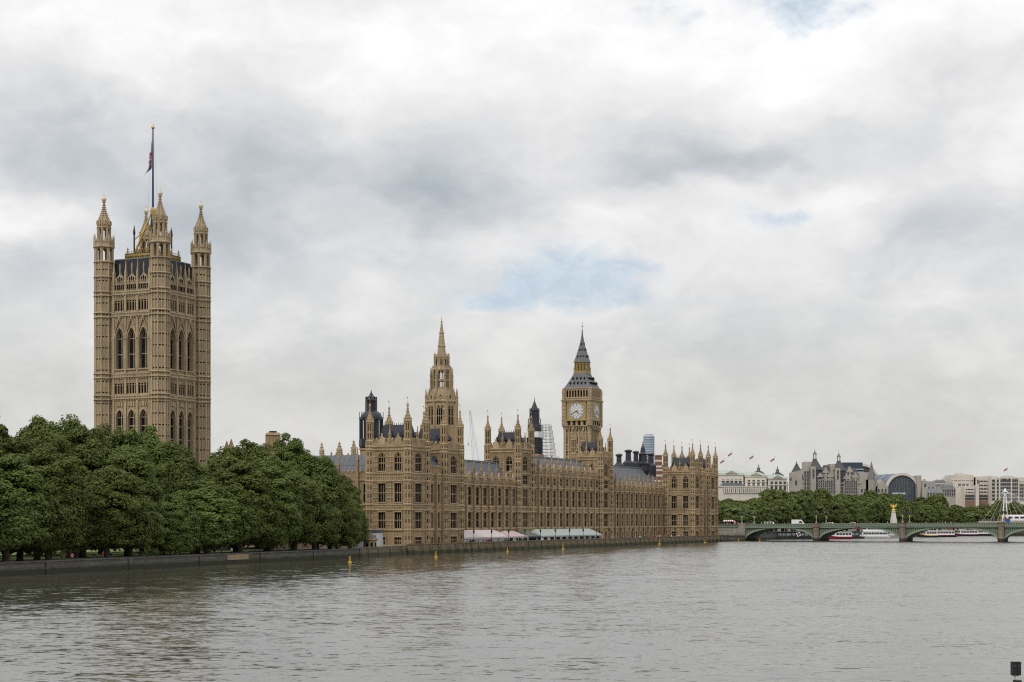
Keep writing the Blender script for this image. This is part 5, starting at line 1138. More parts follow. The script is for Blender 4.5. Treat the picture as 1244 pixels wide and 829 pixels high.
def lamp():
    root = empty('bridge_lamp', (0, 0, 0), -BA); q = MB(); q.lathe(0, 0, [(.42, 0), (.42, .5), (.22, .7), (.16, 1.6), (.26, 1.8), (.12, 2.0), (.10, 3.6)], 8, 0)
    for sx in (-1, 1): q.bar((0, 0, 2.9), (sx * .75, 0, 3.3), .07, 5, 0); q.bar((sx * .75, 0, 3.2), (sx * .75, 0, 3.6), .06, 5, 0)
    q.lathe(0, 0, [(.24, 2.1), (.3, 2.5), (.18, 2.9)], 8, 1); q.build('post', [BRGREEN, GOLD], root)
    for x, z in ((-.75, 3.55), (.75, 3.55), (0, 4.0)): m = MB(); m.lathe(x, 0, [(.16, z), (.32, z + .5), (.34, z + .8), (.05, z + 1.15)], 6, 0); m.lathe(x, 0, [(.06, z + 1.1), (.10, z + 1.3), (.02, z + 1.5)], 6, 1); m.build('lantern', [OPEN, GOLD], root)
    return root
lp = lamp(); first = True; cnt = 0
for i in range(0, 5):
    for y, side in ((.15, 'near'), (W_ - .15, 'far')):
        o = lp if first else copy_tree(lp); first = False; o.location = br(PX[i] if i else -.2, y, DK + camber(PX[i]) + 1.2)
        tag(o, f'green and gold triple lantern lamp on the {side} parapet, {ORD[i]} bridge pier from the palace', 'street lamp', 'lamps on the bridge')
    cnt += 1
# ------------------------------------------------------------------ people: one continuous skinned body each, clothing by material
def person_mesh(name, top, legs, hair, pose=0.0):
    V3 = [(0, 0, .95), (0, 0, 1.2), (0, 0, 1.42), (0, 0, 1.53), (0, .01, 1.66), (.10, 0, .9), (.11, .05 + pose, .5), (.11, pose * 1.5, .08), (.11, -.14 + pose * 1.5, .04), (-.10, 0, .9), (-.11, .05 - pose, .5), (-.11, -pose * 1.5, .08), (-.11, -.14 - pose * 1.5, .04),
          (.19, 0, 1.40), (.25, .03, 1.13), (.25, -.08, .88), (-.19, 0, 1.40), (-.25, .03, 1.13), (-.25, -.08, .88)]
    E = [(0, 1), (1, 2), (2, 3), (3, 4), (0, 5), (5, 6), (6, 7), (7, 8), (0, 9), (9, 10), (10, 11), (11, 12), (2, 13), (13, 14), (14, 15), (2, 16), (16, 17), (17, 18)]
    rad = [.15, .15, .14, .06, .10, .10, .07, .05, .04, .10, .07, .05, .04, .07, .05, .035, .07, .05, .035]
    me = bpy.data.meshes.new(name); me.from_pydata(V3, E, []); o = bpy.data.objects.new(name, me); COL.objects.link(o); md = o.modifiers.new('s', 'SKIN'); o.modifiers.new('d', 'SUBSURF').levels = 1
    for v, r in zip(me.skin_vertices[0].data, rad): v.radius = (r, r * .85)
    me.skin_vertices[0].data[0].use_root = True
    dg = bpy.context.evaluated_depsgraph_get(); r = bpy.data.meshes.new_from_object(o.evaluated_get(dg)); bpy.data.objects.remove(o); r.name = name; r.materials.clear()
    for m in (SKIN, top, legs, hair): r.materials.append(m)
    for p in r.polygons: z = p.center.z; x = abs(p.center.x); p.material_index = 3 if z > 1.72 or (z > 1.6 and p.center.y > .04) else 0 if z > 1.49 or (x > .2 and z < .98) else 1 if z > .92 else 2
    return r
cl = lambda n, c: mat(n, c, .9, .1, 2)
HAIR = cl('dark_hair', (.03, .02, .015)); JEAN = cl('denim', (.04, .06, .12)); DARKC = cl('dark_cloth', (.02, .02, .025)); KHAKI = cl('khaki_cloth', (.25, .2, .13))
TOPS = [('red top', cl('red_cloth', (.42, .03, .04)), JEAN), ('white shirt', cl('white_cloth', (.7, .7, .68)), DARKC), ('black coat', DARKC, JEAN), ('blue jacket', cl('blue_cloth', (.05, .11, .33)), DARKC), ('pink top', cl('pink_cloth', (.6, .2, .3)), JEAN), ('khaki jacket', KHAKI, DARKC)]
PM_ = [person_mesh('person_body', t, l, HAIR, .12 if i % 2 else .05) for i, (_, t, l) in enumerate(TOPS)]
def person(k, loc, rz, label, group):
    o = bpy.data.objects.new('person', PM_[k % 6]); COL.objects.link(o); o.location = loc; o.rotation_euler.z = rz; tag(o, label, 'person', group); return o
rg = random.Random(9); px = 905.0; n = 0
while px < 1243 and n < 40:
    s = bs(px, 1.8); k = rg.choice([0, 1, 2, 2, 3, 4, 5, 2]); seg = max(i for i in range(7) if PX[i] <= max(0, s)); person(k, br(s, rg.uniform(1.1, 2.6), DK + camber(s) + .13), -BA + rg.choice([math.pi / 2, -math.pi / 2]), f'pedestrian in a {TOPS[k][0]} walking behind the bridge parapet above its {ORD[seg]} arch', 'people walking on the bridge'); px += rg.uniform(3.5, 16); n += 1
mb = MB(); mb.box(-45, 247.5, .6, 3.2, DK + .01, DK + .13)
for k in range(N_):
    pass
for i in range(14):
    s = -2 - rg.random() * 9; k = [0, 3, 0, 4, 1, 2, 0, 5, 2, 1, 0, 3, 2, 4][i]; person(k, br(s, rg.uniform(1, 9), DK), rg.uniform(0, 6), f'person in a {TOPS[k][0]} in the crowd at the palace end of the bridge', 'crowd at the bridge end')
kr = empty('souvenir_kiosk', br(-8, 12, DK), -BA); tag(kr, 'pale souvenir kiosk with striped awning at the palace end of the bridge', 'kiosk')
q = MB(); q.box(-2.2, 2.2, -1.2, 1.2, 0, 2.5); q.build('cabin', WHITE, kr); q = MB(); q.box(-2.0, 2.0, -1.26, -1.2, .9, 2.0); q.build('counter_opening', SHADE, kr)
q = MB(); [q.hexa([(-2.3 + k * .46, -2.2, 2.2), (-2.3 + (k + 1) * .46, -2.2, 2.2), (-2.3 + (k + 1) * .46, -1.2, 2.7), (-2.3 + k * .46, -1.2, 2.7), (-2.3 + k * .46, -2.2, 2.25), (-2.3 + (k + 1) * .46, -2.2, 2.25), (-2.3 + (k + 1) * .46, -1.2, 2.75), (-2.3 + k * .46, -1.2, 2.75)], k % 2) for k in range(10)]; q.build('awning', [WHITE, RED], kr)
# ------------------------------------------------------------------ vehicles
def vehicle(name, L, W, H, prof, glass, paint, label, cat, px, y, rev=False):
    s = bs(px, y); root = empty(name, br(s, y, DK + camber(s)), -BA + (math.pi if rev else 0)); tag(root, label, cat, 'vehicles on the bridge')
    q = MB(); q.ext(prof, -W / 2, W / 2); o = q.build('body', paint, root)
    bv = o.modifiers.new('bevel', 'BEVEL'); bv.width = .06; bv.segments = 2
    for gp in glass:
        q = MB(); q.ext(gp, -W / 2 - .012, W / 2 + .012); q.build('window', OPEN, root)
    for sx in (-L * .31, L * .31):
        for sy in (-1, 1): q = MB(); q.ext([(sx + .33 * math.cos(2 * math.pi * k / 16), .33 + .33 * math.sin(2 * math.pi * k / 16)) for k in range(16)], sy * W / 2 - .1, sy * W / 2 + .08); q.build('wheel', BLACK, root)
    for sy in (-1, 1): q = MB(); q.box(L / 2 - .06, L / 2 + .02, sy * W * .36 - .16, sy * W * .36 + .16, .62, .8); q.build('headlight', WHITE, root)
    return root
def carp(L, H): return [(-L / 2, .28), (L / 2, .28), (L / 2, .7), (L * .40, .88), (L * .24, .95), (L * .10, H), (-L * .26, H), (-L * .42, .98), (-L / 2, .9)]
def carg(L, H): return [[(L * .21, .97), (L * .09, H - .07), (-L * .03, H - .07), (-L * .03, .97)], [(-L * .05, .97), (-L * .05, H - .07), (-L * .24, H - .07), (-L * .36, .99)]]
vehicle('parked_car', 4.4, 1.8, 1.55, carp(4.4, 1.55), carg(4.4, 1.55), BLACK, 'dark saloon car on the bridge beside the lamp nearest the palace', 'car', 911, 7)
vehicle('delivery_van', 4.7, 1.9, 1.95, [(-2.35, .3), (2.35, .3), (2.35, .9), (1.75, 1.15), (1.1, 1.95), (-2.3, 1.95)], [[(1.65, 1.17), (1.12, 1.85), (.4, 1.85), (.4, 1.17)], [(.25, 1.2), (.25, 1.8), (-.9, 1.8), (-.9, 1.2)], [(-1.1, 1.2), (-1.1, 1.8), (-2.1, 1.8), (-2.1, 1.2)]], WHITE, 'small white minivan with dark side windows on the bridge', 'van', 935.5, 7)
vehicle('delivery_van', 5.6, 2.0, 2.75, [(-2.8, .35), (2.8, .35), (2.8, 1.0), (2.2, 1.3), (1.3, 2.5), (.9, 2.75), (-2.75, 2.75)], [[(2.05, 1.33), (1.35, 2.25), (.5, 2.25), (.5, 1.33)]], WHITE, 'tall white panel van crossing the bridge', 'van', 970, 7)
vehicle('parked_car', 4.3, 1.8, 1.6, carp(4.3, 1.6), carg(4.3, 1.6), WHITE, 'white car just past the second bridge pier', 'car', 1010, 7)
vehicle('parked_car', 4.3, 1.8, 1.6, carp(4.3, 1.6), carg(4.3, 1.6), mat('silver_paint', (.5, .51, .52), .35, .1, 1, metal=.3), 'silver car above the middle of the second arch', 'car', 1037, 7)
# ================================================================== the city beyond
def winfield(parent, x0, x1, z0, z1, nx, nz, w, h, y, name='window', mt=None, arch=False):
    q = MB(); q.box(-w / 2, w / 2, -.02, .06, -h / 2, h / 2); q.box(-w / 2 - .15, w / 2 + .15, -.2, .05, -h / 2 - .25, -h / 2 - .02, 1); f = None
    for j in range(nz):
        for i in range(nx):
            x = x0 + (x1 - x0) * (i + .5) / nx; z = z0 + (z1 - z0) * (j + .5) / nz
            if f is None: f = q.build(name, [OPEN, mt or CONC], parent, (x, y, z))
            else: c = f.copy(); COL.objects.link(c); c.location = (x, y, z)
def city(name, px, Y, rz=0): return empty(name, (at(px, Y), Y, 1.5), R(rz))
# --- pale government offices with green copper roofs
Y = 850.0; m_ = Y / FPX; rt = city('government_offices', 915, Y, 0); tag(rt, 'pale stone office building with green copper pitched roofs and pediments', 'building'); zz = lambda y: zy(y, Y) - 1.5; X = lambda px: (px - 915) * m_
q = MB(); q.box(X(862), X(960), 6, 30, 0, zz(585))
for p0, p1, yt in ((873, 905, 577), (905, 933, 579), (933, 958, 582)):
    q.box(X(p0), X(p1) - .8, 0, 24, 0, zz(yt)); q.box(X(p0) - .3, X(p1) - .5, -.4, 24.2, zz(yt) - .2, zz(yt) + .6); q.box(X(p0), X(p1) - .8, -.25, 0, zz(yt) - 3.2, zz(yt) - 2.8)
q.box(X(862), X(927), -14, 0, 0, zz(592)); q.box(X(862), X(927), -14.4, 0, zz(592.5), zz(591.5))
for k in range(22): x = X(876) + k * (X(925) - X(876)) / 21; q.box(x - .3, x + .3, -14.5, -14.0, zz(600), zz(593))
wl = q.build('wall', CONC, rt)
for p0, p1, yt, pk in ((873, 905, 577, 571), (905, 933, 579, 573), (933, 958, 582, 576)):
    q = MB(); x0, x1 = X(p0) - .5, X(p1) - .4; c = x0 + (x1 - x0) * .52; z0 = zz(yt) + .6; z1 = zz(pk)
    q.add([(x0, -.5, z0), (x1, -.5, z0), (x1, 24, z0), (x0, 24, z0), (x0 + 3, 10, z1), (x1 - 3, 10, z1)], [(0, 1, 5, 4), (1, 2, 5), (2, 3, 4, 5), (3, 0, 4)])
    hw = (x1 - x0) * .24; q.add([(c - hw, -.7, z0), (c + hw, -.7, z0), (c, -.7, z1 - .6), (c, 10, z1 - .6), (c - hw - .4, -.8, z0 - .1), (c - hw - .4, 8, z0 + .2)], [(0, 2, 3), (1, 3, 2)])
    o = q.build('roof', COPPER, rt); q = MB(); q.ext([(c - hw, z0), (c + hw, z0), (c, z1 - .7)], -.85, -.3); q.build('pediment', CONC2, o)
winfield(rt, X(876), X(902), zz(596), zz(582), 5, 2, 1.4, 2.4, -.03); winfield(rt, X(907), X(930), zz(596), zz(583), 4, 2, 1.4, 2.4, -.03); winfield(rt, X(935), X(956), zz(596), zz(585), 4, 2, 1.4, 2.2, -.03); winfield(rt, X(874), X(926), zz(600), zz(594), 12, 1, 1.2, 2, -14.03)
q = MB(); q.ext([(X(872), zz(591.5)), (X(900), zz(591.5)), (X(897), zz(588)), (X(875), zz(587))], -13, -3); q.build('lead_roof', LEADROOF, rt)
for px, yt, lab in ((921.5, 566, 'dark domed roof cupola rising behind the green copper roofs, nearer the palace'), (944.5, 568, 'dark domed roof cupola behind the eastern end of the green copper roofs')):
    Yc = 900.0; c = city('cupola_tower', px, Yc); tag(c, lab, 'cupola'); zc = lambda y: zy(y, Yc) - 1.5; q = MB(); q.lathe(0, 0, [(3.6, 0), (3.6, zc(yt + 13))], 8); q.build('tower', CONC2, c)
    q = MB(); q.lathe(0, 0, [(3.9, zc(yt + 13)), (3.6, zc(yt + 10)), (2.4, zc(yt + 7.5)), (1.1, zc(yt + 6))], 12); q.build('dome', IRON, c); q = MB(); q.lathe(0, 0, [(1.0, zc(yt + 6)), (.9, zc(yt + 3.5)), (1.15, zc(yt + 3.3)), (.4, zc(yt + 1.5)), (.06, zc(yt - 2))], 8); q.build('lantern', LEADROOF, c)
# flagpoles and flags
def far_flag(px, Y, yf, yb, lab, pole_lab, big=.8):
    o = empty('flagpole', (at(px, Y), Y, zy(yb, Y)), 0); tag(o, pole_lab, 'flagpole'); H = (yb - yf) * Y / FPX; q = MB(); q.lathe(0, 0, [(.16, 0), (.11, H + .5)], 6); q.build('pole', WHITE, o); q = MB(); q.lathe(0, 0, [(.1, H + .4), (.24, H + .6), (.1, H + .9)], 6); q.build('finial', GOLD, o)
    f = flag_mesh(lambda u, v: (-.1 - u * 2.6 * big, .35 * math.sin(u * 7) * u, H - .1 - (1 - v) * 1.35 * big - u * 1.3 * big + .12 * math.sin(u * 6)), 16, 8).build('union_flag', [FB, FR, FW], None, o.location); tag(f, lab, 'flag')
for px, yf, w in ((880, 558.5, 'beside the pinnacles of the palace'), (889.3, 550, 'over the peak of the tallest copper roof'), (915.5, 553.5, 'above the central copper roof'), (941, 556.5, 'above the eastern copper roof')):
    far_flag(px, 856, yf, 579, f'small union flag blowing {w}', f'thin white flagpole {w}')
far_flag(1224, 1160, 568.5, 582, 'small union flag over the white riverside block with many windows', 'thin flagpole on the white riverside block with many windows', 1.0)
# --- château-like residential block with steep roofs
Y = 950.0; m_ = Y / FPX; rt = city('residential_block', 1005, Y, 0); tag(rt, 'grey stone riverside block with steep slate roofs, turrets and two spired lanterns', 'building'); zz = lambda y: zy(y, Y) - 1.5; X = lambda px: (px - 1005) * m_
q = MB(); q.box(X(975), X(1046), 0, 18, 0, zz(582)); q.box(X(975) - .3, X(1046) + .3, -.5, 18, zz(588), zz(587)); q.box(X(976), X(983), -1, 12, 0, zz(569)); q.box(X(978.5), X(987), 2, 12, 0, zz(561)); q.box(X(984), X(990.5), -2.2, 8, 0, zz(567)); q.box(X(1010), X(1016), 3, 12, 0, zz(563.5)); q.box(X(1014), X(1020), -2.2, 8, 0, zz(569)); q.box(X(992), X(1012), -.6, 6, 0, zz(576)); q.box(X(1025), X(1042), -.6, 6, 0, zz(577))
for px, yt in ((1003, 568), (1008.5, 573), (1032, 567), (1028, 575), (1039, 574), (996, 573)): q.box(X(px) - .5, X(px) + .5, -1, 1.2, zz(585), zz(yt)); q.ext([(X(px) - 2.2, zz(yt + 7)), (X(px) + 2.2, zz(yt + 7)), (X(px), zz(yt + 1))], -1.1, .2)
for px in np.arange(976, 1047, 10.2): q.box(X(px) - .4, X(px) + .4, -.5, 0, 0, zz(584))
rgc = random.Random(5)
for k in range(26): x = X(rgc.uniform(977, 1045)); y = rgc.uniform(1, 12); t = rgc.uniform(568, 580); q.box(x - .55, x + .55, y, y + 1.3, zz(585), zz(t)); q.box(x - .75, x + .75, y - .2, y + 1.5, zz(t), zz(t) + .3)
q.build('wall', CONC2, rt)
winfield(rt, X(991.5), X(1011.5), zz(600), zz(583), 8, 5, .75, 1.1, -.65, mt=CONC2); winfield(rt, X(1025.5), X(1041.5), zz(600), zz(583), 7, 5, .75, 1.1, -.65, mt=CONC2); winfield(rt, X(976.3), X(982.7), zz(600), zz(572), 2, 6, 1.0, 1.6, -1.05, mt=CONC2); winfield(rt, X(1013), X(1024.5), zz(600), zz(583), 4, 4, 1.0, 1.5, -.05, mt=CONC2); winfield(rt, X(985), X(990), zz(581), zz(570), 1, 2, 1.0, 2.2, -2.25, mt=CONC2); winfield(rt, X(1014.5), X(1019.5), zz(583), zz(571), 1, 2, 1.0, 2.2, -2.25, mt=CONC2); winfield(rt, X(1026), X(1041), zz(582), zz(578), 5, 1, 1.0, 1.6, -.65, mt=CONC2); winfield(rt, X(993), X(1011), zz(582), zz(577), 4, 1, 1.1, 1.8, -.65, mt=CONC2)
SLATE2 = mat('dark_slate', (.06, .06, .068), .6, .4, .4, .3)
for c, w, yb, ya, ys, yt in ((991.3, 8.0, 568, 558, 552, 543), (1020.5, 7, 569, 560.5, 555, 546)):
    q = MB(); q.taper(X(c - w), X(c + w), -1.5, 9, zz(yb + 3), zz(ya), (X(c + w) - X(c - w)) / 2 - .9, 4.4); q.box(X(c), X(c + w * .9), -1, 8, zz(yb + 14), zz(yb + 3)); o = q.build('roof', SLATE2, rt)
    q = MB(); [q.bar((X(c) + sx * .7, 3.75 + sy * .7, zz(ya)), (X(c) + sx * .7, 3.75 + sy * .7, zz(ys)), .16) for sx in (-1, 1) for sy in (-1, 1)]; q.lathe(X(c), 3.75, [(1.25, zz(ys)), (1.2, zz(ys - .8)), (.5, zz(ys - 3)), (.1, zz(ys - 5)), (.04, zz(yt))], 8); q.lathe(X(c), 3.75, [(1.3, zz(ya) - .1), (1.3, zz(ya) + .4)], 8); q.build('lantern', LEADROOF, o)
for x0, x1, yb, ya in ((999, 1012, 576, 565), (1024, 1045, 577, 568)): q = MB(); q.taper(X(x0), X(x1), 0, 12, zz(yb + 4), zz(ya), 2, 4.5); q.build('roof', SLATE2, rt)
Yg = 920.0; g_ = city('gabled_house', 968.6, Yg); tag(g_, 'stone house with a tall steep pointed slate gable behind the trees', 'house'); zz = lambda y: zy(y, Yg) - 1.5; m_ = Yg / FPX
q = MB(); q.ext([(-6.5 * m_, 0), (6 * m_, 0), (6 * m_, zz(578)), (3, zz(571)), (-3, zz(574)), (-6.5 * m_, zz(582))], 0, 10); q.build('wall', CONC2, g_); q = MB(); q.lathe(.3, 4, [(4.3 * 1.2, zz(583)), (3.6, zz(573)), (.25, zz(562)), (.04, zz(559))], 4, 0, math.pi / 4); q.build('roof', SLATE2, g_)
q = MB(); q.box(-1.2, -.2, -.06, .1, zz(590), zz(584)); q.build('window', OPEN, g_)
# --- dark glass office
Y = 1010.0; rt = city('glass_office', 1035, Y); tag(rt, 'dark blue glass office block with pale bands behind the slate roofs', 'building'); zz = lambda y: zy(y, Y) - 1.5; m_ = Y / FPX
q = MB(); q.box(-12 * m_, 13 * m_, 0, 20, 0, zz(562)); q.build('glazing', mat('dark_blue_glass', (.03, .045, .065), .2, .3, .2, spec=.5), rt); q = MB()
for y in (571, 574.5, 578.5, 582): q.box(1 * m_, 13.5 * m_, -1.6, 0, zz(y), zz(y - 1.2))
q.build('balcony_bands', mat('pale_teal_panel', (.32, .45, .44), .5, .2, .3), rt)
# --- twin arched station building
Y = 1050.0; rt = city('arched_station', 1090, Y); tag(rt, 'large riverside building with two curved arch roofs over dark glass', 'building'); zz = lambda y: zy(y, Y) - 1.5; m_ = Y / FPX; X = lambda px: (px - 1090) * m_
DGL = mat('dark_glazing', (.035, .05, .065), .2, .3, .3, spec=.5)
def arch_vault(pc, r, yc, y0, y1, dx, gn):
    c = X(pc); zc = zz(yc); n = 24; pts = lambda rad, off: [(c + off + rad * math.cos(math.pi * k / n), zc + rad * 1.03 * math.sin(math.pi * k / n)) for k in range(n + 1)]
    q = MB()
    for (p0, p1), (q0, q1) in zip(zip(pts(r, 0)[:-1], pts(r, 0)[1:]), zip(pts(r, dx)[:-1], pts(r, dx)[1:])): q.add([(p0[0], y0, p0[1]), (p1[0], y0, p1[1]), (q1[0], y1, q1[1]), (q0[0], y1, q0[1])], [(0, 1, 2, 3)])
    for k in range(7):
        t = k / 6; pp = pts(r + .1, dx * t); yy = y0 + (y1 - y0) * t
        for a, b in zip(pp[:-1], pp[1:]): q.bar((a[0], yy, a[1]), (b[0], yy, b[1]), .25, 4)
    v = q.build('barrel_roof', mat('blue_grey_roofing', (.12, .14, .18), .5, .3, .2), rt)
    q = MB(); a, b = pts(r + .55, 0), pts(r - 1.0, 0)
    for k in range(n): q.ext([a[k], a[k + 1], b[k + 1], b[k]], y0 - .9, y0 + .4)
    q.build('arch_rim', CONC, v)
    q = MB(); q.ext(pts(r - .9, 0) + [(c - r + .9, 0), (c + r - .9, 0)], y0 + .2, y0 + .5, 0)
    if gn:
        for k in range(-5, 6): x = c + k * r / 6; h = math.sqrt(max(0, 1 - (k / 6) ** 2)) * (r - 1); q.box(x - .12, x + .12, y0 + .05, y0 + .2, zc - 8, zc + h, 1)
        for j in range(-4, 9): z = zc + j * r / 9; hw = math.sqrt(max(0, 1 - (max(0, j) / 9) ** 2)) * (r - 1); q.box(c - hw, c + hw, y0 + .08, y0 + .19, z - .08, z + .08, 1)
        for k in (-2, -1, 0, 1, 2): q.bar((c + k * 2.8, y0 + .02, zc - 3), (c + k * 2.8 + (3.4 if k < 0 else -3.4 if k > 0 else 0), y0 + .02, zc + r * .62), .22, 4, 1)
        q.box(c - r * .6, c + r * .25, y0 - .02, y0 + .12, zc - 2.6, zc - 1.4, 2)
    q.build('glass_front', [DGL, LEADROOF, mat('pale_teal_glass', (.35, .5, .5), .3, .2)], v)
arch_vault(1095.8, 19.6 * m_, 596, 0, 55, -16, True); arch_vault(1064.5, 20 * m_, 582.5, 42, 90, -16, False)
q = MB(); q.box(X(1112.5), X(1118), -3, 8, 0, zz(578)); q.ext([(X(1118.5), 0), (X(1124.5), 0), (X(1124.5), zz(585)), (X(1122), zz(584)), (X(1118.5), zz(590))], -4, 6); q.box(X(1112), X(1114.5), -6, -3, 0, zz(592)); q.box(X(1121), X(1123), -4.1, -4, zz(592), zz(588), 1); q.build('stone_piers', [CONC2, OPEN], rt)
q = MB(); q.ext([(X(1100), zz(576)), (X(1111), zz(574)), (X(1113), zz(576.5))], 20, 30); q.build('glass_canopy', mat('pale_teal_canopy', (.40, .52, .5), .4, .2), rt)
Y = 985.0; rt = city('gabled_house', 1058, Y); tag(rt, 'stone gabled house with one slender pointed spire before the curved arch roofs', 'house'); zz = lambda y: zy(y, Y) - 1.5; m_ = Y / FPX; X = lambda px: (px - 1058) * m_
q = MB(); q.box(X(1044), X(1056), 0, 12, 0, zz(574)); q.box(X(1052), X(1066), 0, 12, 0, zz(583)); q.ext([(X(1064), zz(592)), (X(1079), zz(592)), (X(1071.5), zz(583))], 0, 12); q.box(X(1064), X(1079), 0, 12, 0, zz(592)); q.lathe(X(1058.5), -.5, [(2.1, 0), (2.1, zz(582))], 8); q.build('wall', CONC2, rt)
q = MB(); q.lathe(X(1058.5), -.5, [(2.4, zz(582)), (1.3, zz(572)), (.5, zz(564)), (.08, zz(560.5))], 8); q.build('spire', mat('weathered_spire', (.17, .165, .16), .8, .3, .3), rt); winfield(rt, X(1045), X(1078), zz(606), zz(593), 8, 2, 1.0, 2.0, -.05, mt=CONC2)
# --- low town between, then the white riverside blocks
rgb = random.Random(12)
for i, (p0, p1, Y, yt, col) in enumerate(((1124, 1138, 1130, 591, CONC2), (1136, 1150, 1180, 587.5, CONC), (1126, 1146, 1090, 598, CONC2), (1145, 1161, 1120, 594, CONC2), (1148, 1160, 1250, 584, CONC), (1117, 1130, 1260, 588.5, CONC2))):
    m_ = Y / FPX; rt = city('town_house', (p0 + p1) / 2, Y); zz = lambda y: zy(y, Y) - 1.5; hw = (p1 - p0) / 2 * m_
    tag(rt, ('grey stone town house beside the station arches', 'cream town house with slate mansard between arches and white blocks', 'low grey terrace just above the trees by the arches', 'grey house with dark roof next to the white tiled block', 'cream upper house with attic rising farthest off near the white blocks', 'distant grey house in the skyline gap beside the arches')[i], 'house')
    q = MB(); q.box(-hw, hw, 0, 14, 0, zz(yt)); q.box(-hw - .2, hw + .2, -.3, 14, zz(yt) - .5, zz(yt)); [q.box(x - .7, x + .7, 5, 6.5, zz(yt), zz(yt) + rgb.uniform(2.4, 4.6)) for x in np.linspace(-hw * .75, hw * .75, 4)]; q.build('wall', col, rt)
    q = MB(); q.taper(-hw, hw, .4, 13, zz(yt), zz(yt) + 2.4, 1.2, 2); q.build('roof', SLATE if i % 2 else LEADROOF, rt); winfield(rt, -hw, hw, zz(yt + 9), zz(yt + 1), 6, 2, 1.0, 1.7, -.05, mt=col)
Y = 1170.0; m_ = Y / FPX; rt = city('white_office_block', 1181, Y); tag(rt, 'stepped white stone office block with horizontal window bands and a brick base', 'building'); zz = lambda y: zy(y, Y) - 1.5; X = lambda px: (px - 1181) * m_
q = MB(); q.box(X(1159), X(1186), 6, 26, 0, zz(577)); q.box(X(1158.6), X(1186), 5.6, 6, zz(583.2), zz(582.4)); q.box(X(1186), X(1203), 2, 22, 0, zz(579)); q.box(X(1171), X(1183), -2, 6, 0, zz(592)); q.box(X(1201.5), X(1206), -1, 20, 0, zz(578)); q.box(X(1184), X(1188), -3, 4, 0, zz(590)); q.box(X(1186), X(1189), -.5, 6, 0, zz(580)); q.box(X(1168), X(1174), 8, 20, zz(577), zz(574.5)); q.box(X(1180), X(1185), 10, 20, zz(577), zz(575.5))
for px in np.arange(1161, 1186, 5): q.box(X(px) - .35, X(px) + .35, 5.7, 6, zz(592), zz(577.5))
q.build('wall', CONC, rt); q = MB(); q.box(X(1171.3), X(1182.7), -2.1, -2, 0, zz(601)); q.box(X(1189.3), X(1201), 1.88, 2, 0, zz(601)); q.build('brick_base', mat('brown_brick', (.22, .13, .095), .9, .3, .3), rt)
def bands(p0, p1, ys, y, h=1.4):
    for yy in ys: q = MB(); q.box(X(p0), X(p1), y - .06, y + .05, zz(yy + h), zz(yy)); [q.box(X(p0) + k, X(p0) + k + .25, y - .1, y - .06, zz(yy + h), zz(yy), 1) for k in np.arange(1, X(p1) - X(p0), 2)]; q.build('window_band', [OPEN, CONC], rt)
bands(1172.5, 1182, (594.2, 598), -2); bands(1190.5, 1200.8, (584, 589, 593.2, 597.2), 2, 1.8); winfield(rt, X(1172), X(1182.5), zz(608), zz(601.5), 5, 2, 1.2, 1.7, -2.1); winfield(rt, X(1189.5), X(1201), zz(608), zz(601.5), 5, 2, 1.2, 1.7, 1.88)
q = MB(); q.box(X(1166), X(1179.5), 5.86, 5.95, zz(590.5), zz(587.5)); q.build('window_band', LEADROOF, rt); q = MB(); q.box(X(1187), X(1188.6), -.58, -.5, zz(588.5), zz(583)); q.build('window_slot', OPEN, rt)
Y = 1165.0; m_ = Y / FPX; rt = city('white_hotel_block', 1235, Y); tag(rt, 'broad white riverside block with rows of small square windows behind the white pylon', 'building'); zz = lambda y: zy(y, Y) - 1.5; X = lambda px: (px - 1235) * m_
q = MB(); q.box(X(1205), X(1214), 1, 22, 0, zz(579)); q.ext([(X(1213.5), 0), (X(1238), 0), (X(1238), zz(584)), (X(1235), zz(580)), (X(1229), zz(578.4)), (X(1217), zz(578.4)), (X(1213.5), zz(580))], 0, 20); q.box(X(1237), X(1290), 1.5, 22, 0, zz(580)); q.box(X(1237), X(1290), 1.2, 1.5, zz(585.3), zz(584.7)); q.box(X(1213), X(1238), -.4, 0, zz(581.6), zz(580.9))
for px in (1209.8, 1214.3, 1228.5, 1237.5): q.box(X(px) - .45, X(px) + .45, -.5, 1, 0, zz(581))
q.build('wall', CONC, rt); winfield(rt, X(1205.5), X(1213.5), zz(609), zz(582), 4, 6, 1.2, 1.7, .95); winfield(rt, X(1215), X(1237), zz(609), zz(582), 9, 6, 1.3, 1.9, -.05); winfield(rt, X(1238.5), X(1260), zz(609), zz(587.5), 8, 5, 1.3, 1.9, 1.45); winfield(rt, X(1216), X(1231), zz(586), zz(581.2), 2, 1, 1.9, 3, -.09, name='tall_window')
# --- behind the palace: glass tower, striped brick block, a stone tower top between the garden trees
Y = 2300.0; m_ = Y / FPX; rt = city('glass_tower', 788.3, Y, 20); tag(rt, 'tall pale blue glass tower in the distance behind the iron chimneys', 'tower block'); zz = lambda y: zy(y, Y) - 1.5
q = MB(); pl = [(8.2 * math.cos(2 * math.pi * k / 16), 6.6 * math.sin(2 * math.pi * k / 16)) for k in range(16)]; q.prism(pl, 0, zz(530.5)); q.build('glazing', mat('pale_blue_glass', (.20, .27, .34), .3, .3, .1), rt); q = MB()
for y in np.arange(531, 590, 2.9): q.prism([(x * 1.03, w * 1.03) for x, w in pl], zz(y), zz(y - .75))
q.prism([(x * .8, w * .8) for x, w in pl], zz(530.5), zz(527.5)); q.build('floor_bands', mat('pale_band', (.46, .50, .54), .6, .2), rt)
Y = 800.0; m_ = Y / FPX; rt = city('striped_brick_block', 802, Y, 10); tag(rt, 'red brick block with pale stripes and a thick striped chimney behind the palace', 'building'); zz = lambda y: zy(y, Y) - 1.5; q = MB()
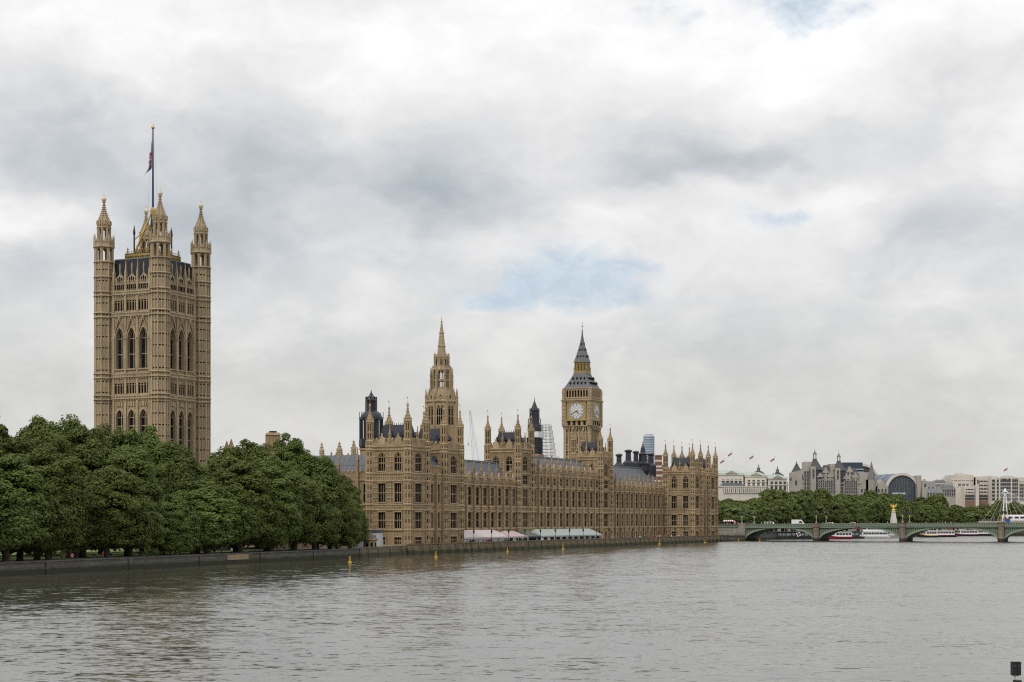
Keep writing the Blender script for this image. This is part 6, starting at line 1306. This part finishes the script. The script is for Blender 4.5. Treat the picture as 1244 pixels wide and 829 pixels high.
def striped(x0, x1, y0, y1, z0, z1): 
    n = int((z1 - z0) / .9)
    for k in range(n): e = 0 if k % 2 else .03; q.box(x0 - e, x1 + e, y0 - e, y1 + e, z0 + (z1 - z0) * k / n, z0 + (z1 - z0) * (k + 1) / n, 0 if k % 3 else 1)
striped(-4.2 * m_, 3 * m_, 0, 6, 2, zz(568)); q.build('wall', [BRICK, CONC], rt); q = MB(); striped(-3.8 * m_, 3 * m_, 1, 4.5, zz(568), zz(554)); q.box(-4.2 * m_, 3.4 * m_, .8, 4.7, zz(554), zz(553)); q.build('chimney', [BRICK, CONC], rt)
q = MB(); striped(2 * m_, 10 * m_, 1, 12, 2, zz(574)); q.build('gable_wing', [BRICK, CONC], rt); q = MB(); q.taper(1 * m_, 12 * m_, 3, 14, zz(574), zz(564), 3, 5); q.build('roof', SLATE, rt)
Y = 500.0; m_ = Y / FPX; rt = city('stone_turret', 331.5, Y, 20); tag(rt, 'square stone turret with dark cap peeping over the garden trees', 'turret'); zz = lambda y: zy(y, Y) - 1.5
q = MB(); q.box(-1.9, 1.9, -1.9, 1.9, 0, zz(529)); q.taper(-2.2, 2.2, -2.2, 2.2, zz(529), zz(526), .5, .5); [q.box(sx - .25, sx + .25, -2.1, 2.1, 0, zz(531)) for sx in (-1.7, 0, 1.7)]; q.build('wall', STONE, rt); q = MB(); q.lathe(0, 0, [(1.2, zz(526.2)), (1.25, zz(524))], 8); q.build('cap', IRON, rt)
Y = 560.0; rt = city('old_abbey_hall', 385, Y, 20); tag(rt, 'stone hall with thin spires and a crocketed gable just showing over the trees', 'hall'); zz = lambda y: zy(y, Y) - 1.5; m_ = Y / FPX; X = lambda px: (px - 385) * m_
q = MB(); q.box(X(385), X(446), 0, 14, 0, zz(556)); q.ext([(X(404), zz(557)), (X(422), zz(557)), (X(413), zz(546))], 0, 1.2); q.build('wall', STONE2, rt)
for px, yt, w in ((391, 537, .8), (413, 535.5, 1.0), (431, 533.5, .9), (403, 548, .6), (424, 549, .6)): q = MB(); crocket_spire(q, X(px), 0, [(w, zz(560)), (w, zz(yt + 12)), (w * 1.15, zz(yt + 11.5)), (w * .7, zz(yt + 8)), (.12, zz(yt + 1)), (.03, zz(yt))], 8, 0, .9, .25); q.build('spire', TSTONE2, rt)
for px, yt in ((275.5, 536), (281, 533.5)):
    Y = 470.0; q = MB(); q.lathe(0, 0, [(.8, -20), (.8, 0), (1.0, .2), (.5, 1.8), (.12, 3.0)], 8); tag(q.build('stone_pinnacle', TSTONE, None, (at(px, Y), Y, zy(yt, Y) - 3)), 'stone pinnacle just clearing the garden trees beside the square tower, ' + ('shorter' if px < 278 else 'taller') + ' of two', 'pinnacle')
# --- crane mast
Y = 640.0; q = MB(); x0, x1 = at(581.5, Y), at(571, Y); z0, z1 = zy(560, Y), zy(499, Y); w = .45
for sx in (-w, w):
    for sy in (-w, w): q.bar((sx, sy, -30), (x1 - x0 + sx * .6, sy * .6, z1 - z0), .09)
for k in range(22):
    t0, t1 = k / 22, (k + 1) / 22; f = lambda t, s: (s * w + (x1 - x0) * t, -w, (z1 - z0) * t); q.bar(f(t0, -1), f(t1, 1), .06); q.bar(f(t0, 1), f(t1, -1), .06)
q.bar((x1 - x0, 0, z1 - z0), (x1 - x0 - .6, 0, z1 - z0 - 13), .04); q.box(x1 - x0 - .9, x1 - x0 - .3, -.2, .2, z1 - z0 - 14, z1 - z0 - 13)
cr = tag(q.build('crane_jib', mat('pale_blue_steel', (.36, .43, .52), .5, .2), None, (x0, Y, z0)), 'thin pale blue lattice crane jib leaning up behind the palace wing', 'crane')
# ================================================================== river edge, terrace and boats
# terrace marquees
def marquee(a0, a1, cols, side, label, ridge=5.9, nb=None):
    root = empty('marquee', pal((a0 + a1) / 2, 3.2, 1.52), RZ); tag(root, label, 'marquee', 'marquees along the terrace'); L = a1 - a0; h = L / 2; q = MB(); e, r = 2.35, ridge - 1.5
    n = nb or int(L / 1.1)
    for k in range(n):
        x0, x1 = -h + L * k / n, -h + L * (k + 1) / n; m = k % len(cols); sag = .06 * math.sin(math.pi * ((k % 4) + .5) / 4)
        hip0, hip1 = min(1, (x0 + h) / 2.5, (h - x0) / 2.5), min(1, (x1 + h) / 2.5, (h - x1) / 2.5)
        q.add([(x0, 0, e), (x1, 0, e), (x1, 3.6 * hip1 + .01, e + (r - e) * hip1 - sag), (x0, 3.6 * hip0 + .01, e + (r - e) * hip0 - sag), (x1, 7.2, e), (x0, 7.2, e)], [(0, 1, 2, 3), (3, 2, 4, 5)], m); q.box(x0, x1, -.06, -.01, e - .42, e, m)
    q.build('canopy', cols, root); q = MB()
    for k in range(int(L / 5) + 1): x = -h + .05 + (L - .1) * k / int(L / 5); [q.bar((x, y, 0), (x, y, e), .06, 6) for y in (.02, 7.1)]
    q.build('poles', WHITE, root); q = MB(); nn = int(L / 2.5)
    for k in range(nn): x0 = -h + L * k / nn; q.box(x0 + .12, x0 + L / nn - .12, .06, .09, .0, e - .45, k % 2)
    q.build('clear_walls', side, root)
PINKA, PINKB, PINKC = mat('pale_pink_canvas', (.42, .355, .35), .8, .1, .5), mat('white_pink_canvas', (.45, .415, .41), .8, .1, .5), mat('pink_canvas', (.37, .26, .26), .8, .1, .5)
GRA, GRB, GRD = mat('pale_green_canvas', (.27, .30, .285), .8, .1, .5), mat('white_green_canvas', (.32, .35, .335), .8, .1, .5), mat('dark_green_canvas', (.085, .10, .085), .8, .1, .5)
CLA, CLB = mat('clear_plastic_wall', (.16, .18, .20), .25, .4, .6, spec=.5), mat('grey_plastic_wall', (.30, .32, .34), .3, .4, .6)
marquee(31, 69, [PINKA, PINKB], [CLA, CLB], 'long pale pink and white striped terrace marquee next to the south pavilion')
marquee(69.5, 83, [PINKC, PINKA], [SHADE, CLB], 'short deeper pink terrace marquee before the dark green one', 5.5)
marquee(83.5, 93, [GRD, GRD], [SHADE, SHADE], 'short dark green terrace marquee between the pink and pale green ones', 5.7)
marquee(93.5, 146, [GRA, GRB], [CLA, SHADE], 'long pale green and white terrace marquee in front of the central range')
# terrace lamps on the river wall
def tl():
    root = empty('terrace_lamp', (0, 0, 0), RZ); q = MB(); q.lathe(0, 0, [(.22, 0), (.2, .4), (.09, .6), (.07, 2.2), (.14, 2.3)], 8); q.build('post', BLACK, root); q = MB(); q.lathe(0, 0, [(.14, 2.3), (.28, 2.8), (.30, 3.0), (.08, 3.4), (.02, 3.6)], 6); q.build('lantern', BLACK, root); return root
t0 = tl()
for i in range(17):
    o = t0 if i == 0 else copy_tree(t0); o.location = pal(36 + i * 11.6, -1.28, 2.7); tag(o, f'black terrace lantern on the river wall, {ORD[i]} along from the south pavilion', 'lamp', 'lanterns along the terrace wall')
rg = random.Random(21)
for i in range(40):
    a = rg.uniform(147, 233) if i < 32 else rg.uniform(84, 93); k = rg.choice([2, 2, 0, 1, 3, 5, 4]); person(k, pal(a, rg.uniform(-.3, 3), 1.52), rg.uniform(0, 6.28), f'guest in a {TOPS[k][0]} ' + ('on the open terrace before the slate roofed wing' if i < 32 else 'by the dark green marquee'), 'guests on the terrace')
# round table plants and planters on the terrace
for i, (a, c) in enumerate(((38, LEAF), (49, RED), (60, LEAF), (72, BLACK))):
    q = MB(); q.lathe(0, 0, [(.5, 0), (.62, .8), (.5, .8)], 10, 0)
    for k in range(40): d = Vector((rg.gauss(0, 1), rg.gauss(0, 1), abs(rg.gauss(0, 1)))).normalized() * rg.uniform(.5, .95); q.bar((0, 0, .8), (d.x, d.y, 1.0 + d.z), .05, 3, 1, .14)
    tag(q.build('planter', [BLACK, c], None, pal(a, .2, 1.52)), ('leafy green planter before the pink marquee, nearest the south pavilion', 'planter of red flowers before the pink marquee', 'leafy green planter before the middle of the pink marquee', 'dark planter in front of the deeper pink marquee')[i], 'planter')
# kiosk where the garden wall meets the palace, low wall and site cabin
K = Vector((at(449.5, 383), 383, 1.2)); rt = empty('river_kiosk', K, RZ); tag(rt, 'small octagonal stone kiosk with conical roof at the corner of the river wall', 'kiosk')
q = MB(); q.lathe(0, 0, [(1.75, -4), (1.75, 0), (1.6, .3), (1.55, 2.5), (1.9, 2.7), (1.9, 2.95)], 8); q.build('wall', STONE, rt); q = MB(); q.lathe(0, 0, [(1.85, 2.95), (1.3, 3.5), (.65, 4.2), (.15, 4.8), (.22, 5.0), (.03, 5.3)], 8); q.build('roof', mat('brown_stone_roof', (.15, .12, .09), .9, .4, .6, .3), rt)
for i in (4, 5, 6): a = i * math.pi / 4; nx, ny = math.cos(a), math.sin(a); q = MB().frame((nx * 1.46, ny * 1.46, 0), (-ny, nx, 0), (nx, ny, 0)); q.box(-.28, .28, 0, .03, .8, 2.1); q.build('opening', SHADE, rt)
mb = MB(); wall_run(mb, [(-34.8, 372.5), (-33.0, 379.5), (P1.x - .3, P1.y)], -3, 2.35, .7, 9); tag(mb.build('embankment_wall', TIDE2), 'short low river wall between the kiosk and the south pavilion', 'embankment wall')
Y = 398.0; rt = empty('site_cabin', (at(447, Y), Y, 1.5), R(-8)); tag(rt, 'pale grey site cabin with small dark windows beside the palace and trees', 'cabin'); q = MB(); q.box(-3.3, 2.9, 0, 4, 0, 4.1); q.build('wall', mat('pale_grey_cladding', (.44, .46, .47), .7, .2, .4), rt); q = MB(); q.box(-3.45, 3.05, -.15, 4.1, 4.1, 4.75); q.build('roof', mat('dark_teal_roof', (.05, .075, .08), .6, .3), rt)
for x in (-2.6, -1.2, .3, 1.8): q = MB(); q.box(x - .25, x + .25, -.03, .02, 2.6, 3.4); q.build('window', OPEN, rt)
# scaffold stair beside the cabin, under the last tree
rt = empty('scaffold_stair', (at(418, 388), 388, 1.5), R(10)); tag(rt, 'grey tube scaffold stair under the last garden tree beside the cabin', 'scaffolding'); q = MB()
for x in np.linspace(-3, 3, 4): [q.bar((x, y, 0), (x, y, 3.4), .06) for y in (0, 1.4)]
for z in (1.1, 2.2, 3.3): [q.bar((-3, y, z), (3, y, z), .05) for y in (0, 1.4)]
q.bar((-3, 0, 0), (0, 0, 2.2), .07); q.bar((0, 0, 2.2), (3, 0, 0), .07); q.build('tubes', mat('scaffold_tube', (.3, .31, .32), .5, .2), rt); q = MB(); [q.box(-3 + k * .3, -2.7 + k * .3, 0, 1.4, .22 * k + .1, .22 * k + .16) for k in range(10)]; q.build('treads', mat('tread_boards', (.25, .23, .2), .9), rt)
# garden: stone plinths, visitors, a bench
sp_ = Vector((at(79, 305), 305, 1.51)); rt = empty('stone_bench', sp_, R(-20)); tag(rt, 'pale stone bench with two end blocks on the gravel under the trees', 'stone bench'); q = MB(); q.ext([(-1.5, 0), (.3, 0), (.3, 1.1), (-.3, 1.7), (-1.5, 1.0)], 0, 1.2); q.build('side_block', mat('buff_stone', (.40, .32, .24), .9, .3, .5), rt); q = MB(); q.box(.8, 2.3, .6, 1.9, 0, 1.75); q.box(.7, 2.4, .5, 2, 1.75, 1.95); q.build('tall_block', mat('buff_block', (.36, .30, .22), .9, .3, .5), rt)
for i, (px, s, d, k, w) in enumerate(((10, 4, 9, 1, 'beside the first wall tree'), (51, 16, 14, 1, 'on the lawn edge'), (78, 22, 2.2, 4, 'right at the wall before the stone seat'), (99, 29, 2.5, 2, 'at the wall past the stone seat'), (105, 31, 2.2, 0, 'at the wall next to the pair by the stone seat'), (111, 33.5, 2.2, 2, 'at the wall, farthest of the group past the stone seat'), (138, 44, 3, 2, 'alone on the walk under the young tree'), (150, 49, 2.6, 2, 'on the walk near the fourth wall tree'), (220, 74, 5, 2, 'on the shaded walk below the square tower'), (231, 79, 4, 1, 'on the shaded walk above the sandy wall patch'), (226, 76, 4.5, 3, 'on the shaded walk beside the one above the wall patch'))):
    person(k, gar(s, d, 1.51), 1.0 + i, f'visitor in a {TOPS[k][0]} {w}', 'visitors in the garden')
# yellow marker posts in the water
def buoy():
    root = empty('marker_buoy', (0, 0, 0)); q = MB(); q.lathe(0, 0, [(.5, -.5), (.55, .0), (.5, .25), (.2, .4), (.17, 1.3), (.10, 1.35)], 10); q.build('body', YELLOW, root); q = MB(); q.bar((-.3, 0, 1.35), (.3, 0, 1.75), .07); q.bar((-.3, 0, 1.75), (.3, 0, 1.35), .07); q.bar((0, 0, 1.2), (0, 0, 1.6), .05); q.build('topmark', YELLOW, root); return root
b0 = buoy()
for i, (px, y, w) in enumerate(((425, 683.5, 'in the water before the garden wall near the kiosk'), (529.5, 677, 'in the water below the south pavilion'), (616.5, 670.5, 'in the water below the deeper pink marquee'), (684, 667.5, 'in the water below the pale green marquee'), (801, 661.5, 'in the water below the slate roofed wing'), (856.5, 659.8, 'in the water below the north pavilion'), (897.3, 659.6, 'in the water before the bridge abutment'), (923, 659, 'in the water before the first bridge arch'), (1213, 656.8, 'against the fourth bridge pier'))):
    Yb = EYE * FPX / (y - HOR); o = b0 if i == 0 else copy_tree(b0); o.location = (at(px, Yb), Yb, 0); s = .75 if Yb < 480 else .85; o.scale = (s, s, s); o.rotation_euler.z = i; tag(o, f'yellow marker buoy with cross topmark {w}', 'buoy', 'yellow marker buoys')
# ------------------------------------------------------------------ boats beyond the bridge
def boat(px, Y, L, W, hull, stripe, decks, rz, label, cat='boat', bow=1):
    root = empty('passenger_boat', (at(px, Y), Y, 0), R(rz)); tag(root, label, cat, 'boats moored beyond the bridge'); q = MB(); n = 12; top = []; bot = []
    for k in range(n + 1):
        t = k / n; x = -L / 2 + L * t; w = W / 2 * (1 if t < .6 else math.sqrt(max(0, 1 - ((t - .6) / .4) ** 2))) * (.85 + .15 * min(1, t * 5)); zt = 1.1 + .7 * max(0, t - .5) ** 2 * 4; top.append((x, w, zt)); bot.append((x - (.0 if t < .9 else .3), w * .75, -.5))
    for (x0, w0, z0), (x1, w1, z1), (a0, v0, y0), (a1, v1, y1) in zip(top[:-1], top[1:], bot[:-1], bot[1:]):
        for sg in (-1, 1):
            q.add([(a0, sg * v0, y0), (a1, sg * v1, y1), (x1, sg * w1, z1), (x0, sg * w0, z0)], [(0, 1, 2, 3)], 0); q.add([(x0, sg * (w0 + .04), z0 - .3), (x1, sg * (w1 + .04), z1 - .3), (x1, sg * (w1 + .04), z1 + .05), (x0, sg * (w0 + .04), z0 + .05)], [(0, 1, 2, 3)], 1)
        q.add([(x0, -w0, z0 - .1), (x1, -w1, z1 - .1), (x1, w1, z1 - .1), (x0, w0, z0 - .1)], [(0, 1, 2, 3)], 2)
    q.add([(top[0][0], -top[0][1], top[0][2]), (top[0][0], top[0][1], top[0][2]), (bot[0][0], bot[0][1], -.5), (bot[0][0], -bot[0][1], -.5)], [(0, 1, 2, 3)], 0); q.build('hull', [hull, stripe, CONC2], root)
    z = 1.0
    for d in range(decks):
        x0, x1 = -L * (.44 - .08 * d), L * (.24 - .12 * d); w = W * (.42 - .05 * d); q = MB(); q.taper(x0, x1, -w, w, z, z + 2.2, .0, .08); q.box(x0 - .3, x1 + .3, -w - .2, w + .2, z + 2.2, z + 2.35); q.build('cabin', WHITE, root); q = MB(); n = max(3, int((x1 - x0) / 1.5))
        for k in range(n): a = x0 + .3 + (x1 - x0 - .6) * k / n; q.box(a, a + (x1 - x0 - .6) / n - .25, -w - .03, w + .03, z + .9, z + 1.75)
        q.box(x1 - .1, x1 + .04, -w * .8, w * .8, z + .9, z + 1.75); q.build('window', OPEN, root); z += 2.35
    q = MB(); q.bar((-L * .05, 0, z - .2), (-L * .05, 0, z + 2.2), .07, 6); q.bar((L * .46, 0, 1.5), (L * .46, 0, 3), .04, 4); [q.bar((L * (.26 + .05 * k), sg * W * .38 * (1 - k * .16), 1.2), (L * (.26 + .05 * k), sg * W * .38 * (1 - k * .16), 2.1), .03) for k in range(4) for sg in (-1, 1)]; q.build('mast', WHITE, root)
MAROON = mat('maroon_paint', (.22, .02, .03), .4, .15)
boat(1020, 742, 12, 4.2, MAROON, MAROON, 1, 190, 'maroon hulled passenger boat with white cabin under the second arch')
boat(1056, 775, 20, 5.5, WHITE, WHITE, 2, 195, 'white double decked cruise boat nearest the second arch pier')
boat(1076, 800, 17, 5, WHITE, NAVY, 1, 200, 'white single decked boat with a navy stripe beside the cruise boat')
boat(1137, 832, 21, 5, BLACK, MAROON, 1, 188, 'dark and maroon passenger boat with white cabin under the third arch')
boat(1128, 815, 9, 3.4, BLACK, YELLOW, 1, 192, 'small black workboat with a yellow rail beside the dark and maroon boat')
boat(1172, 880, 15, 5, NAVY, RED, 1, 190, 'navy hulled boat with red trim near the third arch pier')
boat(1190, 900, 14, 5, BLACK, BLACK, 1, 185, 'black barge with low pale cabin before the fourth pier')
# floating pier under the first arch
def pontoon(px, Y, L, lab, m):
    rt = empty('floating_pier', (at(px, Y), Y, 0), R(-12)); tag(rt, lab, 'pier'); q = MB(); q.box(-L / 2, L / 2, -3, 3, -.6, .9); q.build('pontoon', BLACK, rt); q = MB(); q.box(-L * .42, L * .3, -2.2, 2.2, .9, 3.3); q.box(-L * .45, L * .45, -2.8, 2.8, 3.3, 3.55); q.build('cabin', m, rt); q = MB(); [q.box(x, x + 1.3, -2.24, -2.2, 1.6, 2.7) for x in np.arange(-L * .4, L * .27, 1.9)]; q.build('window', CLB, rt); q = MB(); [q.bar((x, -2.7, .9), (x, -2.7, 3.3), .07) for x in np.arange(-L * .44, L * .45, 2.2)]; [q.bar((-L / 2, -2.9, z), (L / 2, -2.9, z), .04) for z in (1.4, 1.9)]; q.build('railing', BLACK, rt)
DGRN = mat('dark_grey_paint', (.06, .065, .07), .6, .3)
pontoon(945, 742, 18, 'dark floating pier with cabin under the first bridge arch nearer the abutment', DGRN); pontoon(974, 748, 20, 'long dark floating pier with canopy under the first bridge arch', mat('blue_black_paint', (.03, .04, .055), .5, .3)); pontoon(1036, 765, 11, 'dark floating pier behind the maroon boat', DGRN)
q = MB(); rt = empty('life_ring_stand', (at(970, 735), 735, 0)); tag(rt, 'red and white life ring board on the floating pier', 'life ring')
for k in range(16): a, b = 2 * math.pi * k / 16, 2 * math.pi * (k + 1) / 16; q.bar((.9 * math.cos(a), 0, 2.2 + .9 * math.sin(a)), (.9 * math.cos(b), 0, 2.2 + .9 * math.sin(b)), .25, 6, (k // 2) % 2)
q.build('ring', [RED, WHITE], rt); q = MB(); q.bar((0, .3, -1), (0, .3, 3.4), .12, 6); q.build('post', BLACK, rt)
q = MB(); q.lathe(0, 0, [(1.2, -2), (1.2, 3), (1.4, 3.2), (.2, 4.4)], 8); tag(q.build('mooring_dolphin', mat('weathered_pale_pile', (.30, .33, .27), .9, .4, .6), None, (at(926.5, 722), 722, 0)), 'pale weathered mooring pile under the first arch beside the abutment', 'mooring pile')
# gilded eagle on its column
rt = empty('memorial_column', (at(1085.5, 790), 790, 1.5), R(10)); tag(rt, 'white stone memorial column with golden eagle above the far embankment', 'memorial'); z = lambda y: zy(y, 790) - 1.5
q = MB(); q.taper(-1.5, 1.5, -1.5, 1.5, 0, z(631), .3, .3); q.taper(-1.1, 1.1, -1.1, 1.1, z(631), z(622.5), .4, .4); q.lathe(0, 0, [(1.0, z(622.5)), (.9, z(621.5)), (1.0, z(620.8))], 12); q.build('column', CONC, rt); q = MB(); zc = z(620.8)
q.lathe(0, 0, [(.75, zc), (.9, zc + .4), (.75, zc + .9), (.3, zc + 1.0)], 10); q.lathe(0, 0, [(.35, zc + .9), (.55, zc + 1.5), (.5, zc + 2.1), (.22, zc + 2.6), (.28, zc + 2.9), (.05, zc + 3.1)], 8)
for sg in (-1, 1): q.hexa([(sg * .3, -.1, zc + 1.9), (sg * 1.2, -.1, zc + 2.2), (sg * 1.2, .1, zc + 2.2), (sg * .3, .1, zc + 1.9), (sg * .5, -.1, zc + 2.7), (sg * 1.7, -.1, zc + 3.6), (sg * 1.7, .1, zc + 3.6), (sg * .5, .1, zc + 2.7)]); q.hexa([(sg * 1.0, -.08, zc + 1.6), (sg * 1.5, -.08, zc + 2.3), (sg * 1.5, .08, zc + 2.3), (sg * 1.0, .08, zc + 1.6), (sg * .6, -.08, zc + 2.4), (sg * 1.7, -.08, zc + 3.4), (sg * 1.7, .08, zc + 3.4), (sg * .6, .08, zc + 2.4)])
q.build('eagle', mat('bright_gold', (.75, .50, .12), .3, .1, 1, metal=.7), rt)
# footbridge pylon, deck and train
Y = 905.0; rt = empty('railway_footbridge', (at(1221, Y), Y, 0), R(-12)); tag(rt, 'white cable stayed pylon and deck of a footbridge beyond the road bridge', 'bridge'); z = lambda y: zy(y, Y)
for sx in (-1, 1): q = MB(); q.bar((sx * 1.7, 0, -2), (sx * .35, 0, z(597)), .55, 8, 0, .3); q.build('pylon_leg', WHITE, rt)
q = MB(); q.lathe(0, 0, [(.9, z(598)), (.7, z(595)), (.1, z(593.5))], 8); [q.bar((0, 0, z(595.5)), (sx * 1.9, 0, z(599.5)), .22, 5) for sx in (-1, 1)]; q.build('pylon_head', WHITE, rt)
q = MB(); q.box(-14, 95, -2, 2, 7.6, 8.3); q.box(-14, 95, 3, 12, 6.2, 8.0); [q.box(x - .06, x + .06, -2.05, -1.95, 8.3, 9.4) for x in np.arange(-14, 95, 1.6)]; q.box(-14, 95, -2.06, -1.94, 9.35, 9.45); q.build('deck', CONC2, rt); q = MB(); [q.bar((0, 0, z(596)), (sg * (4 + k * 4.2), -1.9, 8.3), .05, 4) for sg in (-1, 1) for k in range(9) if sg * (4 + k * 4.2) > -14.1]; q.build('stay_cables', WHITE, rt); q = MB(); [q.box(x - .8, x + .8, 3, 11, -3, 6.2) for x in (14, 52, 90)]; q.build('pier', PIER, rt)
q = MB(); q.lathe(0, 0, [(2.2, -3), (2.2, 5), (1.2, 7.5)], 10); q.build('pylon_base', CONC2, rt)
rt = empty('train_carriage', (at(1230, 915), 912, 8.0), R(-12)); tag(rt, 'white and navy train carriage standing on the railway bridge beside the pylon', 'train'); q = MB(); q.box(-6.5, 9, -1.3, 1.3, .5, 3.4); q.taper(-6.5, 9, -1.3, 1.3, 3.4, 3.8, .1, .4); q.build('body', WHITE, rt); q = MB(); [q.box(x, x + 2.2, -1.34, -1.3, 1.7, 2.8) for x in (-6.2, -3.2, .2, 3.2, 6.2)]; q.build('window', NAVY, rt); q = MB(); q.box(-6.5, 9, -1.1, 1.1, 0, .5); q.build('underframe', BLACK, rt)
rt = empty('banner_kiosk', (at(1223, 880), 880, 1.5), 0); tag(rt, 'blue and red boarded booth at the foot of the white pylon', 'booth'); q = MB(); q.box(-1.6, 1.6, -1, 1, 0, zy(631, 880) - 1.5); q.build('cabin', mat('blue_board', (.03, .08, .35), .6, .1), rt); q = MB(); q.box(-1.7, 1.7, -1.1, 1.1, zy(631, 880) - 1.5, zy(629.8, 880) - 1.5); q.build('roof', RED, rt)
q = MB(); q.lathe(0, 0, [(.3, 0), (.2, 11)], 8); q.box(-.5, .5, -.1, .1, 10.2, 10.6); tag(q.build('lamp_column', LEADROOF, None, (at(1207.5, 860), 860, 0)), 'plain grey lamp column between the trees and the white pylon', 'lamp column')
# signal lamp on a post in the near water
Yn = 25.0; rt = empty('signal_lamp', (at(1234, Yn), Yn, -2), R(6)); tag(rt, 'black twin signal lamp box on a thin post in the near water', 'signal lamp'); zt, zb = zy(804.3, Yn) + 2, zy(820.5, Yn) + 2
for sx in (-1, 1): q = MB(); q.box(sx * .034 - .031, sx * .034 + .031, -.05, .05, zb, zt); q.box(sx * .034 - .034, sx * .034 + .034, -.055, .052, zt - .012, zt); o = q.build('lamp_housing', BLACK, rt); q = MB(); q.ext([(sx * .034 + .016 * math.cos(k * .5236), zb + .15 + .016 * math.sin(k * .5236)) for k in range(12)], -.054, -.05); q.build('lens', OPEN, o)
q = MB(); q.bar((0, .03, 0), (0, .03, zt - .02), .014, 8); q.box(-.06, .06, 0.01, .05, zb - .02, zb - .005); q.build('post', WHITE, rt); q = MB(); q.box(-.02, .07, -.06, .06, zb - .22, zb - .075); q.build('junction_box', BLACK, rt)
